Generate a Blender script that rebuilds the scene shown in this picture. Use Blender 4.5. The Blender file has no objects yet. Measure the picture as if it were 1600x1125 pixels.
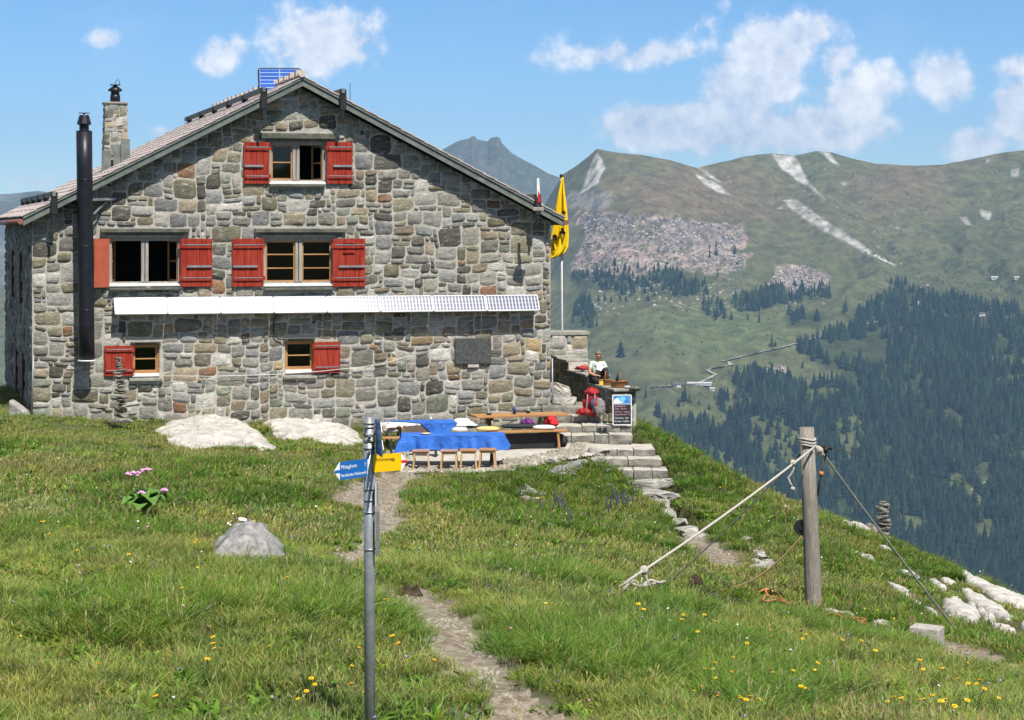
import bpy, bmesh, math, random
import numpy as np
from mathutils import Vector, Matrix
R = math.radians
rnd = random.Random(7)
scene = bpy.context.scene

# ------------------------------------------------------------ camera, world, sun
F = 3200.0; CX = 800.0; HY = 350.0          # focal length and horizon of the 1600 px photograph
cam_d = bpy.data.cameras.new("camera"); cam = bpy.data.objects.new("camera", cam_d)
scene.collection.objects.link(cam); scene.camera = cam
cam.location = (0, 0, 0); cam.rotation_euler = (R(90), 0, 0)
cam_d.sensor_width = 36; cam_d.lens = 36*F/1600; cam_d.shift_y = -(562.5-HY)/1600
cam_d.clip_start = 0.5; cam_d.clip_end = 40000

SUN_AZ = R(26); SUN_EL = R(57)
sun_dir = Vector((math.sin(SUN_AZ)*math.cos(SUN_EL), -math.cos(SUN_AZ)*math.cos(SUN_EL), math.sin(SUN_EL)))
sd = bpy.data.lights.new("sun", 'SUN'); sd.energy = 4.9; sd.angle = R(0.53); sd.color = (1.0, 0.95, 0.87)
sun = bpy.data.objects.new("sun", sd); scene.collection.objects.link(sun)
sun.rotation_euler = sun_dir.to_track_quat('Z', 'Y').to_euler(); sun.location = (0, 0, 60)

world = bpy.data.worlds.new("World"); scene.world = world; world.use_nodes = True
def build_world():
    nt = world.node_tree; nt.nodes.clear(); N = nt.nodes.new; L = nt.links.new
    out = N('ShaderNodeOutputWorld'); bg = N('ShaderNodeBackground'); sky = N('ShaderNodeTexSky')
    sky.sky_type = 'NISHITA'; sky.sun_disc = False; sky.sun_elevation = SUN_EL
    sky.sun_rotation = math.pi - SUN_AZ
    sky.altitude = 2300; sky.air_density = 1.0; sky.dust_density = 0.0; sky.ozone_density = 3.0
    bg.inputs['Strength'].default_value = 0.085
    tc = N('ShaderNodeTexCoord')
    sep = N('ShaderNodeSeparateXYZ'); L(tc.outputs['Generated'], sep.inputs[0])
    def math_(op, a, b=None, c=None):
        m = N('ShaderNodeMath'); m.operation = op
        for k, v in enumerate((a, b, c)):
            if v is None: continue
            if isinstance(v, (int, float)): m.inputs[k].default_value = v
            else: L(v, m.inputs[k])
        return m.outputs[0]
    # deeper blue towards the zenith, as in the high mountains
    hsv = N('ShaderNodeHueSaturation'); hsv.inputs['Saturation'].default_value = 1.0; hsv.inputs['Value'].default_value = 1.0
    tn = N('ShaderNodeMix'); tn.data_type = 'RGBA'; tn.blend_type = 'MULTIPLY'; tn.inputs['Factor'].default_value = 1; tn.inputs['B'].default_value = (.80, .97, 1.13, 1)
    L(sky.outputs[0], tn.inputs['A']); L(tn.outputs['Result'], hsv.inputs['Color'])
    az = math_('ARCTAN2', sep.outputs[0], sep.outputs[1]); el = math_('ARCSINE', sep.outputs[2])
    def noise(scale, detail, rough, sx=1.0, off=0.0):
        mp = N('ShaderNodeMapping'); mp.inputs['Scale'].default_value = (1, 1, sx); mp.inputs['Location'].default_value = (off, off*.7, off*.3)
        L(tc.outputs['Generated'], mp.inputs[0])
        n = N('ShaderNodeTexNoise'); n.inputs['Scale'].default_value = scale; n.inputs['Detail'].default_value = detail
        n.inputs['Roughness'].default_value = rough; L(mp.outputs[0], n.inputs['Vector']); return n.outputs[0]
    # the air low over the ridges keeps its colour, the zenith lights the ground almost white
    sr = N('ShaderNodeMapRange'); sr.interpolation_type = 'SMOOTHSTEP'; L(el, sr.inputs[0]); sr.inputs[1].default_value = .12; sr.inputs[2].default_value = .6; sr.inputs[3].default_value = 1.08; sr.inputs[4].default_value = .5
    L(sr.outputs[0], hsv.inputs['Saturation'])
    n1 = noise(26, 9, .62); n2 = noise(75, 8, .6, 1.0, 3.1); n3 = noise(9, 4, .5, 1.6, 7.7)
    # cumulus clumps: centre azimuth/elevation (from where they stand in the sky), half sizes, tilt, strength
    C = [(510,62,95,50,0,1.1),(350,92,42,32,-.5,.85),(165,66,26,17,0,.8),(75,105,50,16,-.5,.42),(112,182,42,20,-.6,.45),(60,288,60,16,0,.85),(250,208,26,12,-.2,.7),
         (1000,85,140,24,-.16,.95),(1085,45,60,28,-.7,.55),(880,75,60,30,.1,.5),(1130,12,16,14,0,.6),(840,92,28,14,0,.6),
         (1180,120,74,70,-.55,1.35),(1240,60,70,36,-.6,1.1),(1040,200,85,32,0,1.5),(1120,198,110,40,-.2,1.35),(1310,95,30,48,-.2,.85),(1340,150,65,40,-.3,1.0),
         (1270,205,130,34,-.1,1.15),(1380,108,24,16,0,.7),(1480,128,46,36,.2,1.05),(1420,165,60,16,-.3,.4),(1590,175,40,46,0,1.15),(1590,112,36,20,-.3,.9),(1520,230,70,26,-.25,.95),
         (2000,60,200,90,0,1.1),(-500,120,240,80,0,1.0),(-1500,30,400,90,0,1.1),(3200,80,500,100,0,1.1)]
    tot = None
    for (px, py, hx, hy, tilt, s) in C:
        a0 = math.atan((px-CX)/F); e0 = math.atan((HY-py)/F)
        ha = hx/F*1.42; he = hy/F*1.45
        dx = math_('SUBTRACT', az, a0); dy = math_('SUBTRACT', el, e0)
        dy = math_('ADD', dy, math_('MULTIPLY', dx, tilt*hy/hx if abs(tilt) < 2 else 0))
        q = math_('ADD', math_('POWER', math_('ABSOLUTE', math_('DIVIDE', dx, ha)), 2.0), math_('POWER', math_('ABSOLUTE', math_('DIVIDE', dy, he)), 2.0))
        g = math_('MULTIPLY', math_('EXPONENT', math_('MULTIPLY', q, -1.1)), s)
        tot = g if tot is None else math_('MAXIMUM', tot, g)
    nn = math_('ADD', math_('MULTIPLY', n1, .55), math_('MULTIPLY', n2, .45))
    dens = math_('MULTIPLY', math_('ADD', tot, math_('MULTIPLY', math_('SUBTRACT', nn, .5), 4.6)), tot)
    wisps = math_('MULTIPLY', math_('MAXIMUM', math_('SUBTRACT', n3, .52), 0.0), 0.5)
    mr = N('ShaderNodeMapRange'); mr.interpolation_type = 'SMOOTHSTEP'; L(dens, mr.inputs[0]); mr.inputs[1].default_value = 0.16; mr.inputs[2].default_value = .72
    mr.inputs[3].default_value = 0; mr.inputs[4].default_value = .80
    mask = math_('MINIMUM', math_('ADD', mr.outputs[0], wisps), .95)
    # cloud brightness: lit tops, greyer bodies
    cr = N('ShaderNodeMapRange'); L(math_('ADD', n2, math_('MULTIPLY', n1, .6)), cr.inputs[0]); cr.inputs[1].default_value = .62; cr.inputs[2].default_value = 1.0
    cm = N('ShaderNodeMix'); cm.data_type = 'RGBA'; L(cr.outputs[0], cm.inputs['Factor'])
    cm.inputs['A'].default_value = (5.7, 6.4, 7.9, 1); cm.inputs['B'].default_value = (11.6, 11.3, 11.1, 1)
    mx = N('ShaderNodeMix'); mx.data_type = 'RGBA'; L(mask, mx.inputs['Factor']); L(hsv.outputs[0], mx.inputs['A']); L(cm.outputs['Result'], mx.inputs['B'])
    L(mx.outputs['Result'], bg.inputs['Color']); L(bg.outputs[0], out.inputs[0])
build_world()
scene.view_settings.view_transform = 'Standard'; scene.view_settings.look = 'None'
scene.view_settings.exposure = 0.46; scene.view_settings.gamma = 1.0
scene.render.engine = 'CYCLES'
scene.cycles.max_bounces = 5; scene.cycles.diffuse_bounces = 2; scene.cycles.glossy_bounces = 2
scene.cycles.transmission_bounces = 3; scene.cycles.transparent_max_bounces = 8; scene.cycles.volume_bounces = 0
scene.cycles.use_denoising = True

# ------------------------------------------------------------ helpers
def P(px, py, d):
    return Vector(((px-CX)/F*d, d, (HY-py)/F*d))

def vnoise(x, y, seed=0):
    x = np.asarray(x, float); y = np.asarray(y, float)
    ix = np.floor(x).astype(np.int64); iy = np.floor(y).astype(np.int64); fx = x-ix; fy = y-iy
    fx = fx*fx*(3-2*fx); fy = fy*fy*(3-2*fy)
    def h(a, b):
        k = (a*374761393 + b*668265263 + seed*974634777) & 0xffffffff
        k = ((k ^ (k >> 13))*1274126177) & 0xffffffff
        k = ((k ^ (k >> 15))*2246822519) & 0xffffffff
        return ((k ^ (k >> 16)) & 0xffffff)/float(0xffffff)
    return (h(ix, iy)*(1-fx)+h(ix+1, iy)*fx)*(1-fy) + (h(ix, iy+1)*(1-fx)+h(ix+1, iy+1)*fx)*fy
def fbm(x, y, seed=0, octs=4, gain=.5):
    s = 0; a = 1; t = 0
    for k in range(octs):
        s = s + a*(vnoise(np.asarray(x)*2**k, np.asarray(y)*2**k, seed+k*17)*2-1); t += a; a *= gain
    return s/t

def inside(poly, x, y):
    x = np.asarray(x, float); y = np.asarray(y, float); r = np.zeros(x.shape, bool); n = len(poly)
    for i in range(n):
        x0, y0 = poly[i]; x1, y1 = poly[(i+1) % n]
        if y0 == y1: continue
        c = ((y0 > y) != (y1 > y)) & (x < (x1-x0)*(y-y0)/(y1-y0)+x0)
        r ^= c
    return r
def edge_dist(poly, x, y):
    d = np.full(np.shape(x), 1e9); n = len(poly)
    for i in range(n):
        x0, y0 = poly[i]; x1, y1 = poly[(i+1) % n]
        L2 = (x1-x0)**2+(y1-y0)**2+1e-12
        t = np.clip(((x-x0)*(x1-x0)+(y-y0)*(y1-y0))/L2, 0, 1)
        d = np.minimum(d, np.hypot(x-x0-t*(x1-x0), y-y0-t*(y1-y0)))
    return d

def mesh_np(name, V, Fq, mat=None, col=None, smooth=False, tris=False):
    """mesh from numpy arrays; Fq (n,4) or (n,3) index array; col (nverts,3) point colours"""
    me = bpy.data.meshes.new(name); V = np.asarray(V, np.float32); Fq = np.asarray(Fq, np.int32)
    k = Fq.shape[1]
    me.vertices.add(len(V)); me.vertices.foreach_set('co', V.ravel())
    me.loops.add(Fq.size); me.loops.foreach_set('vertex_index', Fq.ravel())
    me.polygons.add(len(Fq)); me.polygons.foreach_set('loop_start', np.arange(0, Fq.size, k, dtype=np.int32))
    me.polygons.foreach_set('loop_total', np.full(len(Fq), k, np.int32))
    if smooth: me.polygons.foreach_set('use_smooth', np.ones(len(Fq), bool))
    me.update(calc_edges=True); me.validate()
    if col is not None:
        ca = me.color_attributes.new('Col', 'FLOAT_COLOR', 'POINT')
        c4 = np.ones((len(V), 4), np.float32); c4[:, :3] = col; ca.data.foreach_set('color', c4.ravel())
    if mat: me.materials.append(mat)
    return me

def link(name, me, parent=None):
    o = bpy.data.objects.new(name, me); scene.collection.objects.link(o)
    if parent: o.parent = parent
    return o
def tag(o, label=None, cat=None, group=None, kind=None):
    if label: o['label'] = label
    if cat: o['category'] = cat
    if group: o['group'] = group
    if kind: o['kind'] = kind
    return o
def thing(name, label, cat, loc=(0, 0, 0), rz=0.0, group=None):
    o = bpy.data.objects.new(name, None); scene.collection.objects.link(o); o.empty_display_size = .2
    o.location = loc; o.rotation_euler = (0, 0, rz); return tag(o, label, cat, group)
def copy_tree(o, parent=None):
    c = o.copy(); scene.collection.objects.link(c); c.parent = parent
    for ch in list(o.children): copy_tree(ch, c)
    return c

class MB:
    """collects simple shapes into one mesh"""
    def __init__(s): s.v = []; s.f = []; s.sm = []
    def add(s, vs, fs, smooth=False):
        b = len(s.v); s.v += [tuple(p) for p in vs]; s.f += [tuple(b+i for i in f) for f in fs]; s.sm += [smooth]*len(fs); return s
    def box(s, x0, x1, y0, y1, z0, z1, M=None):
        vs = [Vector(p) for p in ((x0,y0,z0),(x1,y0,z0),(x1,y1,z0),(x0,y1,z0),(x0,y0,z1),(x1,y0,z1),(x1,y1,z1),(x0,y1,z1))]
        if M is not None: vs = [M @ p for p in vs]
        return s.add(vs, [(0,3,2,1),(4,5,6,7),(0,1,5,4),(1,2,6,5),(2,3,7,6),(3,0,4,7)])
    def bar(s, p0, p1, w, t, up=(0,0,1)):
        """rectangular bar from p0 to p1"""
        p0 = Vector(p0); p1 = Vector(p1); d = (p1-p0).normalized(); u = Vector(up)
        if abs(d.dot(u)) > .98: u = Vector((1,0,0))
        a = d.cross(u).normalized(); b = a.cross(d).normalized()
        vs = []
        for p in (p0, p1):
            for sa, sb in ((-1,-1),(1,-1),(1,1),(-1,1)): vs.append(p+a*sa*w/2+b*sb*t/2)
        return s.add(vs, [(0,1,2,3),(7,6,5,4),(0,4,5,1),(1,5,6,2),(2,6,7,3),(3,7,4,0)])
    def tube(s, pts, rad, n=8, caps=True, smooth=True):
        pts = [Vector(p) for p in pts]; m = len(pts)
        if not hasattr(rad, '__len__'): rad = [rad]*m
        vs = []; ref = None
        for i, p in enumerate(pts):
            d = (pts[min(i+1, m-1)]-pts[max(i-1, 0)]).normalized()
            if ref is None: ref = Vector((0,0,1)) if abs(d.z) < .9 else Vector((1,0,0))
            a = d.cross(ref).normalized(); b = a.cross(d).normalized(); ref = b
            for k in range(n):
                t = 2*math.pi*k/n; vs.append(p+(a*math.cos(t)+b*math.sin(t))*rad[i])
        fs = [(i*n+k, i*n+(k+1) % n, (i+1)*n+(k+1) % n, (i+1)*n+k) for i in range(m-1) for k in range(n)]
        s.add(vs, fs, smooth)
        if caps:
            b = len(s.v)-len(vs)
            s.f += [tuple(b+k for k in range(n))[::-1], tuple(b+(m-1)*n+k for k in range(n))]; s.sm += [False, False]
        return s
    def lathe(s, c, prof, n=20, smooth=True, sx=1.0, sy=1.0):
        c = Vector(c); vs = []
        for (r, z) in prof:
            for k in range(n):
                t = 2*math.pi*k/n; vs.append(c+Vector((r*sx*math.cos(t), r*sy*math.sin(t), z)))
        fs = [(i*n+k, i*n+(k+1) % n, (i+1)*n+(k+1) % n, (i+1)*n+k) for i in range(len(prof)-1) for k in range(n)]
        b = len(s.v); s.add(vs, fs, smooth)
        s.f += [tuple(b+k for k in range(n))[::-1], tuple(b+(len(prof)-1)*n+k for k in range(n))]; s.sm += [False, False]
        return s
    def prism(s, poly, org, ax, ay, depth):
        """polygon in the plane (ax, ay) at org, extruded by the vector depth"""
        org = Vector(org); ax = Vector(ax); ay = Vector(ay); dp = Vector(depth); n = len(poly)
        vs = [org+ax*p[0]+ay*p[1] for p in poly]; vs += [v+dp for v in vs]
        return s.add(vs, [tuple(range(n)), tuple(range(n, 2*n))[::-1]]+[(i, n+i, n+(i+1) % n, (i+1) % n) for i in range(n)])
    def blob(s, c, rx, ry, rz, n=14, m=9, seed=0, amp=.18, rot=0.0, fr=1.6, flat=None):
        c = Vector(c); vs = []; r_ = random.Random(seed); ox = r_.random()*50
        for i in range(m+1):
            ph = math.pi*i/m
            for k in range(n):
                t = 2*math.pi*k/n; x = math.sin(ph)*math.cos(t); y = math.sin(ph)*math.sin(t); z = math.cos(ph)
                q = 1+amp*float(fbm(x*fr+ox+z*1.3, y*fr+ox*1.7-z*.9, seed, 3))*1.8
                X = rx*x*q; Y = ry*y*q; Z = rz*z*q
                if flat is not None: Z = max(Z, flat)
                vs.append(c+Vector((X*math.cos(rot)-Y*math.sin(rot), X*math.sin(rot)+Y*math.cos(rot), Z)))
        return s.add(vs, [(i*n+k, (i+1)*n+k, (i+1)*n+(k+1) % n, i*n+(k+1) % n) for i in range(m) for k in range(n)], True)
    def chunk(s, c, rx, ry, rz, seed=0, n=22, rot=0.0, flat=.5):
        """an angular broken stone: hull of points on a squared ellipsoid, then roughened"""
        r_ = random.Random(seed); bm = bmesh.new(); c = Vector(c)
        for k in range(n):
            a = r_.uniform(0, 6.283); z = r_.uniform(-1, 1); q = math.sqrt(max(0, 1-z*z)); x, y = q*math.cos(a), q*math.sin(a)
            m_ = max(abs(x), abs(y), abs(z)); f = (1/m_)**.75*r_.uniform(.82, 1.0); x, y, z = x*f, y*f, max(-1, min(1, z*f*1.25))
            X, Y = rx*x, ry*y; bm.verts.new(c+Vector((X*math.cos(rot)-Y*math.sin(rot), X*math.sin(rot)+Y*math.cos(rot), rz*z)))
        h = bmesh.ops.convex_hull(bm, input=bm.verts); bmesh.ops.delete(bm, geom=[g for g in h['geom_interior'] if isinstance(g, bmesh.types.BMVert)], context='VERTS')
        bmesh.ops.bevel(bm, geom=list(bm.edges), offset=min(rx, ry, rz)*.16, segments=1, affect='EDGES', clamp_overlap=True)
        bmesh.ops.triangulate(bm, faces=bm.faces); bmesh.ops.subdivide_edges(bm, edges=[e for e in bm.edges if e.calc_length() > min(rx, rz)*.7], cuts=1); am = min(rx, rz)*.13
        for v in bm.verts: v.co += Vector((r_.uniform(-1,1)*am, r_.uniform(-1,1)*am, r_.uniform(-1,1)*am*.6))
        bm.verts.index_update(); s.add([v.co.copy() for v in bm.verts], [tuple(v.index for v in f.verts) for f in bm.faces], False); bm.free(); return s
    def mesh(s, name, mat):
        me = bpy.data.meshes.new(name); me.from_pydata(s.v, [], s.f)
        me.polygons.foreach_set('use_smooth', s.sm); me.update()
        bm = bmesh.new(); bm.from_mesh(me); bmesh.ops.recalc_face_normals(bm, faces=bm.faces); bm.to_mesh(me); bm.free()
        for m_ in (mat if isinstance(mat, (list, tuple)) else [mat]): me.materials.append(m_)
        return me
    def build(s, name, mat, parent=None, bevel=0.0, world=False):
        """world=True: vertices are in world coordinates; re-express them for the parent"""
        if world and parent is not None:
            bpy_m = Matrix.Translation(parent.location) @ Matrix.Rotation(parent.rotation_euler.z, 4, 'Z')
            inv = bpy_m.inverted(); s.v = [tuple(inv @ Vector(p)) for p in s.v]
        o = link(name, s.mesh(name, mat), parent)
        if bevel:
            b = o.modifiers.new('bevel', 'BEVEL'); b.width = bevel; b.segments = 2; b.limit_method = 'ANGLE'; b.angle_limit = R(40)
        return o

def M(name, col, rough=.8, var=.15, scale=6, bump=0.0, bscale=40, metal=0.0, attr=False, col2=None, stretch=(1,1,1), detail=6, spec=.3, coord='Object', lo=.35, hi=.65):
    m = bpy.data.materials.new(name); m.use_nodes = True; nt = m.node_tree; N = nt.nodes.new; L = nt.links.new
    b = nt.nodes['Principled BSDF']; b.inputs['Roughness'].default_value = rough; b.inputs['Metallic'].default_value = metal
    b.inputs['Specular IOR Level'].default_value = spec
    tc = N('ShaderNodeTexCoord'); mp = N('ShaderNodeMapping'); mp.inputs['Scale'].default_value = stretch; L(tc.outputs[coord], mp.inputs[0])
    n = N('ShaderNodeTexNoise'); n.inputs['Scale'].default_value = scale; n.inputs['Detail'].default_value = detail; n.inputs['Roughness'].default_value = .62
    L(mp.outputs[0], n.inputs['Vector'])
    mr = N('ShaderNodeMapRange'); mr.inputs[1].default_value = lo; mr.inputs[2].default_value = hi; L(n.outputs[0], mr.inputs[0])
    mx = N('ShaderNodeMix'); mx.data_type = 'RGBA'; L(mr.outputs[0], mx.inputs['Factor'])
    c2 = col2 if col2 else tuple(min(1, c*(1+var)) for c in col); c1 = col if col2 else tuple(c*(1-var) for c in col)
    mx.inputs['A'].default_value = (*c1, 1); mx.inputs['B'].default_value = (*c2, 1); res = mx.outputs['Result']
    if attr:
        at = N('ShaderNodeAttribute'); at.attribute_name = 'Col'
        mu = N('ShaderNodeMix'); mu.data_type = 'RGBA'; mu.blend_type = 'MULTIPLY'; mu.inputs['Factor'].default_value = 1
        L(at.outputs['Color'], mu.inputs['A']); L(res, mu.inputs['B']); res = mu.outputs['Result']
    L(res, b.inputs['Base Color'])
    if bump:
        n2 = N('ShaderNodeTexNoise'); n2.inputs['Scale'].default_value = bscale; n2.inputs['Detail'].default_value = 8; L(mp.outputs[0], n2.inputs['Vector'])
        bp = N('ShaderNodeBump'); bp.inputs['Strength'].default_value = min(1, bump); bp.inputs['Distance'].default_value = .02*max(1, bump); L(n2.outputs[0], bp.inputs['Height'])
        L(bp.outputs[0], b.inputs['Normal'])
    return m
# ------------------------------------------------------------ the near hillside (control points: photo x, photo y, metres away)
CP = [(-60,1150,12.6),(200,1140,12.8),(578,1185,13.2),(870,1145,14.2),(1080,1130,14.8),(1300,1125,15.2),(1600,1125,16.5),(1750,1125,17.5),
      (-60,980,16.5),(200,980,16.8),(450,990,16.6),(700,1010,17),(900,1020,17.8),(1100,1020,19.3),(1300,1040,20),(1600,1045,23.5),(1750,1060,25),
      (-60,850,22.5),(200,850,22.8),(400,860,23),(560,872,24.5),(640,935,20.5),(760,900,23),(900,950,21.3),(1000,918,26),(1150,935,27.8),(1272,964,29),(1445,995,27.4),(1600,992,31),(1750,1010,32),
      (-60,750,30.8),(200,750,31),(400,755,31.5),(520,760,32.5),(600,800,31),(700,850,27.5),(800,840,30),(900,830,33),(1000,870,30),(1080,900,30),(1100,850,35.5),(1150,885,33.5),(1200,893,33.3),(1230,850,36),(1350,900,36),(1500,950,35),
      (-60,690,37.5),(150,690,37.8),(300,705,38.3),(430,703,39.5),(540,712,39),(600,735,38.8),
      (-60,645,43),(50,650,42.7),(150,655,43),(235,664,43.2),(330,662,43.5),(430,666,43.9),(560,682,44.2),
      (700,735,39.1),(800,735,39.1),(860,722,40.4),(640,700,42.9),(760,695,43.6),(860,695,43.6),(905,703,42.6),
      (940,745,40.6),(960,775,39),(900,790,37.5),(830,790,36.8),(950,830,34.2),(1010,800,38.2),(1055,835,36.6),
      (1000,664,44.6),(1010,690,43.6),(1040,712,42.6),(1075,775,40.2),(1100,745,43),(1110,800,38.5),(1150,790,40),
      (1050,706,45.3),(1150,752,45.8),(1250,794,47),(1380,842,48),(1450,885,46),(1600,946,43),(1750,1010,40),
      (1300,850,41),(1450,920,39)]
# world points: behind the crest the ground drops away
WP = [(4.5,50,-6.6),(7,54,-9.2),(10.5,54,-12.5),(12.5,47,-11.2),(15,42,-11.5),(16,34,-9.6),(1.5,50,-4.2),(3,48,-4.7),(2.6,46,-4.35),(-9,57,-4.5),(-14,57,-5),(-18,50,-4.3),(-3,57,-5),(3,57,-7),(9,60,-15),(-18,40,-3.6),(-14,43,-3.9),
      (0,8,-2.4),(6,8,-2.5),(-6,8,-2.4),(0,0,-1.6),(-8,0,-1.4),(8,0,-1.7),(0,-6,-1.3),(-16,14,-2.6),(15,12,-3.6),(-18,25,-3.1),(16,22,-5.8),(1,45.5,-4.7)]
cp = np.array([tuple(P(*c)) for c in CP]+WP); cxy = cp[:, :2]
def tps_k(r2): return np.where(r2 > 1e-9, r2*np.log(r2+1e-12), 0)
n_ = len(cp); K = tps_k(((cxy[:, None]-cxy[None])**2).sum(-1))+np.eye(n_)*1.5
A_ = np.zeros((n_+3, n_+3)); A_[:n_, :n_] = K; A_[:n_, n_] = 1; A_[:n_, n_+1:] = cxy; A_[n_, :n_] = 1; A_[n_+1:, :n_] = cxy.T
wt = np.linalg.solve(A_, np.concatenate([cp[:, 2], np.zeros(3)]))
def tps(x, y):
    x = np.asarray(x, float); y = np.asarray(y, float); s = wt[n_]+wt[n_+1]*x+wt[n_+2]*y
    for i in range(n_): s = s+wt[i]*tps_k((x-cxy[i, 0])**2+(y-cxy[i, 1])**2)
    return s
PATHS = {  # outlines in the photograph, walked onto the hillside further down
 'upper': [(600,738),(655,730),(640,748),(622,770),(618,800),(628,815),(612,832),(600,842),(585,850),(565,868),(545,882),(524,880),(538,862),(556,845),(572,820),(588,800),(590,780),(560,792),(534,785),(536,765),(560,752),(580,745)],
 'lower': [(612,932),(650,925),(690,938),(735,975),(742,1000),(770,1030),(800,1062),(830,1085),(860,1105),(905,1135),(905,1160),(800,1160),(775,1110),(745,1080),(710,1050),(690,1022),(668,985),(640,955)],
 'steps': [(1048,822),(1085,828),(1092,840),(1120,850),(1145,868),(1152,884),(1125,884),(1100,872),(1075,858),(1060,842)],
 'block': [(1458,1000),(1480,1004),(1520,1014),(1560,1026),(1590,1040),(1592,1052),(1550,1045),(1500,1034),(1470,1018)]}
DIRT = [[(1070,912),(1100,912),(1145,932),(1180,936),(1240,940),(1262,952),(1255,964),(1200,962),(1150,958),(1100,946),(1070,930)],[(950,916),(1050,920),(1070,930),(1040,940),(960,938)],[(1275,962),(1330,968),(1400,982),(1395,998),(1320,990),(1278,978)]]
def project(x, y, z): return CX+F*x/np.maximum(y, .1), HY-F*z/np.maximum(y, .1)
def ground_fn(x, y):
    x = np.asarray(x, float); y = np.asarray(y, float)
    xc = np.clip(x, -17.5, 17.5); yc = np.clip(y, -6, 57)
    z = tps(xc, yc)
    out = np.hypot(x-xc, y-yc)
    z = z - np.where(y < 0, -.12*out, .55*out+.0006*out**2*(out < 300)*0)
    z = z + (fbm(x*.9, y*.9, 3, 3)*.07 + fbm(x*3.1, y*3.1, 9, 2)*.03)*np.clip(y/10, 0, 1)
    z = z + fbm(x*.05, y*.05, 21, 4)*np.clip(out-5, 0, 200)*.12
    return np.maximum(z, -455-3*np.sin(x*.01)) 
def axis(lo, hi, step, far_lo, far_hi):
    a = list(np.arange(lo, hi+1e-6, step)); s = step; v = lo; pre = []
    while v > far_lo: s *= 1.22; v -= s; pre.append(v)
    s = step; v = a[-1]; post = []
    while v < far_hi: s *= 1.22; v += s; post.append(v)
    return np.array(pre[::-1]+a+post)
gx = axis(-17, 17, .14, -900, 900); gy = axis(9, 58, .14, -60, 1300)
GX, GY = np.meshgrid(gx, gy); GZ = ground_fn(GX, GY)
# terrace: a level shelf in front of the hut
def ground_at(x, y):
    x = np.asarray(x, float); y = np.asarray(y, float)
    i = np.clip(np.searchsorted(gx, x)-1, 0, len(gx)-2); j = np.clip(np.searchsorted(gy, y)-1, 0, len(gy)-2)
    fx = np.clip((x-gx[i])/(gx[i+1]-gx[i]), 0, 1); fy = np.clip((y-gy[j])/(gy[j+1]-gy[j]), 0, 1)
    return (GZ[j, i]*(1-fx)+GZ[j, i+1]*fx)*(1-fy)+(GZ[j+1, i]*(1-fx)+GZ[j+1, i+1]*fx)*fy
DD = np.concatenate([np.arange(10, 62, .06)])
def pick(px, py, default=None):
    """first point of the hillside along each sight line"""
    px = np.atleast_1d(np.asarray(px, float)); py = np.atleast_1d(np.asarray(py, float))
    X = (px[:, None]-CX)/F*DD[None]; Zr = (HY-py[:, None])/F*DD[None]; G = ground_at(X, np.broadcast_to(DD, X.shape))
    below = Zr-G; hit = below <= 0; idx = np.where(hit.any(1), hit.argmax(1), below.argmin(1)); d = DD[idx]
    k = np.arange(len(px)); i0 = np.maximum(idx-1, 0); b0 = below[k, i0]; b1 = below[k, idx]
    t = np.where(hit.any(1) & (b0 > 0), b0/np.maximum(b0-b1, 1e-6), 1); d = DD[i0]+(DD[idx]-DD[i0])*t
    x = (px-CX)/F*d; return x, d, ground_at(x, d)
def pick1(px, py):
    x, y, z = pick([px], [py]); return Vector((x[0], y[0], z[0]))
# lane masks, in plan, from the outlines
PXY = {k: [tuple(q) for q in np.array(pick(*np.array(v, float).T)).T[:, :2]] for k, v in PATHS.items()}
DXY = [[tuple(q) for q in np.array(pick(*np.array(v, float).T)).T[:, :2]] for v in DIRT]
def path_mask(x, y, grow=0.0):
    """signed: >0 inside a path (metres from its edge, with a ragged edge)"""
    best = np.full(np.shape(x), -9.0); j = fbm(np.asarray(x)*1.9+.37*np.asarray(y), np.asarray(y)*1.7-.4*np.asarray(x), 5, 4, .6)*.2
    for k, poly in PXY.items():
        d = edge_dist(poly, x, y); best = np.maximum(best, np.where(inside(poly, x, y), d, -d))
    return best+j+grow
near = (GX > -16) & (GX < 16) & (GY > 9) & (GY < 50)
pm = np.full(GX.shape, -9.0); pm[near] = path_mask(GX[near], GY[near])
GZ = GZ - np.clip(pm+.1, 0, .12)*.6          # worn lanes lie a little lower
dm = np.full(GX.shape, -9.0)
for poly in DXY:
    d = edge_dist(poly, GX[near], GY[near]); dm[near] = np.maximum(dm[near], np.where(inside(poly, GX[near], GY[near]), d, -d)+fbm(GX[near]*3, GY[near]*3, 8, 3)*.2)
STAIR = [(P(*c).x, P(*c).y) for c in ((856,690,43.9),(936,703,43.0),(938,716,42.6),(946,735,41.6),(962,757,41.0),(980,775,40.3),(1008,790,39.6),(1030,803,38.8),(1048,820,37.6),(1060,836,36.6),(1114,836,36.7),(1094,823,37.8),(1080,812,38.6),(1062,798,39.6),(1068,775,40.8),(1062,752,41.6),(1046,735,42.3),(1036,718,42.8),(1026,704,43.7),(992,692,44.2),(990,664,45.4),(960,640,50),(858,640,50))]
sdm = edge_dist(STAIR, GX[near], GY[near]); sdm = np.where(inside(STAIR, GX[near], GY[near]), sdm, -sdm); zz_ = GZ[near]; zz_ -= .55*np.clip(sdm/.15+.3, 0, 1); GZ[near] = zz_
TERR = [P(628,690,43.7), P(560,722,40.2), P(600,737,39.0), P(690,738,38.9), P(800,735,39.0), P(842,722,40.3), P(905,714,41.5), P(938,706,42.6), P(985,700,43.2), P(990,692,43.7), P(870,690,44.2), P(865,668,46)]
tp_ = [(p.x, p.y) for p in TERR]; zz_ = GZ[near]; tn = edge_dist(tp_, GX[near], GY[near]); tn = np.where(inside(tp_, GX[near], GY[near]), tn, -tn)
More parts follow.
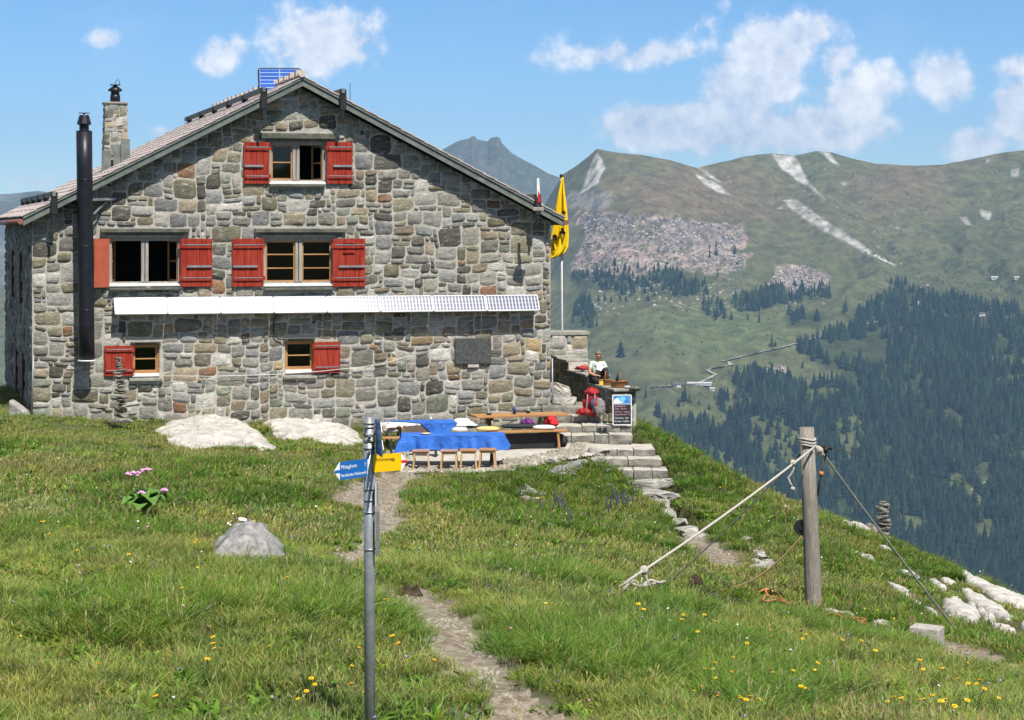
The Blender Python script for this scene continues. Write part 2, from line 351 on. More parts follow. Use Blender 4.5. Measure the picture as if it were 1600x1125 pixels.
zz_ = np.where(tn > 0, np.minimum(zz_, -4.76-.12*np.clip(tn/.4, 0, 1)), zz_); GZ[near] = zz_
soil = np.array([.10,.085,.045]); turf = np.array([.085,.115,.03]); dirt = np.array([.085,.06,.04])
gcol = turf+(soil-turf)*np.clip(.5+fbm(GX*.8, GY*.8, 31, 4)*.9, 0, 1)[..., None]
gcol = np.where((dm > 0)[..., None], dirt, gcol)
gcol = np.where((pm > -.15)[..., None], np.array([.23,.20,.155]), gcol)
ny, nx = GX.shape; ii = np.arange(nx*ny).reshape(ny, nx)
quads = np.stack([ii[:-1, :-1], ii[:-1, 1:], ii[1:, 1:], ii[1:, :-1]], -1).reshape(-1, 4)
m_ground = M('turf_soil', (.8,.8,.8), .95, var=.3, scale=3, attr=True, bump=1, bscale=30, spec=.2)
g_o = link('ground', mesh_np('ground', np.stack([GX, GY, GZ], -1).reshape(-1, 3), quads, m_ground, gcol.reshape(-1, 3), True)); tag(g_o, kind='structure')

# path sheets: light gravel over the soil
m_path = M('path_gravel', (.155,.122,.088), .95, col2=(.30,.26,.20), scale=11, bump=1, bscale=55, spec=.2, lo=.38, hi=.62)
px_ = np.arange(-4, 9.5, .06); py_ = np.arange(12.5, 42, .035); QX, QY = np.meshgrid(px_, py_)
qm = path_mask(QX, QY, .03); QZ = ground_at(QX, QY)+.012+.03*np.clip(qm, 0, .3)/.3+fbm(QX*8, QY*8, 4, 2)*.008
jj = np.arange(QX.size).reshape(QX.shape); pq = np.stack([jj[:-1, :-1], jj[:-1, 1:], jj[1:, 1:], jj[1:, :-1]], -1).reshape(-1, 4)
keep = (qm.ravel()[pq] > -.08).all(1); pq = pq[keep]; used, inv = np.unique(pq, return_inverse=True)
V_ = np.stack([QX, QY, QZ], -1).reshape(-1, 3)[used]
tag(link('path', mesh_np('path', V_, inv.reshape(-1, 4), m_path, None, True)), kind='structure')

# ------------------------------------------------------------ the far slope across the valley
RIDGE = [(-900,470),(700,430),(800,385),(845,330),(868,292),(880,272),(905,256),(922,243),(933,233),(960,238),(1000,241),(1040,248),(1090,262),(1140,250),(1165,243),(1205,239),(1240,243),(1275,236),(1300,238),(1330,247),(1370,256),(1430,259),(1475,258),(1510,250),(1550,241),(1600,235),(1700,222),(1900,230),(2500,260)]
mpx = np.concatenate([np.arange(-900, 780, 30), np.arange(780, 1680, 2.2), np.arange(1680, 2500, 25)])
sS = np.concatenate([np.linspace(-1.15, -.02, 14), np.linspace(0, 1, 330), np.linspace(1.02, 1.6, 16)])
rid = np.interp(mpx, *zip(*RIDGE)); uu = np.arange(-900, 2500, 2.0); ru = np.interp(uu, *zip(*RIDGE)); kk = np.exp(-.5*(np.arange(-120, 121)/45.)**2); kk /= kk.sum()
rsm = np.interp(mpx, uu, np.convolve(np.pad(ru, 120, mode='edge'), kk, 'valid'))
SS, PXg = np.meshgrid(sS, mpx, indexing='ij'); wR = np.clip(SS, 0, 1)**4; RID = rsm[None]*(1-wR)+rid[None]*wR
dr = 5000+500*vnoise(mpx*.004, mpx*0, 5); DR = np.broadcast_to(dr, PXg.shape)
DDm = np.where(SS <= 0, 2780+SS*1900, 2780+(DR-2780)*SS)
zr = (HY-RID)/F*DR; z0 = -(900-HY)/F*2780
prof = np.clip(SS, 0, 1)
prof = prof+.06*np.sin(prof*math.pi*2.0)*(PXg > 700)
ZZ = np.where(SS > 1, zr-(SS-1)*(DR-2780)*.55, z0+(zr-z0)*prof)
ZZ = np.where(SS < 0, z0+2*(SS), ZZ)
XX = (PXg-CX)/F*DDm
att = np.clip(SS*6, 0, 1)*np.clip((1-SS)*9, 0.0, 1)
wx = XX+260*fbm(XX*.0016, DDm*.0016, 77, 3)
rdg = 1-np.abs(fbm(wx*.0035, DDm*.0011, 40, 5, .55))*2
ZZ = ZZ+att*(46*fbm(XX*.0022, DDm*.0016, 50, 5)+34*(rdg-.6)+8*fbm(XX*.016, DDm*.012, 60, 5, .6))
ZZ = ZZ+np.clip(1-np.abs(1-SS)*30, 0, 1)*2.5*fbm(XX*.01, DDm*0, 61, 4)
MPY = HY-F*ZZ/DDm
def blur_mask(poly, soft=3.0, nz=7.0):
    X2 = PXg+nz*(fbm(XX*.014, DDm*.008, 91, 5, .65)*1.3); Y2 = MPY+nz*(fbm(XX*.014+9, DDm*.008, 92, 5, .65))*.9
    d = edge_dist(poly, X2, Y2); return np.clip(np.where(inside(poly, X2, Y2), d, -d)/soft+.5, 0, 1)
def lay(col, c, m): return col*(1-m[..., None])+np.array(c)*m[..., None]
nA = fbm(XX*.004, DDm*.003, 100, 5); nB = fbm(XX*.015, DDm*.01, 101, 4); nC = fbm(XX*.05, DDm*.03, 102, 3); nD = fbm(XX*.13, DDm*.06, 103, 3, .7)
mc = np.zeros(PXg.shape+(3,))+np.array([.132,.142,.060])
mc = lay(mc, (.20,.155,.085), np.clip((430-MPY)/140, 0, 1)*np.clip(.45+nA*1.6, 0, 1)*.8)
mc = lay(mc, (.23,.16,.095), blur_mask([(950,290),(1050,275),(1150,310),(1240,330),(1160,345),(1020,335)], 30, 20)*.6)
mc = lay(mc, (.14,.20,.07), blur_mask([(1000,500),(1120,480),(1230,510),(1240,540),(1100,560),(1020,540)], 25, 20)*.45)
mc = lay(mc, (.065,.088,.045), np.clip(nB*1.8-.35, 0, 1)*.55)
mc = lay(mc, (.20,.20,.13), np.clip(nC*2-.7, 0, 1)*.5); mc = mc*(1+.25*nD[..., None])
GREY = (.30,.275,.25); PINK = (.44,.32,.265); WHITE = (.66,.63,.58)
rub = [[(905,332),(960,335),(1060,343),(1165,353),(1155,385),(1115,410),(1075,425),(1040,418),(1000,430),(950,432),(895,428),(900,400),(915,370)],
       [(1215,420),(1260,417),(1298,430),(1285,450),(1240,458),(1200,448)],[(1100,398),(1170,400),(1150,425),(1100,430)],[(1180,575),(1225,572),(1232,600),(1200,606)],
       [(1160,655),(1215,650),(1250,700),(1230,740),(1180,700)],[(1330,640),(1350,660),(1345,700),(1320,680)],[(1478,750),(1500,740),(1512,752),(1490,765),(1475,765)],[(1090,690),(1130,700),(1180,730),(1130,735)]]
for r_ in rub:
    mk = blur_mask(r_, 6, 16); tex = np.clip(.68+nC*1.6+nD*2.0+nB*.8, 0, 1); mc = lay(mc, PINK, mk*tex); mc = lay(mc, (.12,.115,.10), mk*np.clip(-nD*3.2-.25, 0, .85)); mc = lay(mc, (.52,.47,.42), mk*np.clip(nD*3-.7, 0, .7))
mc = lay(mc, (.17,.155,.16), blur_mask([(908,337),(1000,338),(1150,358),(1148,380),(1050,385),(960,372),(918,365)], 4, 14)*np.clip(.6+nC*3, 0, 1)*.8)
for r_ in [[(885,300),(955,298),(950,322),(930,332),(905,322),(882,328)]]: mc = lay(mc, GREY, blur_mask(r_, 5, 9)*.8)
scars = [[(1205,240),(1240,243),(1250,255),(1262,280),(1289,312),(1266,292),(1245,280),(1222,263)],[(1276,236),(1296,238),(1313,259),(1298,253)],
         [(1225,313),(1245,310),(1262,326),(1292,345),(1332,372),(1375,400),(1400,416),(1378,408),(1330,383),(1280,356),(1238,330)],
         [(1083,257),(1100,264),(1127,285),(1108,276)],[(1088,272),(1112,282),(1148,307),(1120,299),(1100,288)],[(933,238),(947,262),(935,286),(908,304),(918,270)],
         [(1316,285),(1324,284),(1323,291),(1317,291)],[(1578,266),(1592,262),(1592,278),(1580,276)],[(1540,250),(1545,248),(1546,252),(1541,254)],[(1213,325),(1222,324),(1222,327),(1215,328)],
         [(1530,325),(1548,330),(1545,345),(1534,338)],[(1500,340),(1510,338),(1520,352),(1512,352)]]
for i_, r_ in enumerate(scars): mc = lay(mc, WHITE, blur_mask(r_, 2.2, 3.0)*np.clip(.8+nC*1.2, .35, 1)*(.9 if i_ < 6 else .6))
FOREST = [([(1245,540),(1300,520),(1370,503),(1440,508),(1500,512),(1600,535),(1720,560),(1720,990),(1600,975),(1400,890),(1200,885),(960,885),(960,720),(1052,668),(1085,655),(1120,672),(1150,645),(1148,590),(1180,580),(1232,592),(1258,606),(1300,598),(1312,582),(1262,560)], 1.0),
          ([(893,425),(950,428),(1000,438),(1050,428),(1112,446),(1100,462),(1065,468),(1000,455),(895,450)], .85),([(1150,455),(1215,446),(1300,446),(1298,466),(1240,474),(1160,488),(1145,475)], .98),
          ([(1226,492),(1282,488),(1282,515),(1232,508)], 1),([(1311,482),(1372,476),(1372,500),(1320,502)], .85),([(1380,456),(1440,450),(1500,470),(1525,512),(1440,512),(1366,505),(1360,480)], .85),
          ([(1480,468),(1620,480),(1700,500),(1700,545),(1500,520)], .75),([(893,468),(930,470),(928,512),(893,510)], .7),([(1095,478),(1130,470),(1140,498),(1100,492)], .6),
          ([(1113,615),(1135,622),(1142,655),(1125,645)], .9),([(1020,640),(1050,655),(1060,680),(1020,665)], .5),([(930,415),(1110,425),(1150,440),(930,440)], .4),([(900,448),(1060,460),(1060,475),(900,470)], .16),
          ([(1385,435),(1520,465),(1500,490),(1385,460)], .45),([(990,398),(1150,380),(1150,400),(1000,420)], .12)]
CLEAR = [[(1545,556),(1640,552),(1640,574),(1550,574)],[(1215,622),(1228,620),(1232,640),(1218,640)],[(1256,610),(1300,604),(1320,612),(1290,628),(1260,625)],[(1478,745),(1500,738),(1520,760),(1540,785),(1530,810),(1515,790),(1490,768),(1475,768)],
         [(1535,745),(1550,742),(1545,768),(1532,765)],[(1400,810),(1425,805),(1460,822),(1440,835),(1405,830)],[(1160,655),(1215,645),(1260,690),(1240,735),(1200,740),(1175,700)],[(1080,700),(1130,705),(1185,745),(1130,745)],[(1545,590),(1600,585),(1640,600),(1550,606)],
         [(1300,655),(1345,650),(1350,700),(1330,735),(1312,700)],[(1520,830),(1550,800),(1560,830),(1540,870)]]
for pl, dn in FOREST: mc = lay(mc, (.045,.065,.025), blur_mask(pl, 8, 10)*min(1, dn)*.8)
for pl in CLEAR: mc = lay(mc, (.13,.15,.055), blur_mask(pl, 4, 8)*.8)
my, mxn = PXg.shape; ii = np.arange(my*mxn).reshape(my, mxn)
mq = np.stack([ii[:-1, :-1], ii[:-1, 1:], ii[1:, 1:], ii[1:, :-1]], -1).reshape(-1, 4)
m_mtn = M('mountain_turf_rock', (.85,.85,.85), .95, var=.42, scale=.03, attr=True, lo=.37, hi=.63, bump=1, bscale=.022, spec=.1, detail=11)
for n__ in m_mtn.node_tree.nodes:
    if n__.type == 'BUMP': n__.inputs['Distance'].default_value = 9; n__.inputs['Strength'].default_value = .9
    if n__.type == 'TEX_NOISE': n__.inputs['Detail'].default_value = 12; n__.inputs['Roughness'].default_value = .7
tag(link('mountain', mesh_np('mountain', np.stack([XX, DDm, ZZ], -1).reshape(-1, 3), mq, m_mtn, mc.reshape(-1, 3), True)), kind='structure')
MONO = np.minimum.accumulate(MPY, 0)
def mpick(px, py):
    """first point of the far slope seen at (px, py)"""
    c = np.clip(np.searchsorted(mpx, px), 1, len(mpx)-1); f = (px-mpx[c-1])/(mpx[c]-mpx[c-1]); r = []
    for k in (c-1, c):
        j = min(int(np.argmax(MPY[:, k] <= py)), my-1)
        if MPY[j, k] > py: return None
        j = max(j, 1); a = MPY[j-1, k]; b = MPY[j, k]; t = (a-py)/max(a-b, 1e-6); r.append((DDm[j-1, k]+(DDm[j, k]-DDm[j-1, k])*t, ZZ[j-1, k]+(ZZ[j, k]-ZZ[j-1, k])*t))
    if abs(r[0][0]-r[1][0]) > 120: f = round(f)
    d = r[0][0]*(1-f)+r[1][0]*f; z = r[0][1]*(1-f)+r[1][1]*f
    return Vector(((px-CX)/F*d, d, z))
# the far blue peaks behind
RF = [(-900,330),(-200,312),(0,303),(30,301),(58,297),(75,299),(110,310),(300,335),(520,330),(600,290),(660,250),(692,232),(715,219),(728,216),(733,215),(737,211),(742,211),(745,216),(756,218),(763,219),(766,214),(776,212),(781,214),(784,222),(800,238),(830,254),(855,268),(875,276),(920,300),(1000,350),(1300,380),(2500,400)]
fpx = np.concatenate([np.arange(-900, 620, 20), np.arange(620, 1000, 2), np.arange(1000, 2500, 40)]); fs = np.linspace(0, 1.5, 90)
FS, FP = np.meshgrid(fs, fpx, indexing='ij'); frd = np.broadcast_to(np.interp(fpx, *zip(*RF)), FP.shape)
FD = 6600+2000*FS; zt = (HY-frd)/F*8600; FX = (FP-CX)/F*FD
rg = 1-np.abs(fbm(FX*.004+FD*.001, FD*.0016, 11, 6, .6))*2
FZ = np.where(FS <= 1, -380+(zt+380)*FS**1.15, zt-(FS-1)*900)+np.clip((1-FS)*8, 0, 1)*np.clip(FS*4, 0, 1)*(70*(rg-.5)+30*fbm(FX*.01, FD*.01, 12, 4))
FXs = (FP-CX)/F*FD
fn = fbm(FX*.006, FD*.004, 13, 5); fc = np.zeros(FP.shape+(3,))+np.array([.12,.13,.10]); fc = lay(fc, (.26,.25,.24), np.clip(fn*2.2, 0, 1)*.8); fc = lay(fc, (.09,.12,.06), np.clip(-fn*2, 0, 1)*.6)
ii = np.arange(FP.size).reshape(FP.shape); fq = np.stack([ii[:-1, :-1], ii[:-1, 1:], ii[1:, 1:], ii[1:, :-1]], -1).reshape(-1, 4)
tag(link('far_mountain', mesh_np('far_mountain', np.stack([FXs, FD, FZ], -1).reshape(-1, 3), fq, m_mtn, fc.reshape(-1, 3), True)), kind='structure')

# dirt roads across the far slope
m_road = M('mountain_road', (.30,.27,.22), .95, var=.15, scale=.05, spec=.1)
def mroad(pts, w):
    vs = []; out = []
    for a, b in zip(pts[:-1], pts[1:]):
        n = max(2, int(math.hypot(b[0]-a[0], b[1]-a[1])/3))
        for k in range(n): out.append((a[0]+(b[0]-a[0])*k/n+rnd.uniform(-.4,.4), a[1]+(b[1]-a[1])*k/n+rnd.uniform(-.3,.3)))
    q = [p for p in (mpick(*o) for o in out) if p]
    mb = MB()
    for i, p in enumerate(q):
        t = (q[min(i+1, len(q)-1)]-q[max(i-1, 0)]); t.z = 0; t.normalize(); s = Vector((-t.y, t.x, 0))*w*.5*(1+.3*math.sin(i*1.7))
        ww = Vector((0,0,1.6)); vs += [p+s+ww, p-s+ww]
    mb.add(vs, [(2*i, 2*i+1, 2*i+3, 2*i+2) for i in range(len(q)-1)], True); tag(mb.build('dirt_road', m_road), kind='structure')
mroad([(1018,606),(1045,604),(1060,603),(1090,600),(1108,592),(1118,586),(1106,580),(1110,577),(1125,574),(1142,571),(1138,566),(1130,565),(1150,560),(1180,553),(1215,545),(1250,536),(1290,524),(1330,513),(1365,505),(1385,495),(1402,489)], 7)
mroad([(1437,478),(1436,472),(1446,466),(1447,458),(1432,452),(1450,448),(1448,443)], 6)
mroad([(1520,768),(1530,758),(1548,752)], 8)
mroad([(1530,470),(1560,482),(1600,492)], 5)
# ------------------------------------------------------------ conifers on the far slope
m_con = M('conifer_needles', (.85,.85,.85), .9, var=.35, scale=.3, spec=.05, attr=True)
def conifer(seed, h=1.0, tiers=5, n=9, w=.19):
    r_ = random.Random(seed); vs = []; fs = []
    z = .06*h
    for t in range(tiers):
        f = t/tiers; rr = w*h*(1-f*.88)*r_.uniform(.85, 1.15); z0_ = h*(.05+f*.82); z1_ = z0_+h*(.34-.08*f); b = len(vs)
        for k in range(n):
            a = 2*math.pi*(k+r_.uniform(-.25, .25))/n; q = rr*(1 if k % 2 else .68)*r_.uniform(.8, 1.15)
            vs.append((q*math.cos(a), q*math.sin(a), z0_+r_.uniform(-.03, .03)*h))
        vs.append((0, 0, min(z1_, h))); fs += [(b+k, b+(k+1) % n, b+n) for k in range(n)]
    b = len(vs); tw = .012*h
    vs += [(-tw,-tw,-.06*h),(tw,-tw,-.06*h),(0,tw,-.06*h),(0,0,.4*h)]; fs += [(b,b+1,b+3),(b+1,b+2,b+3),(b+2,b,b+3)]
    return np.array(vs), np.array(fs)
CV = [conifer(s, w=.19+.035*(s % 4), tiers=4+s % 3) for s in range(6)]
CT = [(.013,.028,.020),(.018,.036,.022),(.024,.046,.024),(.012,.024,.018),(.034,.060,.025),(.016,.031,.022)]
spots = []; tr = random.Random(11)
def in_clear(x, y): return any(bool(inside(pl, x, y)) for pl in CLEAR)
for pl, dn in FOREST:
    xs = [p[0] for p in pl]; ys = [p[1] for p in pl]; area = (max(xs)-min(xs))*(max(ys)-min(ys))
    for _ in range(int(area/21*dn)):
        x = tr.uniform(min(xs), max(xs)); y = tr.uniform(min(ys), max(ys))
        if not inside(pl, x+9*float(fbm(x*.05, y*.05, 3, 2)), y+6*float(fbm(x*.05, y*.05, 4, 2))) or (in_clear(x, y) and tr.random() > .12): continue
        if dn < .95 and float(fbm(x*.045, y*.06, 66, 2)) < .10-dn*.5: continue
        if dn >= .95 and float(fbm(x*.03, y*.035, 67, 3)) < -.30: continue
        spots.append((x, y))
LONE = [(970,558,1.1),(1070,625,.9),(1078,629,.8),(1066,628,.7),(1092,632,.5),(1045,668,.9),(1086,700,1.25),(1113,690,1.5),(1070,682,1.1),(1038,666,.9),(1206,541,.9),(1212,541,.9),(1118,500,.9),(1143,499,1.0),(1168,500,.8),(955,472,.9),(933,510,.9),(1240,507,.8),(1128,489,.7),
        (1009,620,.6),(1350,596,.8),(1356,598,.7),(1108,640,.7),(1060,635,.5),(895,505,.9),(915,470,.9),(1160,470,1.0),(1186,504,.9),(1254,575,.6)]
for x, y, s in LONE: spots.append((x, y, s))
edge = lambda px: float(np.interp(px, [850,985,1050,1150,1250,1350,1450,1600,1700],[560,655,706,752,794,832,885,946,990]))
trees = []
for sp in spots:
    x, y = sp[:2]
    if x < 885 and y < 700: continue
    p = mpick(x, y+.0)
    if p is None: continue
    h = tr.uniform(13, 29)*(1.0 if len(sp) == 2 else sp[2]*1.05)
    if y < 470: h *= .78
    vis = y-h*F/p.y < edge(x)-2
    trees.append((h*F/p.y if (x < 1600 and vis) else 0, p, h, tr.randrange(6), tr.uniform(0, 6.28), tr.uniform(.8, 1.25)))
trees.sort(key=lambda t: -t[0])
solo = []
if True:
    cms = [mesh_np('conifer', v, f, m_con, np.tile(CT[i], (len(v), 1))) for i, (v, f) in enumerate(CV)]
    for i, t in enumerate(trees[:298]):
        o = link('conifer', cms[t[3]]); o.location = t[1]; o.scale = (t[2]*t[5], t[2]*t[5], t[2]); o.rotation_euler.z = t[4]
        tag(o, 'dark blue-green conifer in the dense forest below the far alp', 'tree', 'conifers of the far forest'); solo.append(o)
    Vs = []; Fs = []; Cs = []; b = 0
    for t in trees[298:]:
        v, f = CV[t[3]]; c, s_ = math.cos(t[4]), math.sin(t[4])
        vv = np.stack([(v[:, 0]*c-v[:, 1]*s_)*t[2]*t[5]+t[1].x, (v[:, 0]*s_+v[:, 1]*c)*t[2]*t[5]+t[1].y, v[:, 2]*t[2]+t[1].z], -1); Vs.append(vv); Cs.append(np.tile(np.array(CT[t[3]])*tr.uniform(.7, 1.5), (len(v), 1))); Fs.append(f+b); b += len(v)
    tag(link('conifer_forest', mesh_np('conifer_forest', np.concatenate(Vs), np.concatenate(Fs), m_con, np.concatenate(Cs))), 'dark conifer forest covering the lower half of the far slope and scattered in clumps above', 'forest', kind='stuff')
print('TREES', len(trees))

# boulders of the rockfall and low scrub on the open slopes
def specks(name, label, regions, n, smin, smax, cols, mat, seed, tall=.5):
    r_ = random.Random(seed); V = []; Fq = []; C = []
    for pl, wgt in regions:
        xs = [p[0] for p in pl]; ys = [p[1] for p in pl]
        for _ in range(int(n*wgt)):
            x = r_.uniform(min(xs), max(xs)); y = r_.uniform(min(ys), max(ys))
            if not inside(pl, x, y) or x < 880: continue
            if float(fbm(x*.04, y*.06, seed, 3)) < r_.uniform(-.5, .3): continue
            p = mpick(x, y)
            if p is None: continue
            s = smin+(smax-smin)*r_.random()**2.5; a = r_.uniform(0, 6.28); b = len(V); c = r_.choice(cols); k = r_.uniform(.7, 1.2)
            for q in range(5): V.append((p.x+s*math.cos(a+q*1.257)*r_.uniform(.7, 1.3), p.y+s*math.sin(a+q*1.257), p.z-s*.3))
            V.append((p.x+r_.uniform(-.4,.4)*s, p.y+r_.uniform(-.3,.3)*s, p.z+s*tall*r_.uniform(.6, 1.3))); V.append((p.x+r_.uniform(-.6,.6)*s, p.y-.3*s, p.z+s*tall*r_.uniform(.5, 1.0)))
            Fq += [(b,b+1,b+5),(b+1,b+2,b+5),(b+2,b+3,b+5),(b+3,b+4,b+6),(b+4,b,b+6),(b,b+5,b+6),(b+3,b+6,b+5)]; C += [[v*k for v in c]]*7
    return tag(link(name, mesh_np(name, np.array(V), np.array(Fq), mat, np.array(C))), label, 'rocks' if 'boulder' in name else 'shrubs', kind='stuff')
m_spk = M('slope_specks', (1,1,1), .95, var=.1, scale=.2, attr=True, spec=.05)
specks('scree_boulders', 'pale pinkish boulders of the old rockfall scattered below the cliffs of the far slope', [(rub[0], 1), (rub[1], .4), (rub[2], .2), (rub[3], .1), ([(900,425),(1300,440),(1290,475),(900,500)], .25), ([(1200,240),(1400,280),(1420,430),(1220,330)], .12)], 6000, 1.2, 6, [(.30,.26,.23),(.25,.21,.195),(.38,.34,.30),(.14,.13,.125)], m_spk, 31)
specks('slope_scrub', 'low dark scrub dotting the open grass of the far slope', [([(890,300),(1600,240),(1700,480),(1250,540),(1000,560),(890,520)], 1), ([(1350,380),(1620,420),(1620,480),(1400,470)], .7), ([(1000,600),(1240,560),(1150,700),(1000,650)], .2), ([(1150,600),(1600,560),(1600,900),(1300,800)], .5)], 5200, 1.2, 4.5, [(.05,.075,.035),(.07,.10,.04),(.04,.06,.035)], m_spk, 32)

# ------------------------------------------------------------ alpine farm buildings on the far slope
m_fw = M('farm_wall', (.55,.52,.47), .9, scale=.3); m_fr = M('farm_roof', (.48,.47,.45), .8, scale=.3); m_fd = M('farm_dark_roof', (.10,.10,.11), .8, scale=.3)
def barn(px, py, w, dpt, h, label, roof, rz=0.0):
    p = mpick(px, py)+Vector((0,0,1.5)); t = thing('alpine_barn', label, 'barn', p, rz, 'farm buildings on the alp')
    MB().box(-w/2, w/2, 0, dpt, -2, h).build('wall', m_fw, t)
    r_ = MB(); r_.prism([(-.8,h-.2),(dpt/2,h+dpt*.2),(dpt+.8,h-.2),(dpt+.8,h+.4),(dpt/2,h+dpt*.2+.6),(-.8,h+.4)], (-w/2-.8, 0, 0), (0,1,0), (0,0,1), (w+1.6, 0, 0)); r_.build('roof', roof, t)
    MB().box(-w*.2, -w*.2+2.2, -.12, 0.02, 0, 2.4).build('door', m_fd, t)
barn(1093, 602, 40, 8, 1.6, 'long low white alpine barn beside the road on the green alp', m_fr, R(0))
barn(1058, 605, 13, 9, 3.2, 'small dark-roofed farmhouse left of the long white barn on the alp', m_fd, R(12))
barn(1113, 611, 8, 6, 2.6, 'tiny pale hut just below the right end of the long barn', m_fr, R(10))
barn(1555, 437, 15, 9, 3, 'small white barn high on the far slope at the right', m_fr)
barn(1589, 437, 9, 8, 3, 'small white hut beside the barn high on the far slope, nearest the right edge', m_fr)
barn(1534, 494, 15, 9, 3.5, 'brownish hut among the conifers at the right of the far slope', m_fd, R(15))

# ------------------------------------------------------------ haze
m_hz = bpy.data.materials.new('haze'); m_hz.use_nodes = True; nt = m_hz.node_tree; nt.nodes.remove(nt.nodes['Principled BSDF'])
pv = nt.nodes.new('ShaderNodeVolumePrincipled'); pv.inputs['Color'].default_value = (.42,.67,1,1); pv.inputs['Density'].default_value = 6.6e-5; pv.inputs['Anisotropy'].default_value = .1
nt.links.new(pv.outputs[0], nt.nodes['Material Output'].inputs['Volume'])
hz = MB().box(-7000, 7000, -200, 10500, -520, 520).build('haze', m_hz); tag(hz, 'thin blue summer haze filling the valley air', 'haze', kind='stuff')
# ------------------------------------------------------------ the stone hut
TH = R(16.3); UX = Vector((math.cos(TH), math.sin(TH), 0)); VX = Vector((-math.sin(TH), math.cos(TH), 0))
ZH = -4.7; H0 = Vector((-10.03, 42.8, ZH)); HW = 11.35; HL = 12.6
def Fc(px, py, v=0.0):
    """point of the hut's front plane (pushed back by v) seen at (px, py): (u, z) in hut coordinates"""
    a = (px-CX)/F; b = (HY-py)/F; X0 = H0.x-math.sin(TH)*v; Y0 = H0.y+math.cos(TH)*v
    u = (a*Y0-X0)/(math.cos(TH)-a*math.sin(TH)); return u, b*(Y0+u*math.sin(TH))-ZH
def Lc(px, py, d):
    q = P(px, py, d)-H0; return Vector((q.dot(UX), q.dot(VX), q.z))
UR = 5.66; ZR = 7.86; SL = .513
def rtop(u): return ZR-SL*abs(u-UR)
def wtop(u): return min(ZR-.2, ZR-.2-SL*abs(u-UR))

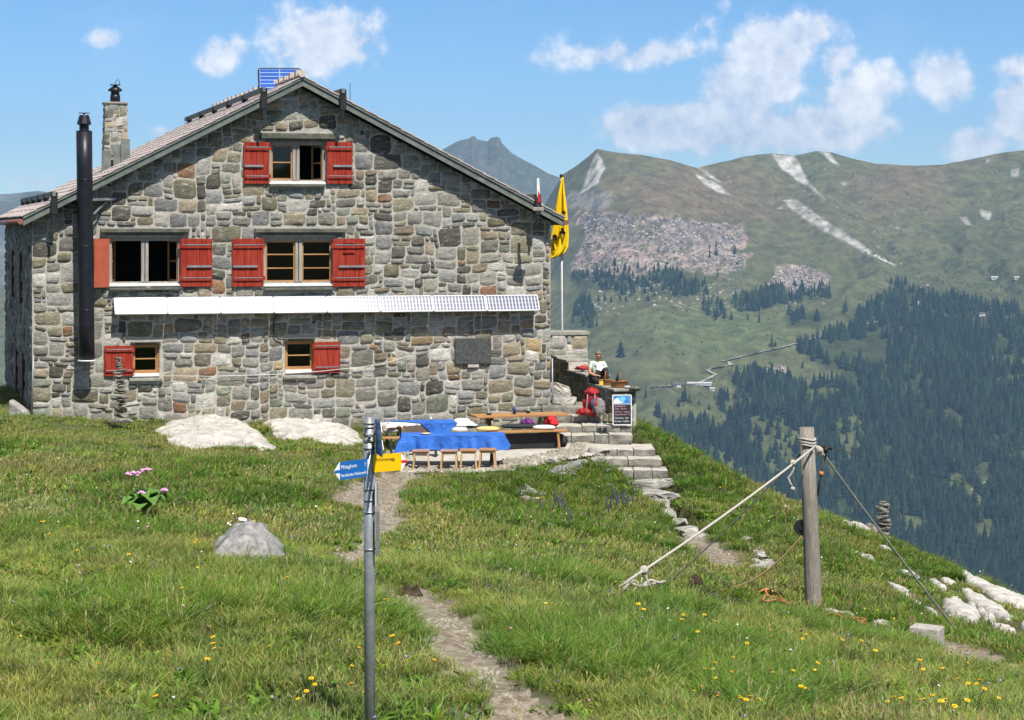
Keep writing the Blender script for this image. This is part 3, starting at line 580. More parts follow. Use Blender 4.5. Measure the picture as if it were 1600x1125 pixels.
PAL = [((.24,.23,.20),24),((.30,.29,.265),20),((.37,.36,.33),12),((.22,.205,.145),18),((.26,.22,.16),13),((.11,.105,.09),8),((.25,.255,.25),14),((.38,.29,.17),2),((.22,.13,.08),1),((.22,.24,.19),5),((.47,.455,.42),5)]
def stone_field(w, top, zb, cell, holes, seed, depth=.027, sizes=None, N=7, x0=0.0, dark=1.0):
    """irregular coursed rubble in a plane: returns verts (x, out, z), faces, colours"""
    r_ = random.Random(seed); zt = max(top(x0+w*k/40) for k in range(41)); nx = int(w/cell); cw = w/nx; nz = int(math.ceil((zt-zb)/cell))
    occ = np.zeros((nx, nz), bool)
    def blocked(i, j):
        x = x0+(i+.5)*cw; z = zb+(j+.5)*cell
        if z > top(x)+cell*.3: return True
        return any(a-.02 < x < b+.02 and c-.02 < z < d+.02 for a, b, c, d in holes)
    for i in range(nx):
        for j in range(nz): occ[i, j] = blocked(i, j)
    SZ = sizes or [(4,3,9),(3,2,16),(3,3,8),(2,2,9),(4,2,15),(5,3,7),(5,2,9),(2,1,12),(3,1,13),(4,1,9),(5,4,3),(1,1,3),(6,3,3)]
    pick_ = [s[:2] for s in SZ for _ in range(s[2])]; V = []; Fq = []; C = []
    pal = [c for c, k in PAL for _ in range(k)]
    def warp(x, z):
        return (x+.09*(float(vnoise(x*1.9, z*1.9, seed))-.5)+.055*(float(vnoise(x*6, z*6, seed+3))-.5), z+.13*(float(vnoise(x*1.7+5, z*2.1, seed+1))-.5)+.055*(float(vnoise(x*7, z*5, seed+4))-.5))
    g = np.linspace(-1, 1, N); S, T = np.meshgrid(g, g, indexing='ij')
    for j in range(nz):
        for i in range(nx):
            if occ[i, j]: continue
            sw, sh = r_.choice(pick_)
            while True:
                sw = min(sw, nx-i); sh = min(sh, nz-j)
                if not occ[i:i+sw, j:j+sh].any(): break
                if sw >= sh and sw > 1: sw -= 1
                elif sh > 1: sh -= 1
                else: sw -= 1
            if sw*sh == 2 and r_.random() < .2: pass
            occ[i:i+sw, j:j+sh] = True
            a, b = x0+i*cw, x0+(i+sw)*cw; c, d = zb+j*cell, zb+(j+sh)*cell; gp = r_.uniform(.0, .006)
            cn = [warp(*q) for q in ((a,c),(b,c),(b,d),(a,d))]
            k = r_.uniform(.05, .38) if min(sw, sh) > 1 else r_.uniform(.2, .5)
            s2 = S*np.sqrt(1-k*T*T/2)/math.sqrt(1-k/2)*1.0; t2 = T*np.sqrt(1-k*S*S/2)/math.sqrt(1-k/2)
            s2 = s2*(math.sqrt(1-k/2)*.35+.65*1); t2 = t2*(math.sqrt(1-k/2)*.35+.65*1)
            s2 = np.clip(S*np.sqrt(1-k*T*T/2), -1, 1); t2 = np.clip(T*np.sqrt(1-k*S*S/2), -1, 1)
            kx = 1-2*gp/(b-a); kz = 1-2*gp/(d-c); s2 = s2*kx; t2 = t2*kz
            p = (s2+1)/2; q = (t2+1)/2
            X = cn[0][0]*(1-p)*(1-q)+cn[1][0]*p*(1-q)+cn[2][0]*p*q+cn[3][0]*(1-p)*q
            Z = cn[0][1]*(1-p)*(1-q)+cn[1][1]*p*(1-q)+cn[2][1]*p*q+cn[3][1]*(1-p)*q
            X = X+.012*(vnoise(X*23, Z*23, seed+9)-.5); Z = Z+.014*(vnoise(X*21+4, Z*21, seed+8)-.5)
            e = np.maximum(np.abs(S), np.abs(T)); hgt = depth*r_.uniform(.55, 1.5)
            lean = r_.uniform(-.3, .3); lean2 = r_.uniform(-.25, .25)
            H = hgt*(1-e**7)*(1+lean*S+lean2*T)+(e < .99)*(.016*(vnoise(X*13, Z*17, seed+20)-.5)+.010*(vnoise(X*37, Z*45, seed+21)-.5))-.005*(e > .99)
            for (ha, hb, hc, hd) in holes:
                m_ = (X > ha-.012) & (X < hb+.012) & (Z > hc-.012) & (Z < hd+.012)
                if m_.any():
                    xc = (X[m_]); zc = (Z[m_]); dl = xc-(ha-.012); dr_ = (hb+.012)-xc; db = zc-(hc-.012); dt = (hd+.012)-zc
                    mn = np.minimum(np.minimum(dl, dr_), np.minimum(db, dt))
                    X[m_] = np.where(mn == dl, ha-.012, np.where(mn == dr_, hb+.012, xc)); Z[m_] = np.where(mn == db, hc-.012, np.where(mn == dt, hd+.012, zc))
            X = np.clip(X, x0+.0, x0+w); tp = np.array([top(x) for x in X.ravel()]).reshape(X.shape); Z = np.minimum(Z, tp)
            cc = np.array(r_.choice(pal))*np.array([1.01,1.0,.965])*r_.uniform(.66, 1.25)*dark
            mott = 1+.20*(vnoise(X*9, Z*14, seed+30)-.5)*2
            base = len(V)*N*N; V.append(np.stack([X, H, Z], -1).reshape(-1, 3)); C.append((cc[None]*mott.reshape(-1, 1)))
            I = (np.arange(N*N).reshape(N, N))+base
            Fq.append(np.stack([I[:-1, :-1], I[1:, :-1], I[1:, 1:], I[:-1, 1:]], -1).reshape(-1, 4))
    return np.concatenate(V), np.concatenate(Fq), np.concatenate(C)

def stone_mat(name, light=1.0):
    m = bpy.data.materials.new(name); m.use_nodes = True; nt = m.node_tree; N = nt.nodes.new; L = nt.links.new; b = nt.nodes['Principled BSDF']
    b.inputs['Roughness'].default_value = .88; b.inputs['Specular IOR Level'].default_value = .25
    tc = N('ShaderNodeTexCoord'); at = N('ShaderNodeAttribute'); at.attribute_name = 'Col'
    def ns(sc, st, det=8):
        mp = N('ShaderNodeMapping'); mp.inputs['Scale'].default_value = st; L(tc.outputs['Object'], mp.inputs[0])
        n = N('ShaderNodeTexNoise'); n.inputs['Scale'].default_value = sc; n.inputs['Detail'].default_value = det; n.inputs['Roughness'].default_value = .65; L(mp.outputs[0], n.inputs['Vector']); return n.outputs[0]
    def rng(v, a, c, lo, hi):
        r = N('ShaderNodeMapRange'); L(v, r.inputs[0]); r.inputs[1].default_value = a; r.inputs[2].default_value = c; r.inputs[3].default_value = lo; r.inputs[4].default_value = hi; return r.outputs[0]
    v1 = rng(ns(14, (1,1,1.8)), .3, .7, .62, 1.38)
    mu = N('ShaderNodeMix'); mu.data_type = 'RGBA'; mu.blend_type = 'MULTIPLY'; mu.inputs['Factor'].default_value = 1
    cb = N('ShaderNodeCombineColor'); [L(v1, cb.inputs[i]) for i in range(3)]
    L(at.outputs['Color'], mu.inputs['A']); L(cb.outputs[0], mu.inputs['B'])
    # pale lichen / quartz veins and ochre weathering
    m1 = N('ShaderNodeMix'); m1.data_type = 'RGBA'; L(rng(ns(6.5, (1,1,2.4)), .56, .66, 0, .55), m1.inputs['Factor']); L(mu.outputs['Result'], m1.inputs['A']); m1.inputs['B'].default_value = (.50,.49,.45,1)
    m2 = N('ShaderNodeMix'); m2.data_type = 'RGBA'; L(rng(ns(3.3, (1.3,1,1.7)), .60, .70, 0, .45), m2.inputs['Factor']); L(m1.outputs['Result'], m2.inputs['A']); m2.inputs['B'].default_value = (.33,.24,.12,1)
    m3 = N('ShaderNodeMix'); m3.data_type = 'RGBA'; L(rng(ns(22, (1,1,1)), .58, .72, 0, .6), m3.inputs['Factor']); L(m2.outputs['Result'], m3.inputs['A']); m3.inputs['B'].default_value = (.07,.068,.06,1)
    L(m3.outputs['Result'], b.inputs['Base Color'])
    bp = N('ShaderNodeBump'); bp.inputs['Strength'].default_value = .9; bp.inputs['Distance'].default_value = .035; L(ns(19, (1,1,2.2), 10), bp.inputs['Height']); L(bp.outputs[0], b.inputs['Normal'])
    return m
m_stone = stone_mat('rubble_stone')
m_mortar = M('lime_mortar', (.38,.355,.30), .95, col2=(.53,.50,.44), scale=7, bump=1, bscale=60, spec=.1)
m_rakeb = M('rake_board', (.15,.165,.15), .7, var=.25, scale=5, stretch=(1,1,1), bump=.3)
m_slate = M('roof_slate', (.40,.33,.295), .85, col2=(.56,.49,.45), scale=5, bump=.6, bscale=20, stretch=(1,.6,1))
m_iron = M('black_iron', (.018,.018,.02), .6, var=.3)
m_pipe = M('pipe_metal', (.022,.023,.028), .38, var=.2, metal=.35)
m_zinc = M('galvanised_metal', (.30,.31,.32), .5, var=.2, metal=.5)
m_red = M('red_shutter_paint', (.23,.018,.010), .7, col2=(.36,.058,.035), scale=5, stretch=(6,1,.4), bump=.15, bscale=30, spec=.1)
m_red2 = M('faded_red_paint', (.42,.095,.05), .6, var=.15, scale=4)
m_oldwood = M('weathered_wood', (.26,.235,.20), .85, col2=(.42,.39,.35), scale=5, stretch=(4,4,.5), bump=.5, bscale=40)
m_white = M('white_paint', (.74,.74,.71), .6, var=.06)
m_orange = M('varnished_larch', (.34,.165,.06), .5, col2=(.46,.25,.10), scale=3, stretch=(1,6,6), bump=.15)
m_slab = M('slate_slab', (.075,.078,.06), .8, col2=(.15,.15,.12), scale=6, bump=.6)
m_sill2 = M('stone_sill', (.30,.29,.25), .85, var=.25, scale=6, bump=.6)
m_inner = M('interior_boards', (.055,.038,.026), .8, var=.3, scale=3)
def glass_mat():
    m = bpy.data.materials.new('window_glass'); m.use_nodes = True; nt = m.node_tree; N = nt.nodes.new; nt.nodes.clear()
    o = N('ShaderNodeOutputMaterial'); t = N('ShaderNodeBsdfTransparent'); t.inputs[0].default_value = (.72,.76,.74,1); g = N('ShaderNodeBsdfGlossy'); g.inputs['Roughness'].default_value = .02
    f = N('ShaderNodeFresnel'); f.inputs[0].default_value = 1.5; x = N('ShaderNodeMixShader'); L = nt.links.new
    L(f.outputs[0], x.inputs[0]); L(t.outputs[0], x.inputs[1]); L(g.outputs[0], x.inputs[2]); L(x.outputs[0], o.inputs[0]); return m
m_glass = glass_mat()

hut = thing('mountain_hut', 'large rubble-stone mountain hut with red shutters and a gabled roof', 'house', H0, TH)
WIN = [ # outline px of the opening, then style
 dict(b=(420,222,509,288), lint=(408,209,524,219), sill=(421,288,508,294), kind='top'),
 dict(b=(170,371,283,448), lint=(157,357,296,366), sill=(170,448,282,456), kind='open'),
 dict(b=(411,371,523,448), lint=(398,357,541,366), sill=(412,448,520,456), kind='bars'),
 dict(b=(206,537,249,589), lint=(204,534,252,538), sill=(202,589,254,598), kind='small'),
 dict(b=(445,532,491,583), lint=(443,528,493,532), sill=(443,586,495,594), kind='small')]
for w in WIN:
    x0, y0, x1, y1 = w['b']; a = Fc(x0, y1); b = Fc(x1, y0); w['r'] = (a[0], b[0], a[1], b[1])
    l = w['lint']; a = Fc(l[0], l[3], -.05); b = Fc(l[2], l[1], -.05); w['lr'] = (a[0], b[0], a[1], b[1])
    l = w['sill']; a = Fc(l[0], l[3], -.05); b = Fc(l[2], l[1], -.05); w['sr'] = (a[0], b[0], a[1], b[1])
holes = [w['r'] for w in WIN]; blockers = holes+[w['lr'] for w in WIN]+[w['sr'] for w in WIN]
# --- walls: mortar body with reveals, stones over it
body = MB(); us = sorted(set([round(k*.35, 3) for k in range(int(HW/.35)+1)]+[HW, UR]+[v for h in holes for v in h[:2]])); ZB = -.55
for a, b in zip(us[:-1], us[1:]):
    m_ = (a+b)/2; hs = sorted([h for h in holes if h[0] < m_ < h[1]], key=lambda h: h[2]); z = ZB
    for h in hs: body.add([(a,0,z),(b,0,z),(b,0,h[2]),(a,0,h[2])], [(0,1,2,3)]); z = h[3]
    body.add([(a,0,z),(b,0,z),(b,0,wtop(b)),(a,0,wtop(a))], [(0,1,2,3)])
for a, b, c, d in holes:
    body.add([(a,0,c),(b,0,c),(b,0,d),(a,0,d),(a,.45,c),(b,.45,c),(b,.45,d),(a,.45,d)], [(0,1,5,4),(1,2,6,5),(2,3,7,6),(3,0,4,7)])
e_ = wtop(0)
body.add([(0,0,ZB),(0,HL,ZB),(0,HL,e_),(0,0,e_)], [(0,1,2,3)]); body.add([(HW,0,ZB),(HW,HL,ZB),(HW,HL,e_),(HW,0,e_)], [(0,1,2,3)])
body.add([(0,HL,ZB),(HW,HL,ZB),(HW,HL,e_),(UR,HL,ZR-.2),(0,HL,e_)], [(0,1,2,3,4)])
wall = body.build('wall', m_mortar, hut)
V, Fq, C = stone_field(HW, lambda u: wtop(u)-.01, ZB, .104, blockers, 5)
V[:, 1] = -V[:, 1]
V2, F2, C2 = stone_field(HL, lambda u: e_-.02, ZB, .13, [(4.3,5.1,2.9,4.05),(8.2,9,2.9,4.05),(3.2,4.0,.6,1.8),(6.2,7.0,.6,1.8)], 8, N=5)
Vl = np.stack([-V2[:, 1], V2[:, 0], V2[:, 2]], -1)
V3, F3, C3 = stone_field(HL, lambda u: e_-.02, ZB, .19, [], 9, N=4); Vr = np.stack([HW+V3[:, 1], V3[:, 0], V3[:, 2]], -1)
o = link('stonework', mesh_np('stonework', np.concatenate([V, Vl, Vr]), np.concatenate([Fq, F2+len(V), F3+len(V)+len(V2)]), m_stone, np.concatenate([C, C2, C3])), wall)
tag(o, 'irregular grey, olive and ochre rubble stones of the hut walls')
# dark floor, partitions and ceilings behind the openings
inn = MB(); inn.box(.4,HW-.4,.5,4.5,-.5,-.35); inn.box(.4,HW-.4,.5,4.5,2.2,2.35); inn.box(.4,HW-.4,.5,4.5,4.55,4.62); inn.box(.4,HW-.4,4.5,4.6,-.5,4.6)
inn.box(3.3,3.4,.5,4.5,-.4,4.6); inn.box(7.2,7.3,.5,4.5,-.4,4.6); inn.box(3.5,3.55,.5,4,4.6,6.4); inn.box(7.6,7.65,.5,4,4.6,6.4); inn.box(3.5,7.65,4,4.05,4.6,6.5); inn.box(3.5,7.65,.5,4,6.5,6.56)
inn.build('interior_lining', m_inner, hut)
# --- windows
def shutter(px0, py0, px1, py1, side, strip=(None,), wm=m_red, extra=False, v=-.075):
    a = Fc(px0, py1, v); b = Fc(px1, py0, v); x0, x1, z0, z1 = a[0], b[0], a[1], b[1]; mb = MB(); n = max(3, round((x1-x0)/.14)); w = (x1-x0)/n
    for k in range(n): mb.box(x0+k*w+.002, x0+(k+1)*w-.002, v+.004*(k % 2), v+.03, z0, z1)
    mb.box(x0+.01, x1-.01, v+.028, v+.034, z0+.01, z1-.01)
    s = mb.build('shutter', wm, hut, .003); h = z1-z0
    for f in (.12, .80):
        MB().box(x0+.02, x1-.02, v-.026, v-.002, z0+h*f, z0+h*f+.075).build('batten', wm, s, .006)
    for f in (.175, .865):
        MB().box(x0+.04, x1-.03, v-.034, v-.0265, z0+h*f, z0+h*f+.02).build('iron_strap', m_zinc, s)
    fy = .40 if h > .8 else None
    if fy:
        q = .1 if side > 0 else -.02
        MB().box(x0+q+.03, x1-.12+q, v-.04, v-.004, z0+h*fy, z0+h*fy+.045).build('locking_bar', m_zinc, s)
    hs = x0-.005 if side > 0 else x1+.005
    for f in (.16, .84):
        MB().box(hs-.025, hs+.03, v-.012, v+.05, z0+h*f-.03, z0+h*f+.06).build('hinge', m_red, s)
    if extra:
        for f in (.70, .90): MB().box(x0+.22, x1-.24, v-.03, v-.003, z0+h*f, z0+h*f+.05).build('batten', wm, s, .004)
    return s
def window(w):
    x0, x1, z0, z1 = w['r']; k = w['kind']; small = k == 'small'; t = .065 if not small else .04; yf = .10
    f = MB(); f.box(x0, x0+t, yf-.05, yf+.05, z0+.07, z1); f.box(x1-t, x1, yf-.05, yf+.05, z0+.07, z1); f.box(x0+t, x1-t, yf-.045, yf+.045, z1-t*1.1, z1)
    f.box(x0+t, x1-t, yf-.04, yf+.05, z0+.07, z0+.10)
    xm = (x0+x1)/2+(.0 if k != 'top' else -.02); mw = .075
    if not small: f.box(xm-mw, xm-.008, yf-.06, yf+.05, z0+.1, z1-t*1.1); f.box(xm+.008, xm+mw, yf-.058, yf+.05, z0+.1, z1-t*1.1)
    W = f.build('window', m_oldwood if not small else m_orange, hut, .004)
    s = MB(); s.box(x0+.005, x1-.005, -.035, yf+.05, z0+.005, z0+.068); s.build('white_ledge', m_white, W, .004)
    l = w['sr']; MB().box(l[0], l[1], -.13 if not small else -.10, .05, l[2]+.03, l[3]-.012).build('sill', m_slab if not small else m_sill2, W, .01)
    l = w['lr']; MB().box(l[0], l[1], -.11, .03, l[2]+.035, l[3]+.0).build('lintel', m_slab, W, .012)
    MB().box(l[0]+.12, l[1]-.1, -.06, .035, l[2]-.02, l[2]+.033).build('drip_board', m_slab, W, .004)
    bays = [(x0+t, xm-mw), (xm+mw, x1-t)] if not small else [(x0+t, x1-t)]
    zb, zt = z0+.10, z1-t*1.1
    for bi, (a, b) in enumerate(bays):
        closed = small or k == 'bars' or (k == 'top' and bi == 0); c = .035
        if closed:
            g = MB(); g.box(a, a+c, yf-.02, yf+.02, zb, zt); g.box(b-c, b, yf-.02, yf+.02, zb, zt); g.box(a+c, b-c, yf-.02, yf+.02, zb, zb+c); g.box(a+c, b-c, yf-.02, yf+.02, zt-c, zt)
            nb = 2 if k == 'bars' else 1
            for q in range(nb): zz = zb+(zt-zb)*(q+1)/(nb+1); g.box(a+c, b-c, yf-.018, yf+.018, zz-.013, zz+.013)
            g.build('casement', m_orange, W, .003)
            MB().add([(a+c,yf+.005,zb+c),(b-c,yf+.005,zb+c),(b-c,yf+.005,zt-c),(a+c,yf+.005,zt-c)], [(0,1,2,3)]).build('pane', m_glass, W)
        else:   # casement swung inwards
            ang = R(100 if bi == 0 else 80); hx = a if bi == 0 else b; wd = (b-a)*.96; dx = math.cos(ang)*wd*(1 if bi == 0 else 1); dy = math.sin(ang)*wd
            dx = .12 if bi == 0 else -.12
            g = MB()
            for z in (zb+.02, (zb+zt)/2, zt-.02): g.bar((hx, yf+.03, z), (hx+dx, yf+.03+wd, z), .035, .035)
            g.bar((hx, yf+.03, zb), (hx, yf+.03, zt), .035, .035); g.bar((hx+dx, yf+.03+wd, zb), (hx+dx, yf+.03+wd, zt), .035, .035); g.build('casement', m_orange, W)
            MB().add([(hx,yf+.03,zb+.03),(hx+dx,yf+.03+wd,zb+.03),(hx+dx,yf+.03+wd,zt-.03),(hx,yf+.03,zt-.03)], [(0,1,2,3)]).build('pane', m_glass, W)
    return W
for w in WIN: window(w)
shutter(381, 222, 421, 287, -1); shutter(511, 222, 551, 287, 1)
shutter(282, 373, 332, 448, 1); shutter(363, 373, 412, 448, -1); shutter(520, 373, 571, 448, 1, extra=True)
shutter(163, 540, 208, 588, -1); shutter(490, 534, 532, 583, 1)
a = Fc(146, 449, -.1); b = Fc(171, 373, -.03)
s = MB(); s.add([(b[0]-.0,-.03,a[1]),(a[0],-.30,a[1]),(a[0],-.30,b[1]),(b[0],-.03,b[1]),(b[0],-.0,a[1]),(a[0]-.01,-.27,a[1]),(a[0]-.01,-.27,b[1]),(b[0],-.0,b[1])], [(0,1,2,3),(4,5,6,7),(0,1,5,4),(1,2,6,5),(2,3,7,6),(3,0,4,7)])
tag(s.build('shutter', m_red2, hut), 'plain faded orange-red shutter behind the black flue pipe')
# dark shutters and frames of the shaded side wall
for (y0, y1, z0, z1, mm) in ((4.3,5.1,2.9,4.05,m_iron),(8.2,9,2.9,4.05,m_iron),(3.2,4.0,.6,1.8,m_inner),(6.2,7.0,.6,1.8,m_inner)):
    MB().box(-.03, .05, y0+.02, y1-.02, z0+.02, z1-.02).build('side_window', mm, hut, .01)
    MB().box(-.07, -.032, y0-.45, y0-.03, z0, z1).build('side_shutter', M('side_shutter_paint', (.16,.05,.03), .7), hut, .01)
# --- roof
FO = .36; EO = .2; rl, rr = -EO, HW+.2
rf = MB()
def slope_poly(u_e, off0, off1):
    return [(UR, ZR+off0), (u_e, rtop(u_e)+off0), (u_e, rtop(u_e)+off1), (UR, ZR+off1)]
for ue in (rl, rr): rf.prism(slope_poly(ue, -.16, -.005), (0, -FO+.03, 0), (1,0,0), (0,0,1), (0, HL+2*FO-.06, 0))
roof = rf.build('roof', m_inner, hut)
for ue in (rl, rr):   # rake boards, front and back, in two steps
    for yy in (-FO, HL+FO-.03): MB().prism(slope_poly(ue, -.19, -.02), (0, yy, 0), (1,0,0), (0,0,1), (0, .03, 0)).build('rake_board', m_rakeb, roof)
    MB().prism([(UR, ZR-.05), (ue, rtop(ue)-.05), (ue, rtop(ue)+.015), (UR, ZR+.015)], (0, -FO-.03, 0), (1,0,0), (0,0,1), (0, .03, 0)).build('rake_board', m_rakeb, roof)
# slates: overlapping courses down each slope, ragged lower edges
def slates(ue, seed):
    r_ = random.Random(seed); mb = MB(); sgn = -1 if ue < UR else 1; Ls = abs(ue-UR); n = 22; step = Ls/n; y0, y1 = -FO-.05, HL+FO+.05; ny_ = 34
    for i in range(n):
        ua = UR+sgn*(i*step); off = r_.uniform(0, .3)
        for j in range(ny_):
            a = y0+(y1-y0)*(j+(off if j else 0))/ny_; b = min(y1, y0+(y1-y0)*(j+1+off)/ny_)
            if j == ny_-1: b = y1
            ub = UR+sgn*((i+1)*step+.05+r_.uniform(-.01, .015)); h0 = .014; h1 = .030+r_.uniform(0, .008)
            vs = []
            for (u, h) in ((ua, h0), (ub, h1)):
                for y in (a+.004, b-.004): vs += [(u, y, rtop(u)+h-.012), (u, y, rtop(u)+h+.012)]
            mb.add(vs, [(1,3,7,5),(0,2,6,4),(4,5,7,6),(0,1,5,4),(2,3,7,6)])
    return mb
slates(rl, 3).build('slate_covering', m_slate, roof); slates(rr, 4).build('slate_covering', m_slate, roof)
rc = MB(); r_ = random.Random(2)
for k in range(38):
    y = -FO-.06+k*(HL+2*FO)/38; rc.tube([(UR-.03, y, ZR+.055+.02*r_.random()), (UR-.03, y+.38, ZR+.03)], [.085, .06], 8)
    if k % 2 == 0: rc.box(UR-.16, UR-.04, y+.05, y+.22, ZR+.02, ZR+.10+.05*r_.random())
rc.build('ridge_tiles', m_slate, roof)
# copper gutter ends
for ue in (rl-.05, rr+.05): MB().tube([(ue, -FO-.02, rtop(ue)-.08), (ue, HL+FO, rtop(ue)-.10)], .06, 10).build('gutter', M('copper_gutter', (.30,.14,.10), .5, var=.2, metal=.4), roof)
# snow guards: logs on iron brackets
for us_ in (4.80, 6.52, .42, 10.92):
    g = MB(); zz = rtop(us_)+.16
    ye = HL if us_ != 10.92 else .3
    g.box(us_-.035, us_+.035, -FO-.12, ye if us_ not in (6.52,) else .6, zz-.06, zz+.05); sg = g.build('snow_guard', m_rakeb, roof, .01)
    for y in ([-FO-.06]+[2.2+k*2.4 for k in range(5)] if us_ < UR else [-FO-.06]):
        bk = MB(); bk.box(us_-.065, us_+.075, y-.012 if y > 0 else y-.04, y+.012 if y > 0 else y+.05, rtop(us_)-.27 if y < 0 else rtop(us_)+.02, zz+.03)
        if y < 0: bk.box(us_-.035, us_+.02, y-.03, y+.03, rtop(us_)-.50, rtop(us_)-.26)
        bk.build('iron_bracket', m_iron, sg, .012)
# --- black flue pipe on the front
c = Fc(135, 350, -.38)[0]+.01; zt = Fc(130, 206, -.38)[1]; zb_ = Fc(134, 563, -.38)[1]; lean = (Fc(135.5,563,-.38)[0]-Fc(131,206,-.38)[0]); ub = Fc(135.5, 563, -.38)[0]; ut = Fc(131.5, 206, -.38)[0]
pts = [(ub+(ut-ub)*k/6, -.38, zb_+(zt-zb_)*k/6) for k in range(7)]
pp = MB(); pp.tube(pts, .165, 24)
for k in (.22, .50, .79): pp.tube([(ub+(ut-ub)*k, -.38, zb_+(zt-zb_)*k-.012), (ub+(ut-ub)*k, -.38, zb_+(zt-zb_)*k+.012)], .169, 24)
fl = pp.build('flue_pipe', m_pipe, hut)
cw = MB(); cw.lathe((ut, -.38, zt), [(.168,0),(.17,.02),(.10,.03),(.10,.14),(.145,.15),(.15,.17),(.10,.34),(.095,.35)], 10, False); cw.build('cowl', m_pipe, fl)
MB().tube([(ut,-.38,zt+.35),(ut,-.38,zt+.40)], .02, 6).lathe((ut,-.38,zt+.385), [(.12,0),(.12,.012)], 14).build('cap_disc', m_pipe, fl)
MB().lathe((ub,-.38,zb_-.02), [(.185,0),(.185,.03)], 24).build('white_collar', m_white, fl)
for z in (Fc(135,312,-.2)[1], Fc(135,470,-.2)[1], Fc(135,545,-.2)[1]): MB().box(ub-.02, ub+.02, -.24, 0, z-.02, z+.02).build('wall_bracket', m_iron, fl)
z = Fc(135, 312, -.2)[1]; MB().bar((ub+.1,-.34,z),(ub+.62,-.02,z+.02), .05, .05).bar((ub+.15,-.3,z-.3),(ub+.45,-.02,z-.02), .03, .03).build('wall_bracket', m_zinc, fl)
# --- row of solar panels on the wall
def cell_mat(name, base, line, sx, sz, rough, mort=.045):
    m = bpy.data.materials.new(name); m.use_nodes = True; nt = m.node_tree; N = nt.nodes.new; L = nt.links.new; b = nt.nodes['Principled BSDF']
    tc = N('ShaderNodeTexCoord'); br = N('ShaderNodeTexBrick'); br.offset = 0; br.inputs['Scale'].default_value = 1; br.inputs['Brick Width'].default_value = sx; br.inputs['Row Height'].default_value = sz; br.inputs['Mortar Size'].default_value = min(sx, sz)*mort
    br.inputs['Color1'].default_value = (*base, 1); br.inputs['Color2'].default_value = (*[c*1.5 for c in base], 1); br.inputs['Mortar'].default_value = (*line, 1)
    mp = N('ShaderNodeMapping'); L(tc.outputs['UV'], mp.inputs[0]); L(mp.outputs[0], br.inputs['Vector']); L(br.outputs['Color'], b.inputs['Base Color'])
    b.inputs['Roughness'].default_value = rough; b.inputs['Specular IOR Level'].default_value = .5; return m
m_cell = cell_mat('solar_cells', (.022,.026,.075), (.40,.42,.46), .0625, .25, .5, .20)
m_cell.node_tree.nodes['Principled BSDF'].inputs['Coat Weight'].default_value = 1.0; m_cell.node_tree.nodes['Principled BSDF'].inputs['Coat Roughness'].default_value = .185; m_cell.node_tree.nodes['Principled BSDF'].inputs['Specular IOR Level'].default_value = .1
m_cell2 = cell_mat('blue_cells', (.03,.09,.36), (.35,.50,.80), .5, .1, .3, .10)
m_alu = M('aluminium_frame', (.62,.63,.65), .6, var=.05, metal=0)
def panel_face(o_):   # uv 0..1 over the single quad
    me = o_.data; uv = me.uv_layers.new(name='UVMap')
    vx = [v.co for v in me.vertices]; x0 = min(v.x for v in vx); x1 = max(v.x for v in vx); z0 = min(v.z for v in vx); z1 = max(v.z for v in vx)
    for l in me.loops: uv.data[l.index].uv = ((vx[l.vertex_index].x-x0)/(x1-x0), (vx[l.vertex_index].z-z0)/(z1-z0))
bx = [178+k*(841-178)/8 for k in range(9)]
for k in range(8):
    ft = lambda x: 465.5-(x-178)*4.5/662
    u0 = Fc(bx[k]+.35, 475, -.2)[0]; u1 = Fc(bx[k+1]-.35, 475, -.2)[0]
    zt_ = Fc((bx[k]+bx[k+1])/2, ft((bx[k]+bx[k+1])/2), -.14)[1]; y0, y1 = -.14, -.14-.40*math.sin(R(31.5)); z1 = zt_; z0 = zt_-.40*math.cos(R(31.5))
    n = Vector((0, -math.cos(R(31.5)), math.sin(R(31.5)))); d = Vector((0, y0-y1, z1-z0)).normalized()
    mb = MB(); A = Vector((u0,y1,z0)); B = Vector((u1,y1,z0)); c1 = A+d*.40; c2 = B+d*.40
    mb.bar(A+d*.012, B+d*.012, .035, .024, up=d); mb.bar(c1-d*.012, c2-d*.012, .035, .024, up=d)
    mb.bar(A+Vector((.012,0,0)), c1+Vector((.012,0,0)), .035, .024, up=(1,0,0)); mb.bar(B-Vector((.012,0,0)), c2-Vector((.012,0,0)), .035, .024, up=(1,0,0))
    mb.add([A-n*.012, B-n*.012, c2-n*.012, c1-n*.012], [(0,1,2,3)])
    sp_ = mb.build('solar_panel', m_alu, hut)
    f = MB(); f.add([A+n*.006, B+n*.006, c2+n*.006, c1+n*.006], [(0,1,2,3)]); fo = f.build('cell_face', m_cell, sp_); panel_face(fo)
    MB().bar(((u0+.1), -.002, z0+.30), (u0+.1, y1+.05, z0+.06), .02, .02).build('support_arm', m_iron, sp_)
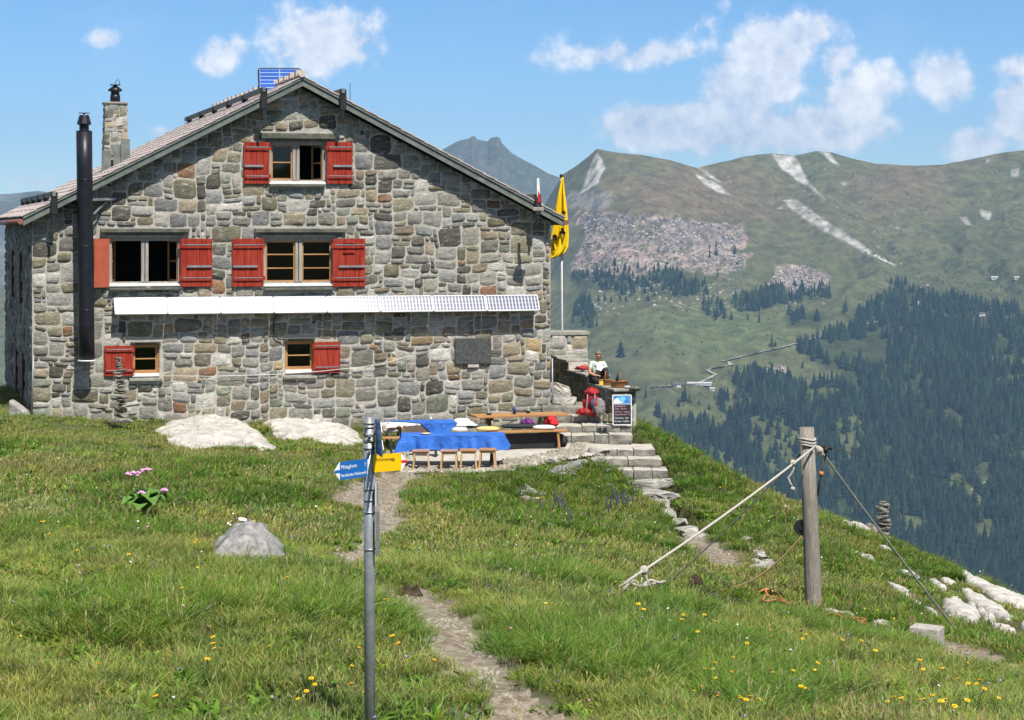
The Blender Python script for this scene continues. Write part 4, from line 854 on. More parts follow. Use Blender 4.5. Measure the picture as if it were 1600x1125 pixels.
# --- blue panel beyond the ridge
p0 = Lc(407, 148, 46.6); p1 = Lc(470, 107, 46.6)
A = Vector((p0.x, p0.y, p0.z-.25)); B = Vector((p1.x, p1.y, p0.z-.25)); up_ = Vector((0, .15, p1.z-p0.z+.25))
f = MB(); f.add([A, B, B+up_, A+up_], [(0,1,2,3)]); bo = f.build('roof_solar_panel', m_cell2, roof); panel_face(bo)
f = MB(); f.bar(A+Vector((-.02,.03,0)), A+up_+Vector((-.02,.03,0)), .03, .03); f.bar(B+Vector((.02,.03,0)), B+up_+Vector((.02,.03,0)), .03, .03); f.bar(A+up_+Vector((0,.03,.01)), B+up_+Vector((0,.03,.01)), .03, .03); f.bar(A+up_*.3+Vector((0,.05,0)), B+Vector((0,.8,-.2)), .03, .03)
f.add([A+Vector((0,.03,0)), B+Vector((0,.03,0)), B+up_+Vector((0,.03,0)), A+up_+Vector((0,.03,0))], [(0,1,2,3)]); f.build('panel_frame', m_pipe, bo)
# --- stone chimney on the left slope
cb = Lc(180, 250, 47.4); hw_b, hw_t = .30, .245; zt = Lc(181, 163, 47.4).z; zb_ = cb.z-.5; cx_, cy_ = cb.x, cb.y
V, Fq, C = [], [], []
for q in range(4):
    v, f, c_ = stone_field(.56, lambda u: zt, zb_, .075, [], 40+q, depth=.015, N=5, x0=-.28)
    k_ = 1-(v[:, 2]-zb_)/(zt-zb_)*.16; xx = v[:, 0]*k_*1.04; yy = (-.28-v[:, 1])*k_*1.04; a = q*math.pi/2
    V.append(np.stack([cx_+xx*math.cos(a)-yy*math.sin(a), cy_+xx*math.sin(a)+yy*math.cos(a), v[:, 2]], -1)); Fq.append(f+sum(len(t) for t in V[:-1])); C.append(c_*np.array([1.25,1.3,1.36]))
core = MB(); core.lathe((cx_, cy_, 0), [(.405, zb_), (.34, zt-.02)], 4)
core.v = [(cx_+((x-cx_)*math.cos(R(45))-(y-cy_)*math.sin(R(45))), cy_+((x-cx_)*math.sin(R(45))+(y-cy_)*math.cos(R(45))), z) for x, y, z in core.v]; core.sm = [False]*len(core.sm)
ch = core.build('chimney', m_mortar, roof); link('chimney_stonework', mesh_np('chimney_stonework', np.concatenate(V), np.concatenate(Fq), m_stone, np.concatenate(C)), ch)
MB().box(cx_-.28, cx_+.28, cy_-.28, cy_+.28, zt, zt+.045).build('chimney_cap', m_sill2, ch, .01)
MB().lathe((cx_, cy_, zt+.045), [(.115,0),(.115,.16),(.10,.17),(.10,.25),(.16,.26),(.165,.29),(.08,.36),(.05,.37),(.05,.39),(.13,.395),(.13,.41)], 16).build('chimney_pot', m_pipe, ch)
MB().tube([(cx_+.02, cy_, zt+.42), (cx_+.0, cy_, zt+.52), (cx_+.06, cy_, zt+.58), (cx_+.10, cy_, zt+.52), (cx_+.09,cy_,zt+.44)], .008, 5).build('wire_loop', m_iron, ch)
for (px, py0, py1, w_) in ((166,262,236,.10),(184,250,226,.10),(196,240,217,.10)):
    a = Lc(px, py0, 46.9); b = Lc(px, py1, 46.9); MB().box(a.x-w_, a.x+w_, a.y-.03, a.y+.03, a.z-.2, b.z).build('lead_flashing', m_rakeb, ch)
# --- small chimney, cowl and aerial on the right slope
a = Lc(531, 162, 45.6); rcm = MB().box(a.x-.16, a.x+.16, a.y-.15, a.y+.35, a.z-.3, a.z+.16); sc = rcm.build('roof_vent', m_sill2, roof, .03)
b = Lc(530, 160, 45.4); MB().lathe((b.x+.02, b.y-.05, b.z), [(.13,-.1),(.13,.13),(.10,.14),(.10,.17),(.12,.18),(.13,.2),(.10,.26),(.02,.27)], 14).build('vent_cowl', m_pipe, sc)
MB().lathe((b.x+.02, b.y-.05, b.z+.17), [(.105,0),(.11,.05),(.10,.08)], 14).build('rusty_ring', M('rust', (.25,.11,.05), .8), sc)
a = Lc(547, 164, 45.8); b = Lc(547, 130, 45.8); MB().tube([a, b], .008, 5).build('aerial', m_iron, roof)
# --- plaque, wires, drain pipes
a = Fc(711, 569, -.06); b = Fc(767, 528, -.06)
pq_ = MB().box(a[0], b[0], -.085, -.03, a[1], b[1]); pq_o = pq_.build('plaque', M('dark_bronze_plaque', (.045,.05,.048), .55, col2=(.10,.105,.10), scale=14, bump=.8, bscale=70), hut, .01)
a = Fc(731, 574, -.06); b = Fc(748, 568.5, -.06); MB().box(a[0], b[0], -.07, -.03, a[1], b[1]).build('plaque_tab', m_slate, hut)
def sag(a, b, s, n=14): 
    a = Vector(a); b = Vector(b); return [a.lerp(b, t/n)+Vector((0,0,-s*4*(t/n)*(1-t/n))) for t in range(n+1)]
wq = [Fc(x, y, -.1) for x, y in ((255,587),(330,588),(430,585),(500,580),(560,574),(600,568),(640,556))]
MB().tube([(q[0], -.1, q[1]) for q in wq], .006, 5).build('washing_line', m_white, hut)
wq = [Fc(x, y, -.07) for x, y in ((482,487),(436,489),(428,498),(427,520),(432,528),(444,531))]; MB().tube([(q[0], -.075, q[1]) for q in wq], .014, 6).build('cable', m_iron, hut)
a = Fc(52, 557, -.08); b = Fc(50, 646, -.08); MB().tube([(a[0],-.08,a[1]),(b[0],-.08,b[1])], .02, 8).build('drain_pipe', m_zinc, hut)
a = Fc(862, 560, -.08); b = Fc(862, 662, -.08); MB().tube([(HW+.02,-.07,a[1]),(HW+.03,-.07,b[1])], .02, 8).build('drain_pipe', m_zinc, hut)
tp = Fc(849, 640, -.05); 
# ------------------------------------------------------------ rocks
m_lime = M('pale_limestone', (.27,.25,.22), .9, col2=(.55,.525,.475), scale=4.2, bump=1, bscale=12, detail=10, lo=.3, hi=.62, spec=.2)
m_grock = M('grey_gneiss', (.15,.145,.14), .9, col2=(.36,.35,.335), scale=9, bump=1, bscale=22, spec=.2, detail=10)
m_ledge = M('ledge_stone', (.22,.21,.185), .9, col2=(.44,.42,.37), scale=6, bump=1, bscale=18, spec=.2)
ROCKPX = []
def outcrop(name, label, poly, h, mat, group=None, cat='rock', step=2.0, edge=7.0, seed=0, sink=.03, cone=False):
    """a rock rising out of the hillside, its outline walked onto the ground"""
    ROCKPX.append(poly); P2 = np.array(poly, float); x, y, z = pick(P2[:, 0], P2[:, 1]); pol = list(zip(x, y)); cxm = float(np.mean(x)); cym = float(np.mean(y))
    # regular plan grid over the outline
    x0, x1, y0, y1 = x.min(), x.max(), y.min(), y.max(); W = max(x1-x0, .2); D = max(y1-y0, .2); sx = max(.03, W/46); sy = max(.03, D/46)
    GX_, GY_ = np.meshgrid(np.arange(x0-sx*2, x1+sx*2.5, sx), np.arange(y0-sy*2, y1+sy*2.5, sy))
    jx = GX_+.07*fbm(GX_*3, GY_*3, seed+1, 4); jy = GY_+.12*fbm(GX_*3+7, GY_*3, seed+2, 4)
    d = edge_dist(pol, jx, jy); ins = inside(pol, jx, jy); dd = np.where(ins, d, -d); e = max(.05, .32*min(W, D)) if group is None else max(.05, .13*min(W, D))
    pr = np.clip(dd/e+.12, 0, 1); pr = np.sqrt(pr*(2-pr)) if not cone else np.sin(np.clip(dd/(.5*min(W, D)), 0, 1)*1.5708)**.62
    n = fbm(GX_*2.2, GY_*2.2, seed, 5, .55); crack = np.abs(fbm(GX_*2.1+GY_*.9, GY_*1.3, seed+5, 4)); 
    H = ground_at(GX_, GY_)-.14+pr*(h+.14)+pr*(n*h*.45)-.30*h*(crack < .05)*pr+pr*h*.25*fbm(GX_*9, GY_*9, seed+7, 3)
    idx = np.arange(GX_.size).reshape(GX_.shape); q = np.stack([idx[:-1, :-1], idx[:-1, 1:], idx[1:, 1:], idx[1:, :-1]], -1).reshape(-1, 4)
    q = q[(dd.ravel()[q] > -1.3*max(sx, sy)).all(1)]; used, inv = np.unique(q, return_inverse=True)
    Vv = np.stack([GX_, GY_, H], -1).reshape(-1, 3)[used]; base = Vector((cxm, cym, float(ground_at(cxm, cym)))); Vv = Vv-np.array(base)
    o = link(name, mesh_np(name, Vv, inv.reshape(-1, 4), mat, None, True)); o.location = base; return tag(o, label, cat, group)
outcrop('limestone_slab', 'broad pale limestone slab lying in the grass below the two small windows, left of its twin', [(245,672),(262,661),(300,657),(350,655),(385,662),(408,678),(420,692),(435,702),(405,704),(350,700),(300,702),(268,697),(258,686)], .16, m_lime, seed=1)
outcrop('limestone_slab', 'long pale limestone slab tapering down to the right just beside the signpost top', [(403,656),(440,655),(490,660),(530,668),(562,676),(567,692),(540,697),(500,692),(480,684),(450,690),(432,684),(420,668)], .17, m_lime, seed=2)
outcrop('grey_boulder', 'grey domed boulder in the meadow with white daisies growing on its top', [(322,870),(340,850),(390,838),(436,850),(462,872),(430,878),(380,876)], .29, m_grock, seed=3, cone=True)
R_ = [('limestone_outcrop','flat white limestone shelf on the crest just left of the far cairn',[(1312,814),(1330,812),(1358,820),(1364,828),(1340,828),(1318,822)],.12),
 ('limestone_outcrop','narrow white limestone rib running down from the foot of the far cairn',[(1388,838),(1405,842),(1425,856),(1432,866),(1418,864),(1398,850)],.10),
 ('limestone_outcrop','small forked white rock in the grass between the wooden pole and the far cairn',[(1321,862),(1338,861),(1345,867),(1360,869),(1368,876),(1350,880),(1342,872),(1330,872)],.10),
 ('limestone_outcrop','slender white rock streak in the grass behind the steel guy cable, uppermost of its row',[(1398,892),(1425,893),(1440,903),(1458,918),(1446,914),(1420,902),(1402,899)],.10),
 ('limestone_outcrop','oval white rock directly right of the slender streak on the right slope',[(1454,908),(1462,906),(1480,918),(1484,928),(1470,926),(1458,918)],.10),
 ('limestone_outcrop','very long thin white rock line low in the grass left of the guy cable',[(1387,911),(1398,912),(1425,932),(1450,950),(1478,974),(1462,968),(1430,944),(1405,926)],.07),
 ('limestone_outcrop','big two-lobed white boulder with a cleft near the lower end of the guy cable',[(1470,946),(1480,938),(1500,940),(1510,955),(1512,942),(1524,948),(1532,965),(1528,984),(1510,982),(1496,970),(1480,958)],.22),
 ('limestone_outcrop','small white rock wedge just above the ragged shelf at the right',[(1468,904),(1480,905),(1495,912),(1486,915),(1474,910)],.08),
 ('limestone_outcrop','long ragged white limestone shelf sloping right across the lower right meadow',[(1500,918),(1515,925),(1545,938),(1570,955),(1588,972),(1575,976),(1550,962),(1525,948),(1508,936)],.18),
 ('limestone_outcrop','great white limestone rib along the crest at the right edge of the photo',[(1496,893),(1515,899),(1530,912),(1560,922),(1590,935),(1612,945),(1612,956),(1580,950),(1555,938),(1530,922),(1505,906)],.22),
 ('limestone_outcrop','pair-shaped white rock just right of the two-lobed boulder',[(1524,950),(1540,956),(1558,972),(1552,978),(1535,970)],.14),
 ('limestone_outcrop','low rounded white rock nearest the concrete block on the right slope',[(1550,980),(1570,982),(1588,990),(1594,1000),(1575,996),(1556,988)],.14),
 ('limestone_outcrop','white rock cut by the right edge of the photo below the great rib',[(1594,975),(1615,980),(1615,1000),(1600,992)],.16),
 ('limestone_outcrop','tiny white rock showing behind the pole on the grass crest',[(1232,786),(1240,784),(1252,790),(1242,793)],.06),
 ('limestone_outcrop','faint thin white rock crumb between the cairn and the slender streak',[(1370,851),(1384,853),(1396,862),(1380,860)],.06)]
for i, (n, l, p, h) in enumerate(R_): outcrop(n, l, p, h*.55, m_lime, 'white limestone outcrops on the right slope', seed=20+i)
# earth clods and the dark peat bank
m_peat = M('dark_peat', (.025,.018,.012), .98, col2=(.075,.055,.038), scale=8, bump=1, bscale=30, spec=.05)
outcrop('peat_bank', 'dark crumbling peat edge beside the bend of the lower path', [(614,925),(628,916),(652,918),(668,932),(640,936),(620,934)], .10, m_peat, seed=61, cat='earth')
outcrop('peat_clod', 'dark brown clod of turned peat on the grass between the ropes', [(1073,918),(1085,914),(1098,916),(1100,928),(1080,930)], .16, m_peat, seed=62, cat='earth')
outcrop('peat_bank', 'low dark ridge of dug earth left of the orange rope', [(1105,942),(1125,945),(1145,950),(1170,944),(1190,940),(1194,948),(1170,955),(1140,958),(1110,952)], .05, m_peat, seed=63, cat='earth')

# stone cairns
m_cs = M('cairn_stone', (.085,.078,.062), .9, col2=(.32,.30,.25), scale=5, bump=1, bscale=25, spec=.2)
def cairn(label, base, specs, seed):
    t = thing('stone_cairn', label, 'cairn', base); z = -.05; r_ = random.Random(seed)
    for (dx, w, hh) in specs:
        mb = MB(); mb.chunk((dx, r_.uniform(-.02,.02), z+hh/2), w/2*1.12, w/2*.85, hh/2*.98, r_.randint(0, 999), 16, r_.uniform(-.4,.4)); 
        T = Matrix.Rotation(r_.uniform(-.12,.12), 4, 'Y'); c = Vector((dx, 0, z+hh/2)); mb.v = [tuple(c+T @ (Vector(v)-c)) for v in mb.v]
        mb.build('stone', m_cs, t); z += hh
    return t
p = P(190, 655, 41.6); pz = float(ground_at(p.x, p.y)); s_ = 41.6/F
sp_ = [(.0,.46,.10),(.02,.26,.10),(.0,.27,.14),(.03,.22,.08),(-.01,.27,.07),(.02,.25,.08),(-.02,.24,.07),(.0,.26,.06),(.01,.22,.08),(.0,.20,.06),(-.03,.20,.06),(-.04,.23,.07),(-.06,.20,.08),(.0,.24,.04),(-.05,.14,.05),(-.05,.15,.05),(-.05,.12,.05),(-.06,.11,.05),(-.07,.21,.035)]
cairn('tall thin cairn of stacked flat stones in front of the lower left shutter', (p.x, p.y, P(190, 655, 41.6).z-.02), sp_, 4)
q = pick1(1380, 838)
cairn('dark stacked stone cairn standing on the crest of the right slope above the forest', q, [(.02,.42,.12),(-.04,.40,.10),(.03,.34,.10),(.0,.38,.08),(.02,.30,.09),(-.01,.36,.10),(.03,.32,.08),(.0,.36,.10),(.02,.26,.08),(.0,.16,.05)], 9)
def stone_pile(name, label, pts, seed, mat, size=.16, group=None, cat='stones'):
    mb_t = thing(name, label, cat, pick1(pts[0][0], pts[0][1]), 0, group); r_ = random.Random(seed)
    for (x, y, s) in pts:
        p = pick1(x, y); c = p-mb_t.location+Vector((0, 0, s*size*.35))
        MB().chunk(c, s*size*1.25, s*size, s*size*.6, r_.randint(0, 999), 18, r_.uniform(-.8, .8)).build('stone', mat, mb_t)
stone_pile('stone_pile', 'little heap of dark rounded stones touching the left foot of the far cairn', [(1362,829,1.1),(1370,832,.9),(1366,824,.7)], 5, m_cs)
stone_pile('stone_row', 'line of small pale stones edging the trail, ending in a heap left of the pole', [(1158,838,.8),(1166,846,.9),(1172,856,.8),(1179,862,.9),(1186,868,1.0),(1190,874,1.1),(1186,884,1.2),(1195,888,1.3),(1180,889,1.0),(1200,882,.9),(1150,834,.6)], 6, m_ledge, .10)
stone_pile('stone_pile', 'low outcrop of dark and pale stones in the grassy bank below the wooden bench', [(862,742,1.0),(872,738,1.3),(885,736,1.2),(898,732,1.3),(910,726,.9),(878,744,.8),(890,742,1.0)], 7, m_grock, .11)
stone_pile('stone_pile', 'half-overgrown grey stones in the middle of the bank left of the steps', [(820,762,.9),(830,772,1.0),(822,782,.8),(838,785,.9),(846,776,.7),(815,772,.7)], 8, m_grock, .11)
stone_pile('stone_pile', 'pale stones embedded in turf where the bank meets the steps', [(936,716,.9),(945,724,1.0),(938,732,.8),(948,738,.8)], 12, m_ledge, .11)
stone_pile('stone_row', 'rough edging stones where the terrace gravel ends above the grassy bank', [(848,727,1),(862,724,1.1),(880,720,1.0),(898,717,1.2),(914,713,1.0),(928,710,1.2),(934,722,1.0)], 14, m_ledge, .12)
# leaning slab by the left corner of the hut
g0 = P(28, 645, 42.4); mb = MB(); mb.prism([(-.22,-.2),(.26,-.2),(.16,.02),(-.08,.20),(-.20,.27)], (g0.x, g0.y, g0.z), (1,0,0), (0,0,1), (0,.35,0))
t = mb.build('corner_stone', m_ledge, None, .05); t.location = (0,0,0); tag(t, 'pointed pale stone leaning at the left front corner of the hut', 'rock')

# ------------------------------------------------------------ terrace, steps, walls
m_terr = M('terrace_slabs', (.33,.31,.26), .92, col2=(.55,.52,.46), scale=4, bump=1, bscale=12, spec=.2, stretch=(1,2.5,1))
TX, TY = np.meshgrid(np.arange(-4, 3.2, .06), np.arange(38, 46.5, .06)); td = edge_dist(tp_, TX, TY); td = np.where(inside(tp_, TX, TY), td, -td)+.18*fbm(TX*2, TY*2, 71, 3)
TZ = np.maximum(-4.70, ground_at(TX, TY)*0-4.70)+.02*fbm(TX*1.3, TY*2.3, 72, 4)-.25*np.clip(.10-td, 0, 1)
idx = np.arange(TX.size).reshape(TX.shape); q = np.stack([idx[:-1, :-1], idx[:-1, 1:], idx[1:, 1:], idx[1:, :-1]], -1).reshape(-1, 4); q = q[(td.ravel()[q] > -.06).all(1)]
used, inv = np.unique(q, return_inverse=True)
tag(link('terrace', mesh_np('terrace', np.stack([TX, TY, TZ], -1).reshape(-1, 3)[used], inv.reshape(-1, 4), m_terr, None, True)), kind='structure')

stair = thing('stone_staircase', 'rough stone steps climbing from the meadow trail to the terrace beside the hut', 'stairs', P(960, 735, 42))
def step(px0, px1, d, zt, hgt, depth, seed, blocks=True, mat=None, skew=0.0):
    """one step: a row of squared blocks, front edge at distance d, top at zt"""
    r_ = random.Random(seed); x0 = (px0-CX)/F*d; x1 = (px1-CX)/F*d; mb = MB(); x = x0; tops = []
    while x < x1-.12:
        w = min(r_.uniform(.30, .62), x1-x) if blocks else x1-x
        if x1-x-w < .15: w = x1-x
        o = r_.uniform(-.02, .02); oz = r_.uniform(-.012, .012); n = 6; vs = []; 
        for iz in range(3):
            for ix in range(n+1):
                fx = ix/n; fz = iz/2; y = d+o+skew*(x-x0)+.022*float(vnoise(x*9+fx*4, fz*3+seed, seed)-.5)*2+(.03 if fz in (0,) else 0)+(.012 if fz == 1 else 0)
                vs.append((x+.008+(w-.016)*fx+.006*float(vnoise(fz*5, seed+x, 3)-.5), y, zt+oz-hgt*(1-fz)+(.012*float(vnoise(fx*3+x*5, seed, 4)-.5)*2 if iz == 2 else 0)))
        for iy in (1, 2):
            for ix in range(n+1): vs.append((x+.008+(w-.016)*ix/n, d+o+depth*iy/2+skew*(x-x0), zt+oz+.012*float(vnoise(ix*.7+x*5, iy+seed, 6)-.5)*2))
        rws = 5; fs = [(r*(n+1)+c, r*(n+1)+c+1, (r+1)*(n+1)+c+1, (r+1)*(n+1)+c) for r in range(rws-1) for c in range(n)]
        b = len(vs); vs += [(x+.008, d+depth, zt-hgt), (x+w-.008, d+depth, zt-hgt)]
        fs += [(0, n+1, 2*(n+1), b), (2*(n+1), 4*(n+1), b), (n, b+1, 2*(n+1)+n), (n+n+1, n, 2*(n+1)+n), (2*(n+1)+n, b+1, 4*(n+1)+n)]
        f0 = len(mb.f); mb.add(vs, fs, False); tops += list(range(f0+2*n, f0+4*n)); x += w
    o = mb.build('step', [mat or m_ledge, m_terr], stair, world=True)
    for i in tops: o.data.polygons[i].material_index = 1
m_stepst = M('step_stone', (.13,.125,.108), .9, col2=(.31,.295,.25), scale=3.5, bump=1, bscale=20, spec=.2)
step(868, 956, 45.25, P(0,649,45.25).z, .22, 1.6, 1, mat=m_stepst)
step(866, 988, 44.5, P(0,666,44.5).z, .22, 1.0, 2, mat=m_stepst)
step(866, 989, 43.9, P(0,680,43.9).z, .22, .9, 3, mat=m_stepst)
step(936, 1024, 42.85, P(0,703,42.85).z, .24, 1.2, 4, mat=m_stepst, skew=-.05)
step(944, 1034, 42.3, P(0,718,42.3).z, .24, .7, 5, mat=m_stepst, skew=-.05)
step(948, 1044, 41.8, P(0,735,41.8).z, .27, .7, 6, mat=m_stepst, skew=-.05)
for i, (a, b, y, d, hh) in enumerate([(966,1056,752,41.2,.19),(982,1066,769,40.6,.15),(1010,1050,783,39.9,.13),(1030,1060,798,39.2,.13),(1048,1078,812,38.3,.10),(1052,1094,823,37.6,.09),(1066,1112,833,36.9,.07)]):
    c = P((a+b)/2, y+3, d); w = (b-a)/2/F*d; mb = MB(); mb.chunk(c-Vector((0,-.22,.04)), w*1.0, .30, hh*.62, 50+i, 26, 0); mb.build('step_slab', m_ledge, stair, world=True)
# parapet with its shaded face, stepped up towards the hut
m_rubd = stone_mat('parapet_stone')
A0 = P(961, 612, 45.2); A0.z = 0
def PW(l, off=0.0, z=0.0): return Vector((A0.x, A0.y, 0))+VX*l+UX*off+Vector((0,0,z))
par = thing('parapet_wall', 'low stepped stone parapet with a dark shaded face beside the top of the steps', 'wall', (A0.x, A0.y, -4.4), TH)
prof = [(0,-4.95),(4.9,-4.95),(4.9,-3.20),(3.35,-3.27),(3.32,-3.48),(1.9,-3.52),(1.85,-3.66),(0,-3.70)]
mb = MB(); mb.prism([(l, z) for l, z in prof], PW(0, 0), VX, (0,0,1), UX*.50); mb.build('wall_body', m_mortar, par, .015, world=True)
tpz = lambda l: float(np.interp(l, [0,1.85,1.9,3.32,3.35,4.9],[-3.70,-3.66,-3.52,-3.48,-3.27,-3.2]))-.01
v, f, c = stone_field(4.9, tpz, -4.95, .12, [], 77, depth=.03, N=6)
W3 = np.array([tuple(PW(a[0], -a[1], a[2])) for a in v]); 
v2, f2, c2 = stone_field(.5, lambda u: -3.71, -4.95, .12, [], 78, depth=.03, N=6); W4 = np.array([tuple(PW(-a[1], a[0], a[2])) for a in v2])
inv_ = (Matrix.Translation(par.location) @ Matrix.Rotation(TH, 4, 'Z')).inverted(); Wl = np.array([tuple(inv_ @ Vector(p)) for p in np.concatenate([W3, W4])])
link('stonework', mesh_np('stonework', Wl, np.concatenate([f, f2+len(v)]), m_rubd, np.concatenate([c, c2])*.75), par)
cp_ = MB()
for l0, l1, z in ((-.06,.62,-3.70),(.64,1.3,-3.69),(1.32,1.9,-3.68),(1.92,2.6,-3.51),(2.62,3.34,-3.50),(3.36,4.1,-3.27),(4.12,4.88,-3.23)):
    mb = MB(); mb.prism([(l0,z),(l1,z),(l1,z+.06),(l0,z+.055)], PW(0, -.05), VX, (0,0,1), UX*.6); mb.build('coping_slab', m_sill2, par, .012, world=True)
# lit wall behind with a cap slab, running right from the hut's far corner
d0 = 49.3; W0 = P(838, 600, d0-.8); W1_ = P(918, 600, d0+.2)
tw = thing('terrace_wall', 'sunlit stone wall with a flat cap slab behind the seated reader', 'wall', (W0.x, W0.y, -4.4), TH)
ln = 2.0; ztp = P(0, 524, 49.6).z
org = P(918, 524, 49.8); 
def TWp(x, y, z): return Vector((org.x, org.y, 0))-UX*(ln-x)+VX*y+Vector((0,0,z))
mb = MB(); mb.prism([(0,-4.6),(ln,-4.6),(ln,ztp),(0,ztp)], TWp(0,0,0), UX, (0,0,1), VX*.6); mb.build('wall_body', m_mortar, tw, world=True)
v, f, c = stone_field(ln, lambda u: ztp-.01, -4.6, .13, [], 88, depth=.035); Wg = [TWp(a[0], -a[1], a[2]) for a in v]
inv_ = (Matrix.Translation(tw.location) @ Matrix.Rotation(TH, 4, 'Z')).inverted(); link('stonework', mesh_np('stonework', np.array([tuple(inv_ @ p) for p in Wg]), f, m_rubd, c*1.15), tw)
mb = MB(); mb.prism([(-.3,ztp),(ln+.04,ztp),(ln+.06,ztp+.085),(-.3,ztp+.10)], TWp(0,-.06,0), UX, (0,0,1), VX*.75); mb.build('cap_slab', m_sill2, tw, .012, world=True)
# landing rocks at the foot of the parapet
for (x, y, d, s, l) in ((868,606,46.6,.30,'big pale weathered rock wedged between the hut corner and the parapet'),(880,624,46.2,.26,'broad flat pale rock below the wedge rock at the hut corner')):
    p = P(x, y+6, d); o = MB().chunk((0,0,0), s*1.2, s*.9, s*.75, int(x), 24).build('landing_rock', m_ledge); o.location = p; tag(o, l, 'rock')
p = P(885, 640, 45.9); mb = MB(); mb.box(-.55, 1.0, -.3, .9, -.25, .10); o = mb.build('landing_slab', m_stepst, None, .03); o.location = p; tag(o, 'wide flat stone landing slab under the red rucksack', 'slab')

# ------------------------------------------------------------ flags
m_ylw = M('yellow_cloth', (.86,.58,.008), .75, var=.08, scale=3, spec=.2); m_blk = M('black_print', (.015,.012,.01), .8); m_pole = M('white_pole', (.62,.62,.63), .4, var=.08, metal=.2)
b0 = P(879, 560, 51.2); ztop = P(877.5, 275, 51.2).z
fpz = float(-4.6)
fp = thing('flagpole', 'tall thin white flagpole behind the right corner of the hut', 'pole', (b0.x, b0.y, fpz))
MB().tube([(0,0,-.3),(-.01,0,2),(-.03,0,ztop-fpz-.05)], [.042,.036,.024], 12).build('shaft', m_pole, fp)
MB().lathe((-.03,0,ztop-fpz-.05), [(.03,0),(.045,.03),(.045,.07),(.02,.10)], 10).build('finial', m_iron, fp)
MB().tube([(.035,-.02,.3),(.0,-.02,ztop-fpz-.15)], .004, 4).build('halyard', m_iron, fp)
FL = [(277,878,880.5),(300,872.5,882.5),(325,867.5,886),(338,866.5,887),(350,864.5,888),(370,861,889),(385,860,888),(393,858.5,884),(399,858,877),(404,858,865)]
def flag_pt(r, c):   # r: photo row, c 0..1 across the hanging folds
    l = np.interp(r, [k[0] for k in FL], [k[1] for k in FL]); rr_ = np.interp(r, [k[0] for k in FL], [k[2] for k in FL]); d = 51.0
    x = l+(rr_-l)*c; fold = .07*math.sin(c*9+r*.03)+.04*math.sin(c*21+1)
    p = P(x, r, d); return Vector((p.x, p.y-.02+fold*min(1, (rr_-l)/12), p.z))
fo = thing('flag', 'long yellow flag with black emblem marks hanging limp from the white pole', 'flag', P(878, 278, 51.0))
mb = MB(); nr, nc = 60, 18; rows = [277+(404-277)*i/nr for i in range(nr+1)]
mb.add([flag_pt(r, c/nc) for r in rows for c in range(nc+1)], [(i*(nc+1)+j, i*(nc+1)+j+1, (i+1)*(nc+1)+j+1, (i+1)*(nc+1)+j) for i in range(nr) for j in range(nc)], True)
o = mb.build('cloth', m_ylw, fo, world=True); sol = o.modifiers.new('thickness', 'SOLIDIFY'); sol.thickness = .006
def patch(cx, cy, pts):
    vs = []; 
    for (x, y) in pts:
        r = cy+y; l = np.interp(r, [k[0] for k in FL], [k[1] for k in FL]); rr_ = np.interp(r, [k[0] for k in FL], [k[2] for k in FL]); c = min(1, max(0, (cx+x-l)/(rr_-l))); vs.append(flag_pt(r, c)+Vector((0,-.10,0)))
    n = len(vs); ce = sum(vs, Vector())/n
    m = MB(); m.add(vs+[ce]+[v+Vector((0,.05,0)) for v in vs], [(i, (i+1) % n, n) for i in range(n)]+[(i, n+1+i, n+1+(i+1) % n, (i+1) % n) for i in range(n)]); m.build('emblem', m_blk, fo, world=True)
patch(878, 361, [(-2,-6),(2,-4),(4,1),(6,3),(4,6),(0,4),(-4,5),(-5,3),(-2,0)]); patch(867, 371, [(-4,-3),(-1,-5),(3,-4),(4,0),(3,4),(-2,5),(-4,2)]); patch(864, 386, [(-1,-5),(1,-4),(3,3),(4,6),(2,6),(-1,1)]); patch(859.5, 384, [(-1,-2),(1,-2),(1,1),(-1,1)]); patch(880.5, 331, [(-3,-1),(0,-2),(3,0),(3,3),(1,2),(-2,3)])
# small red and white pennant on the right eave
pb = P(841, 318, 44.9); pn = thing('pennant', 'small red and white rolled pennant standing on the right eave of the roof', 'flag', pb)
h_ = P(0,278,44.9).z-pb.z
MB().tube([(0,0,-.12),(-.01,0,h_)], .008, 6).build('stick', m_oldwood, pn)
mb = MB(); mb.prism([(-.03,.16),(.04,.12),(.035,h_*.6),(.02,h_),(-.035,h_-.02)], (0,-.02,0), (1,0,0), (0,0,1), (0,.04,0)); mb.build('white_cloth', m_white, pn, .008)
mb = MB(); mb.prism([(-.02,.03),(.055,.03),(.045,.19),(.0,.28),(-.01,.12)], (0,-.035,0), (1,0,0), (0,0,1), (0,.07,0)); mb.build('red_cloth', M('red_cloth', (.55,.02,.03), .7), pn, .008)
MB().box(-.12,.12,-.1,.1,-.16,-.08).build('base_block', m_oldwood, pn, .01)

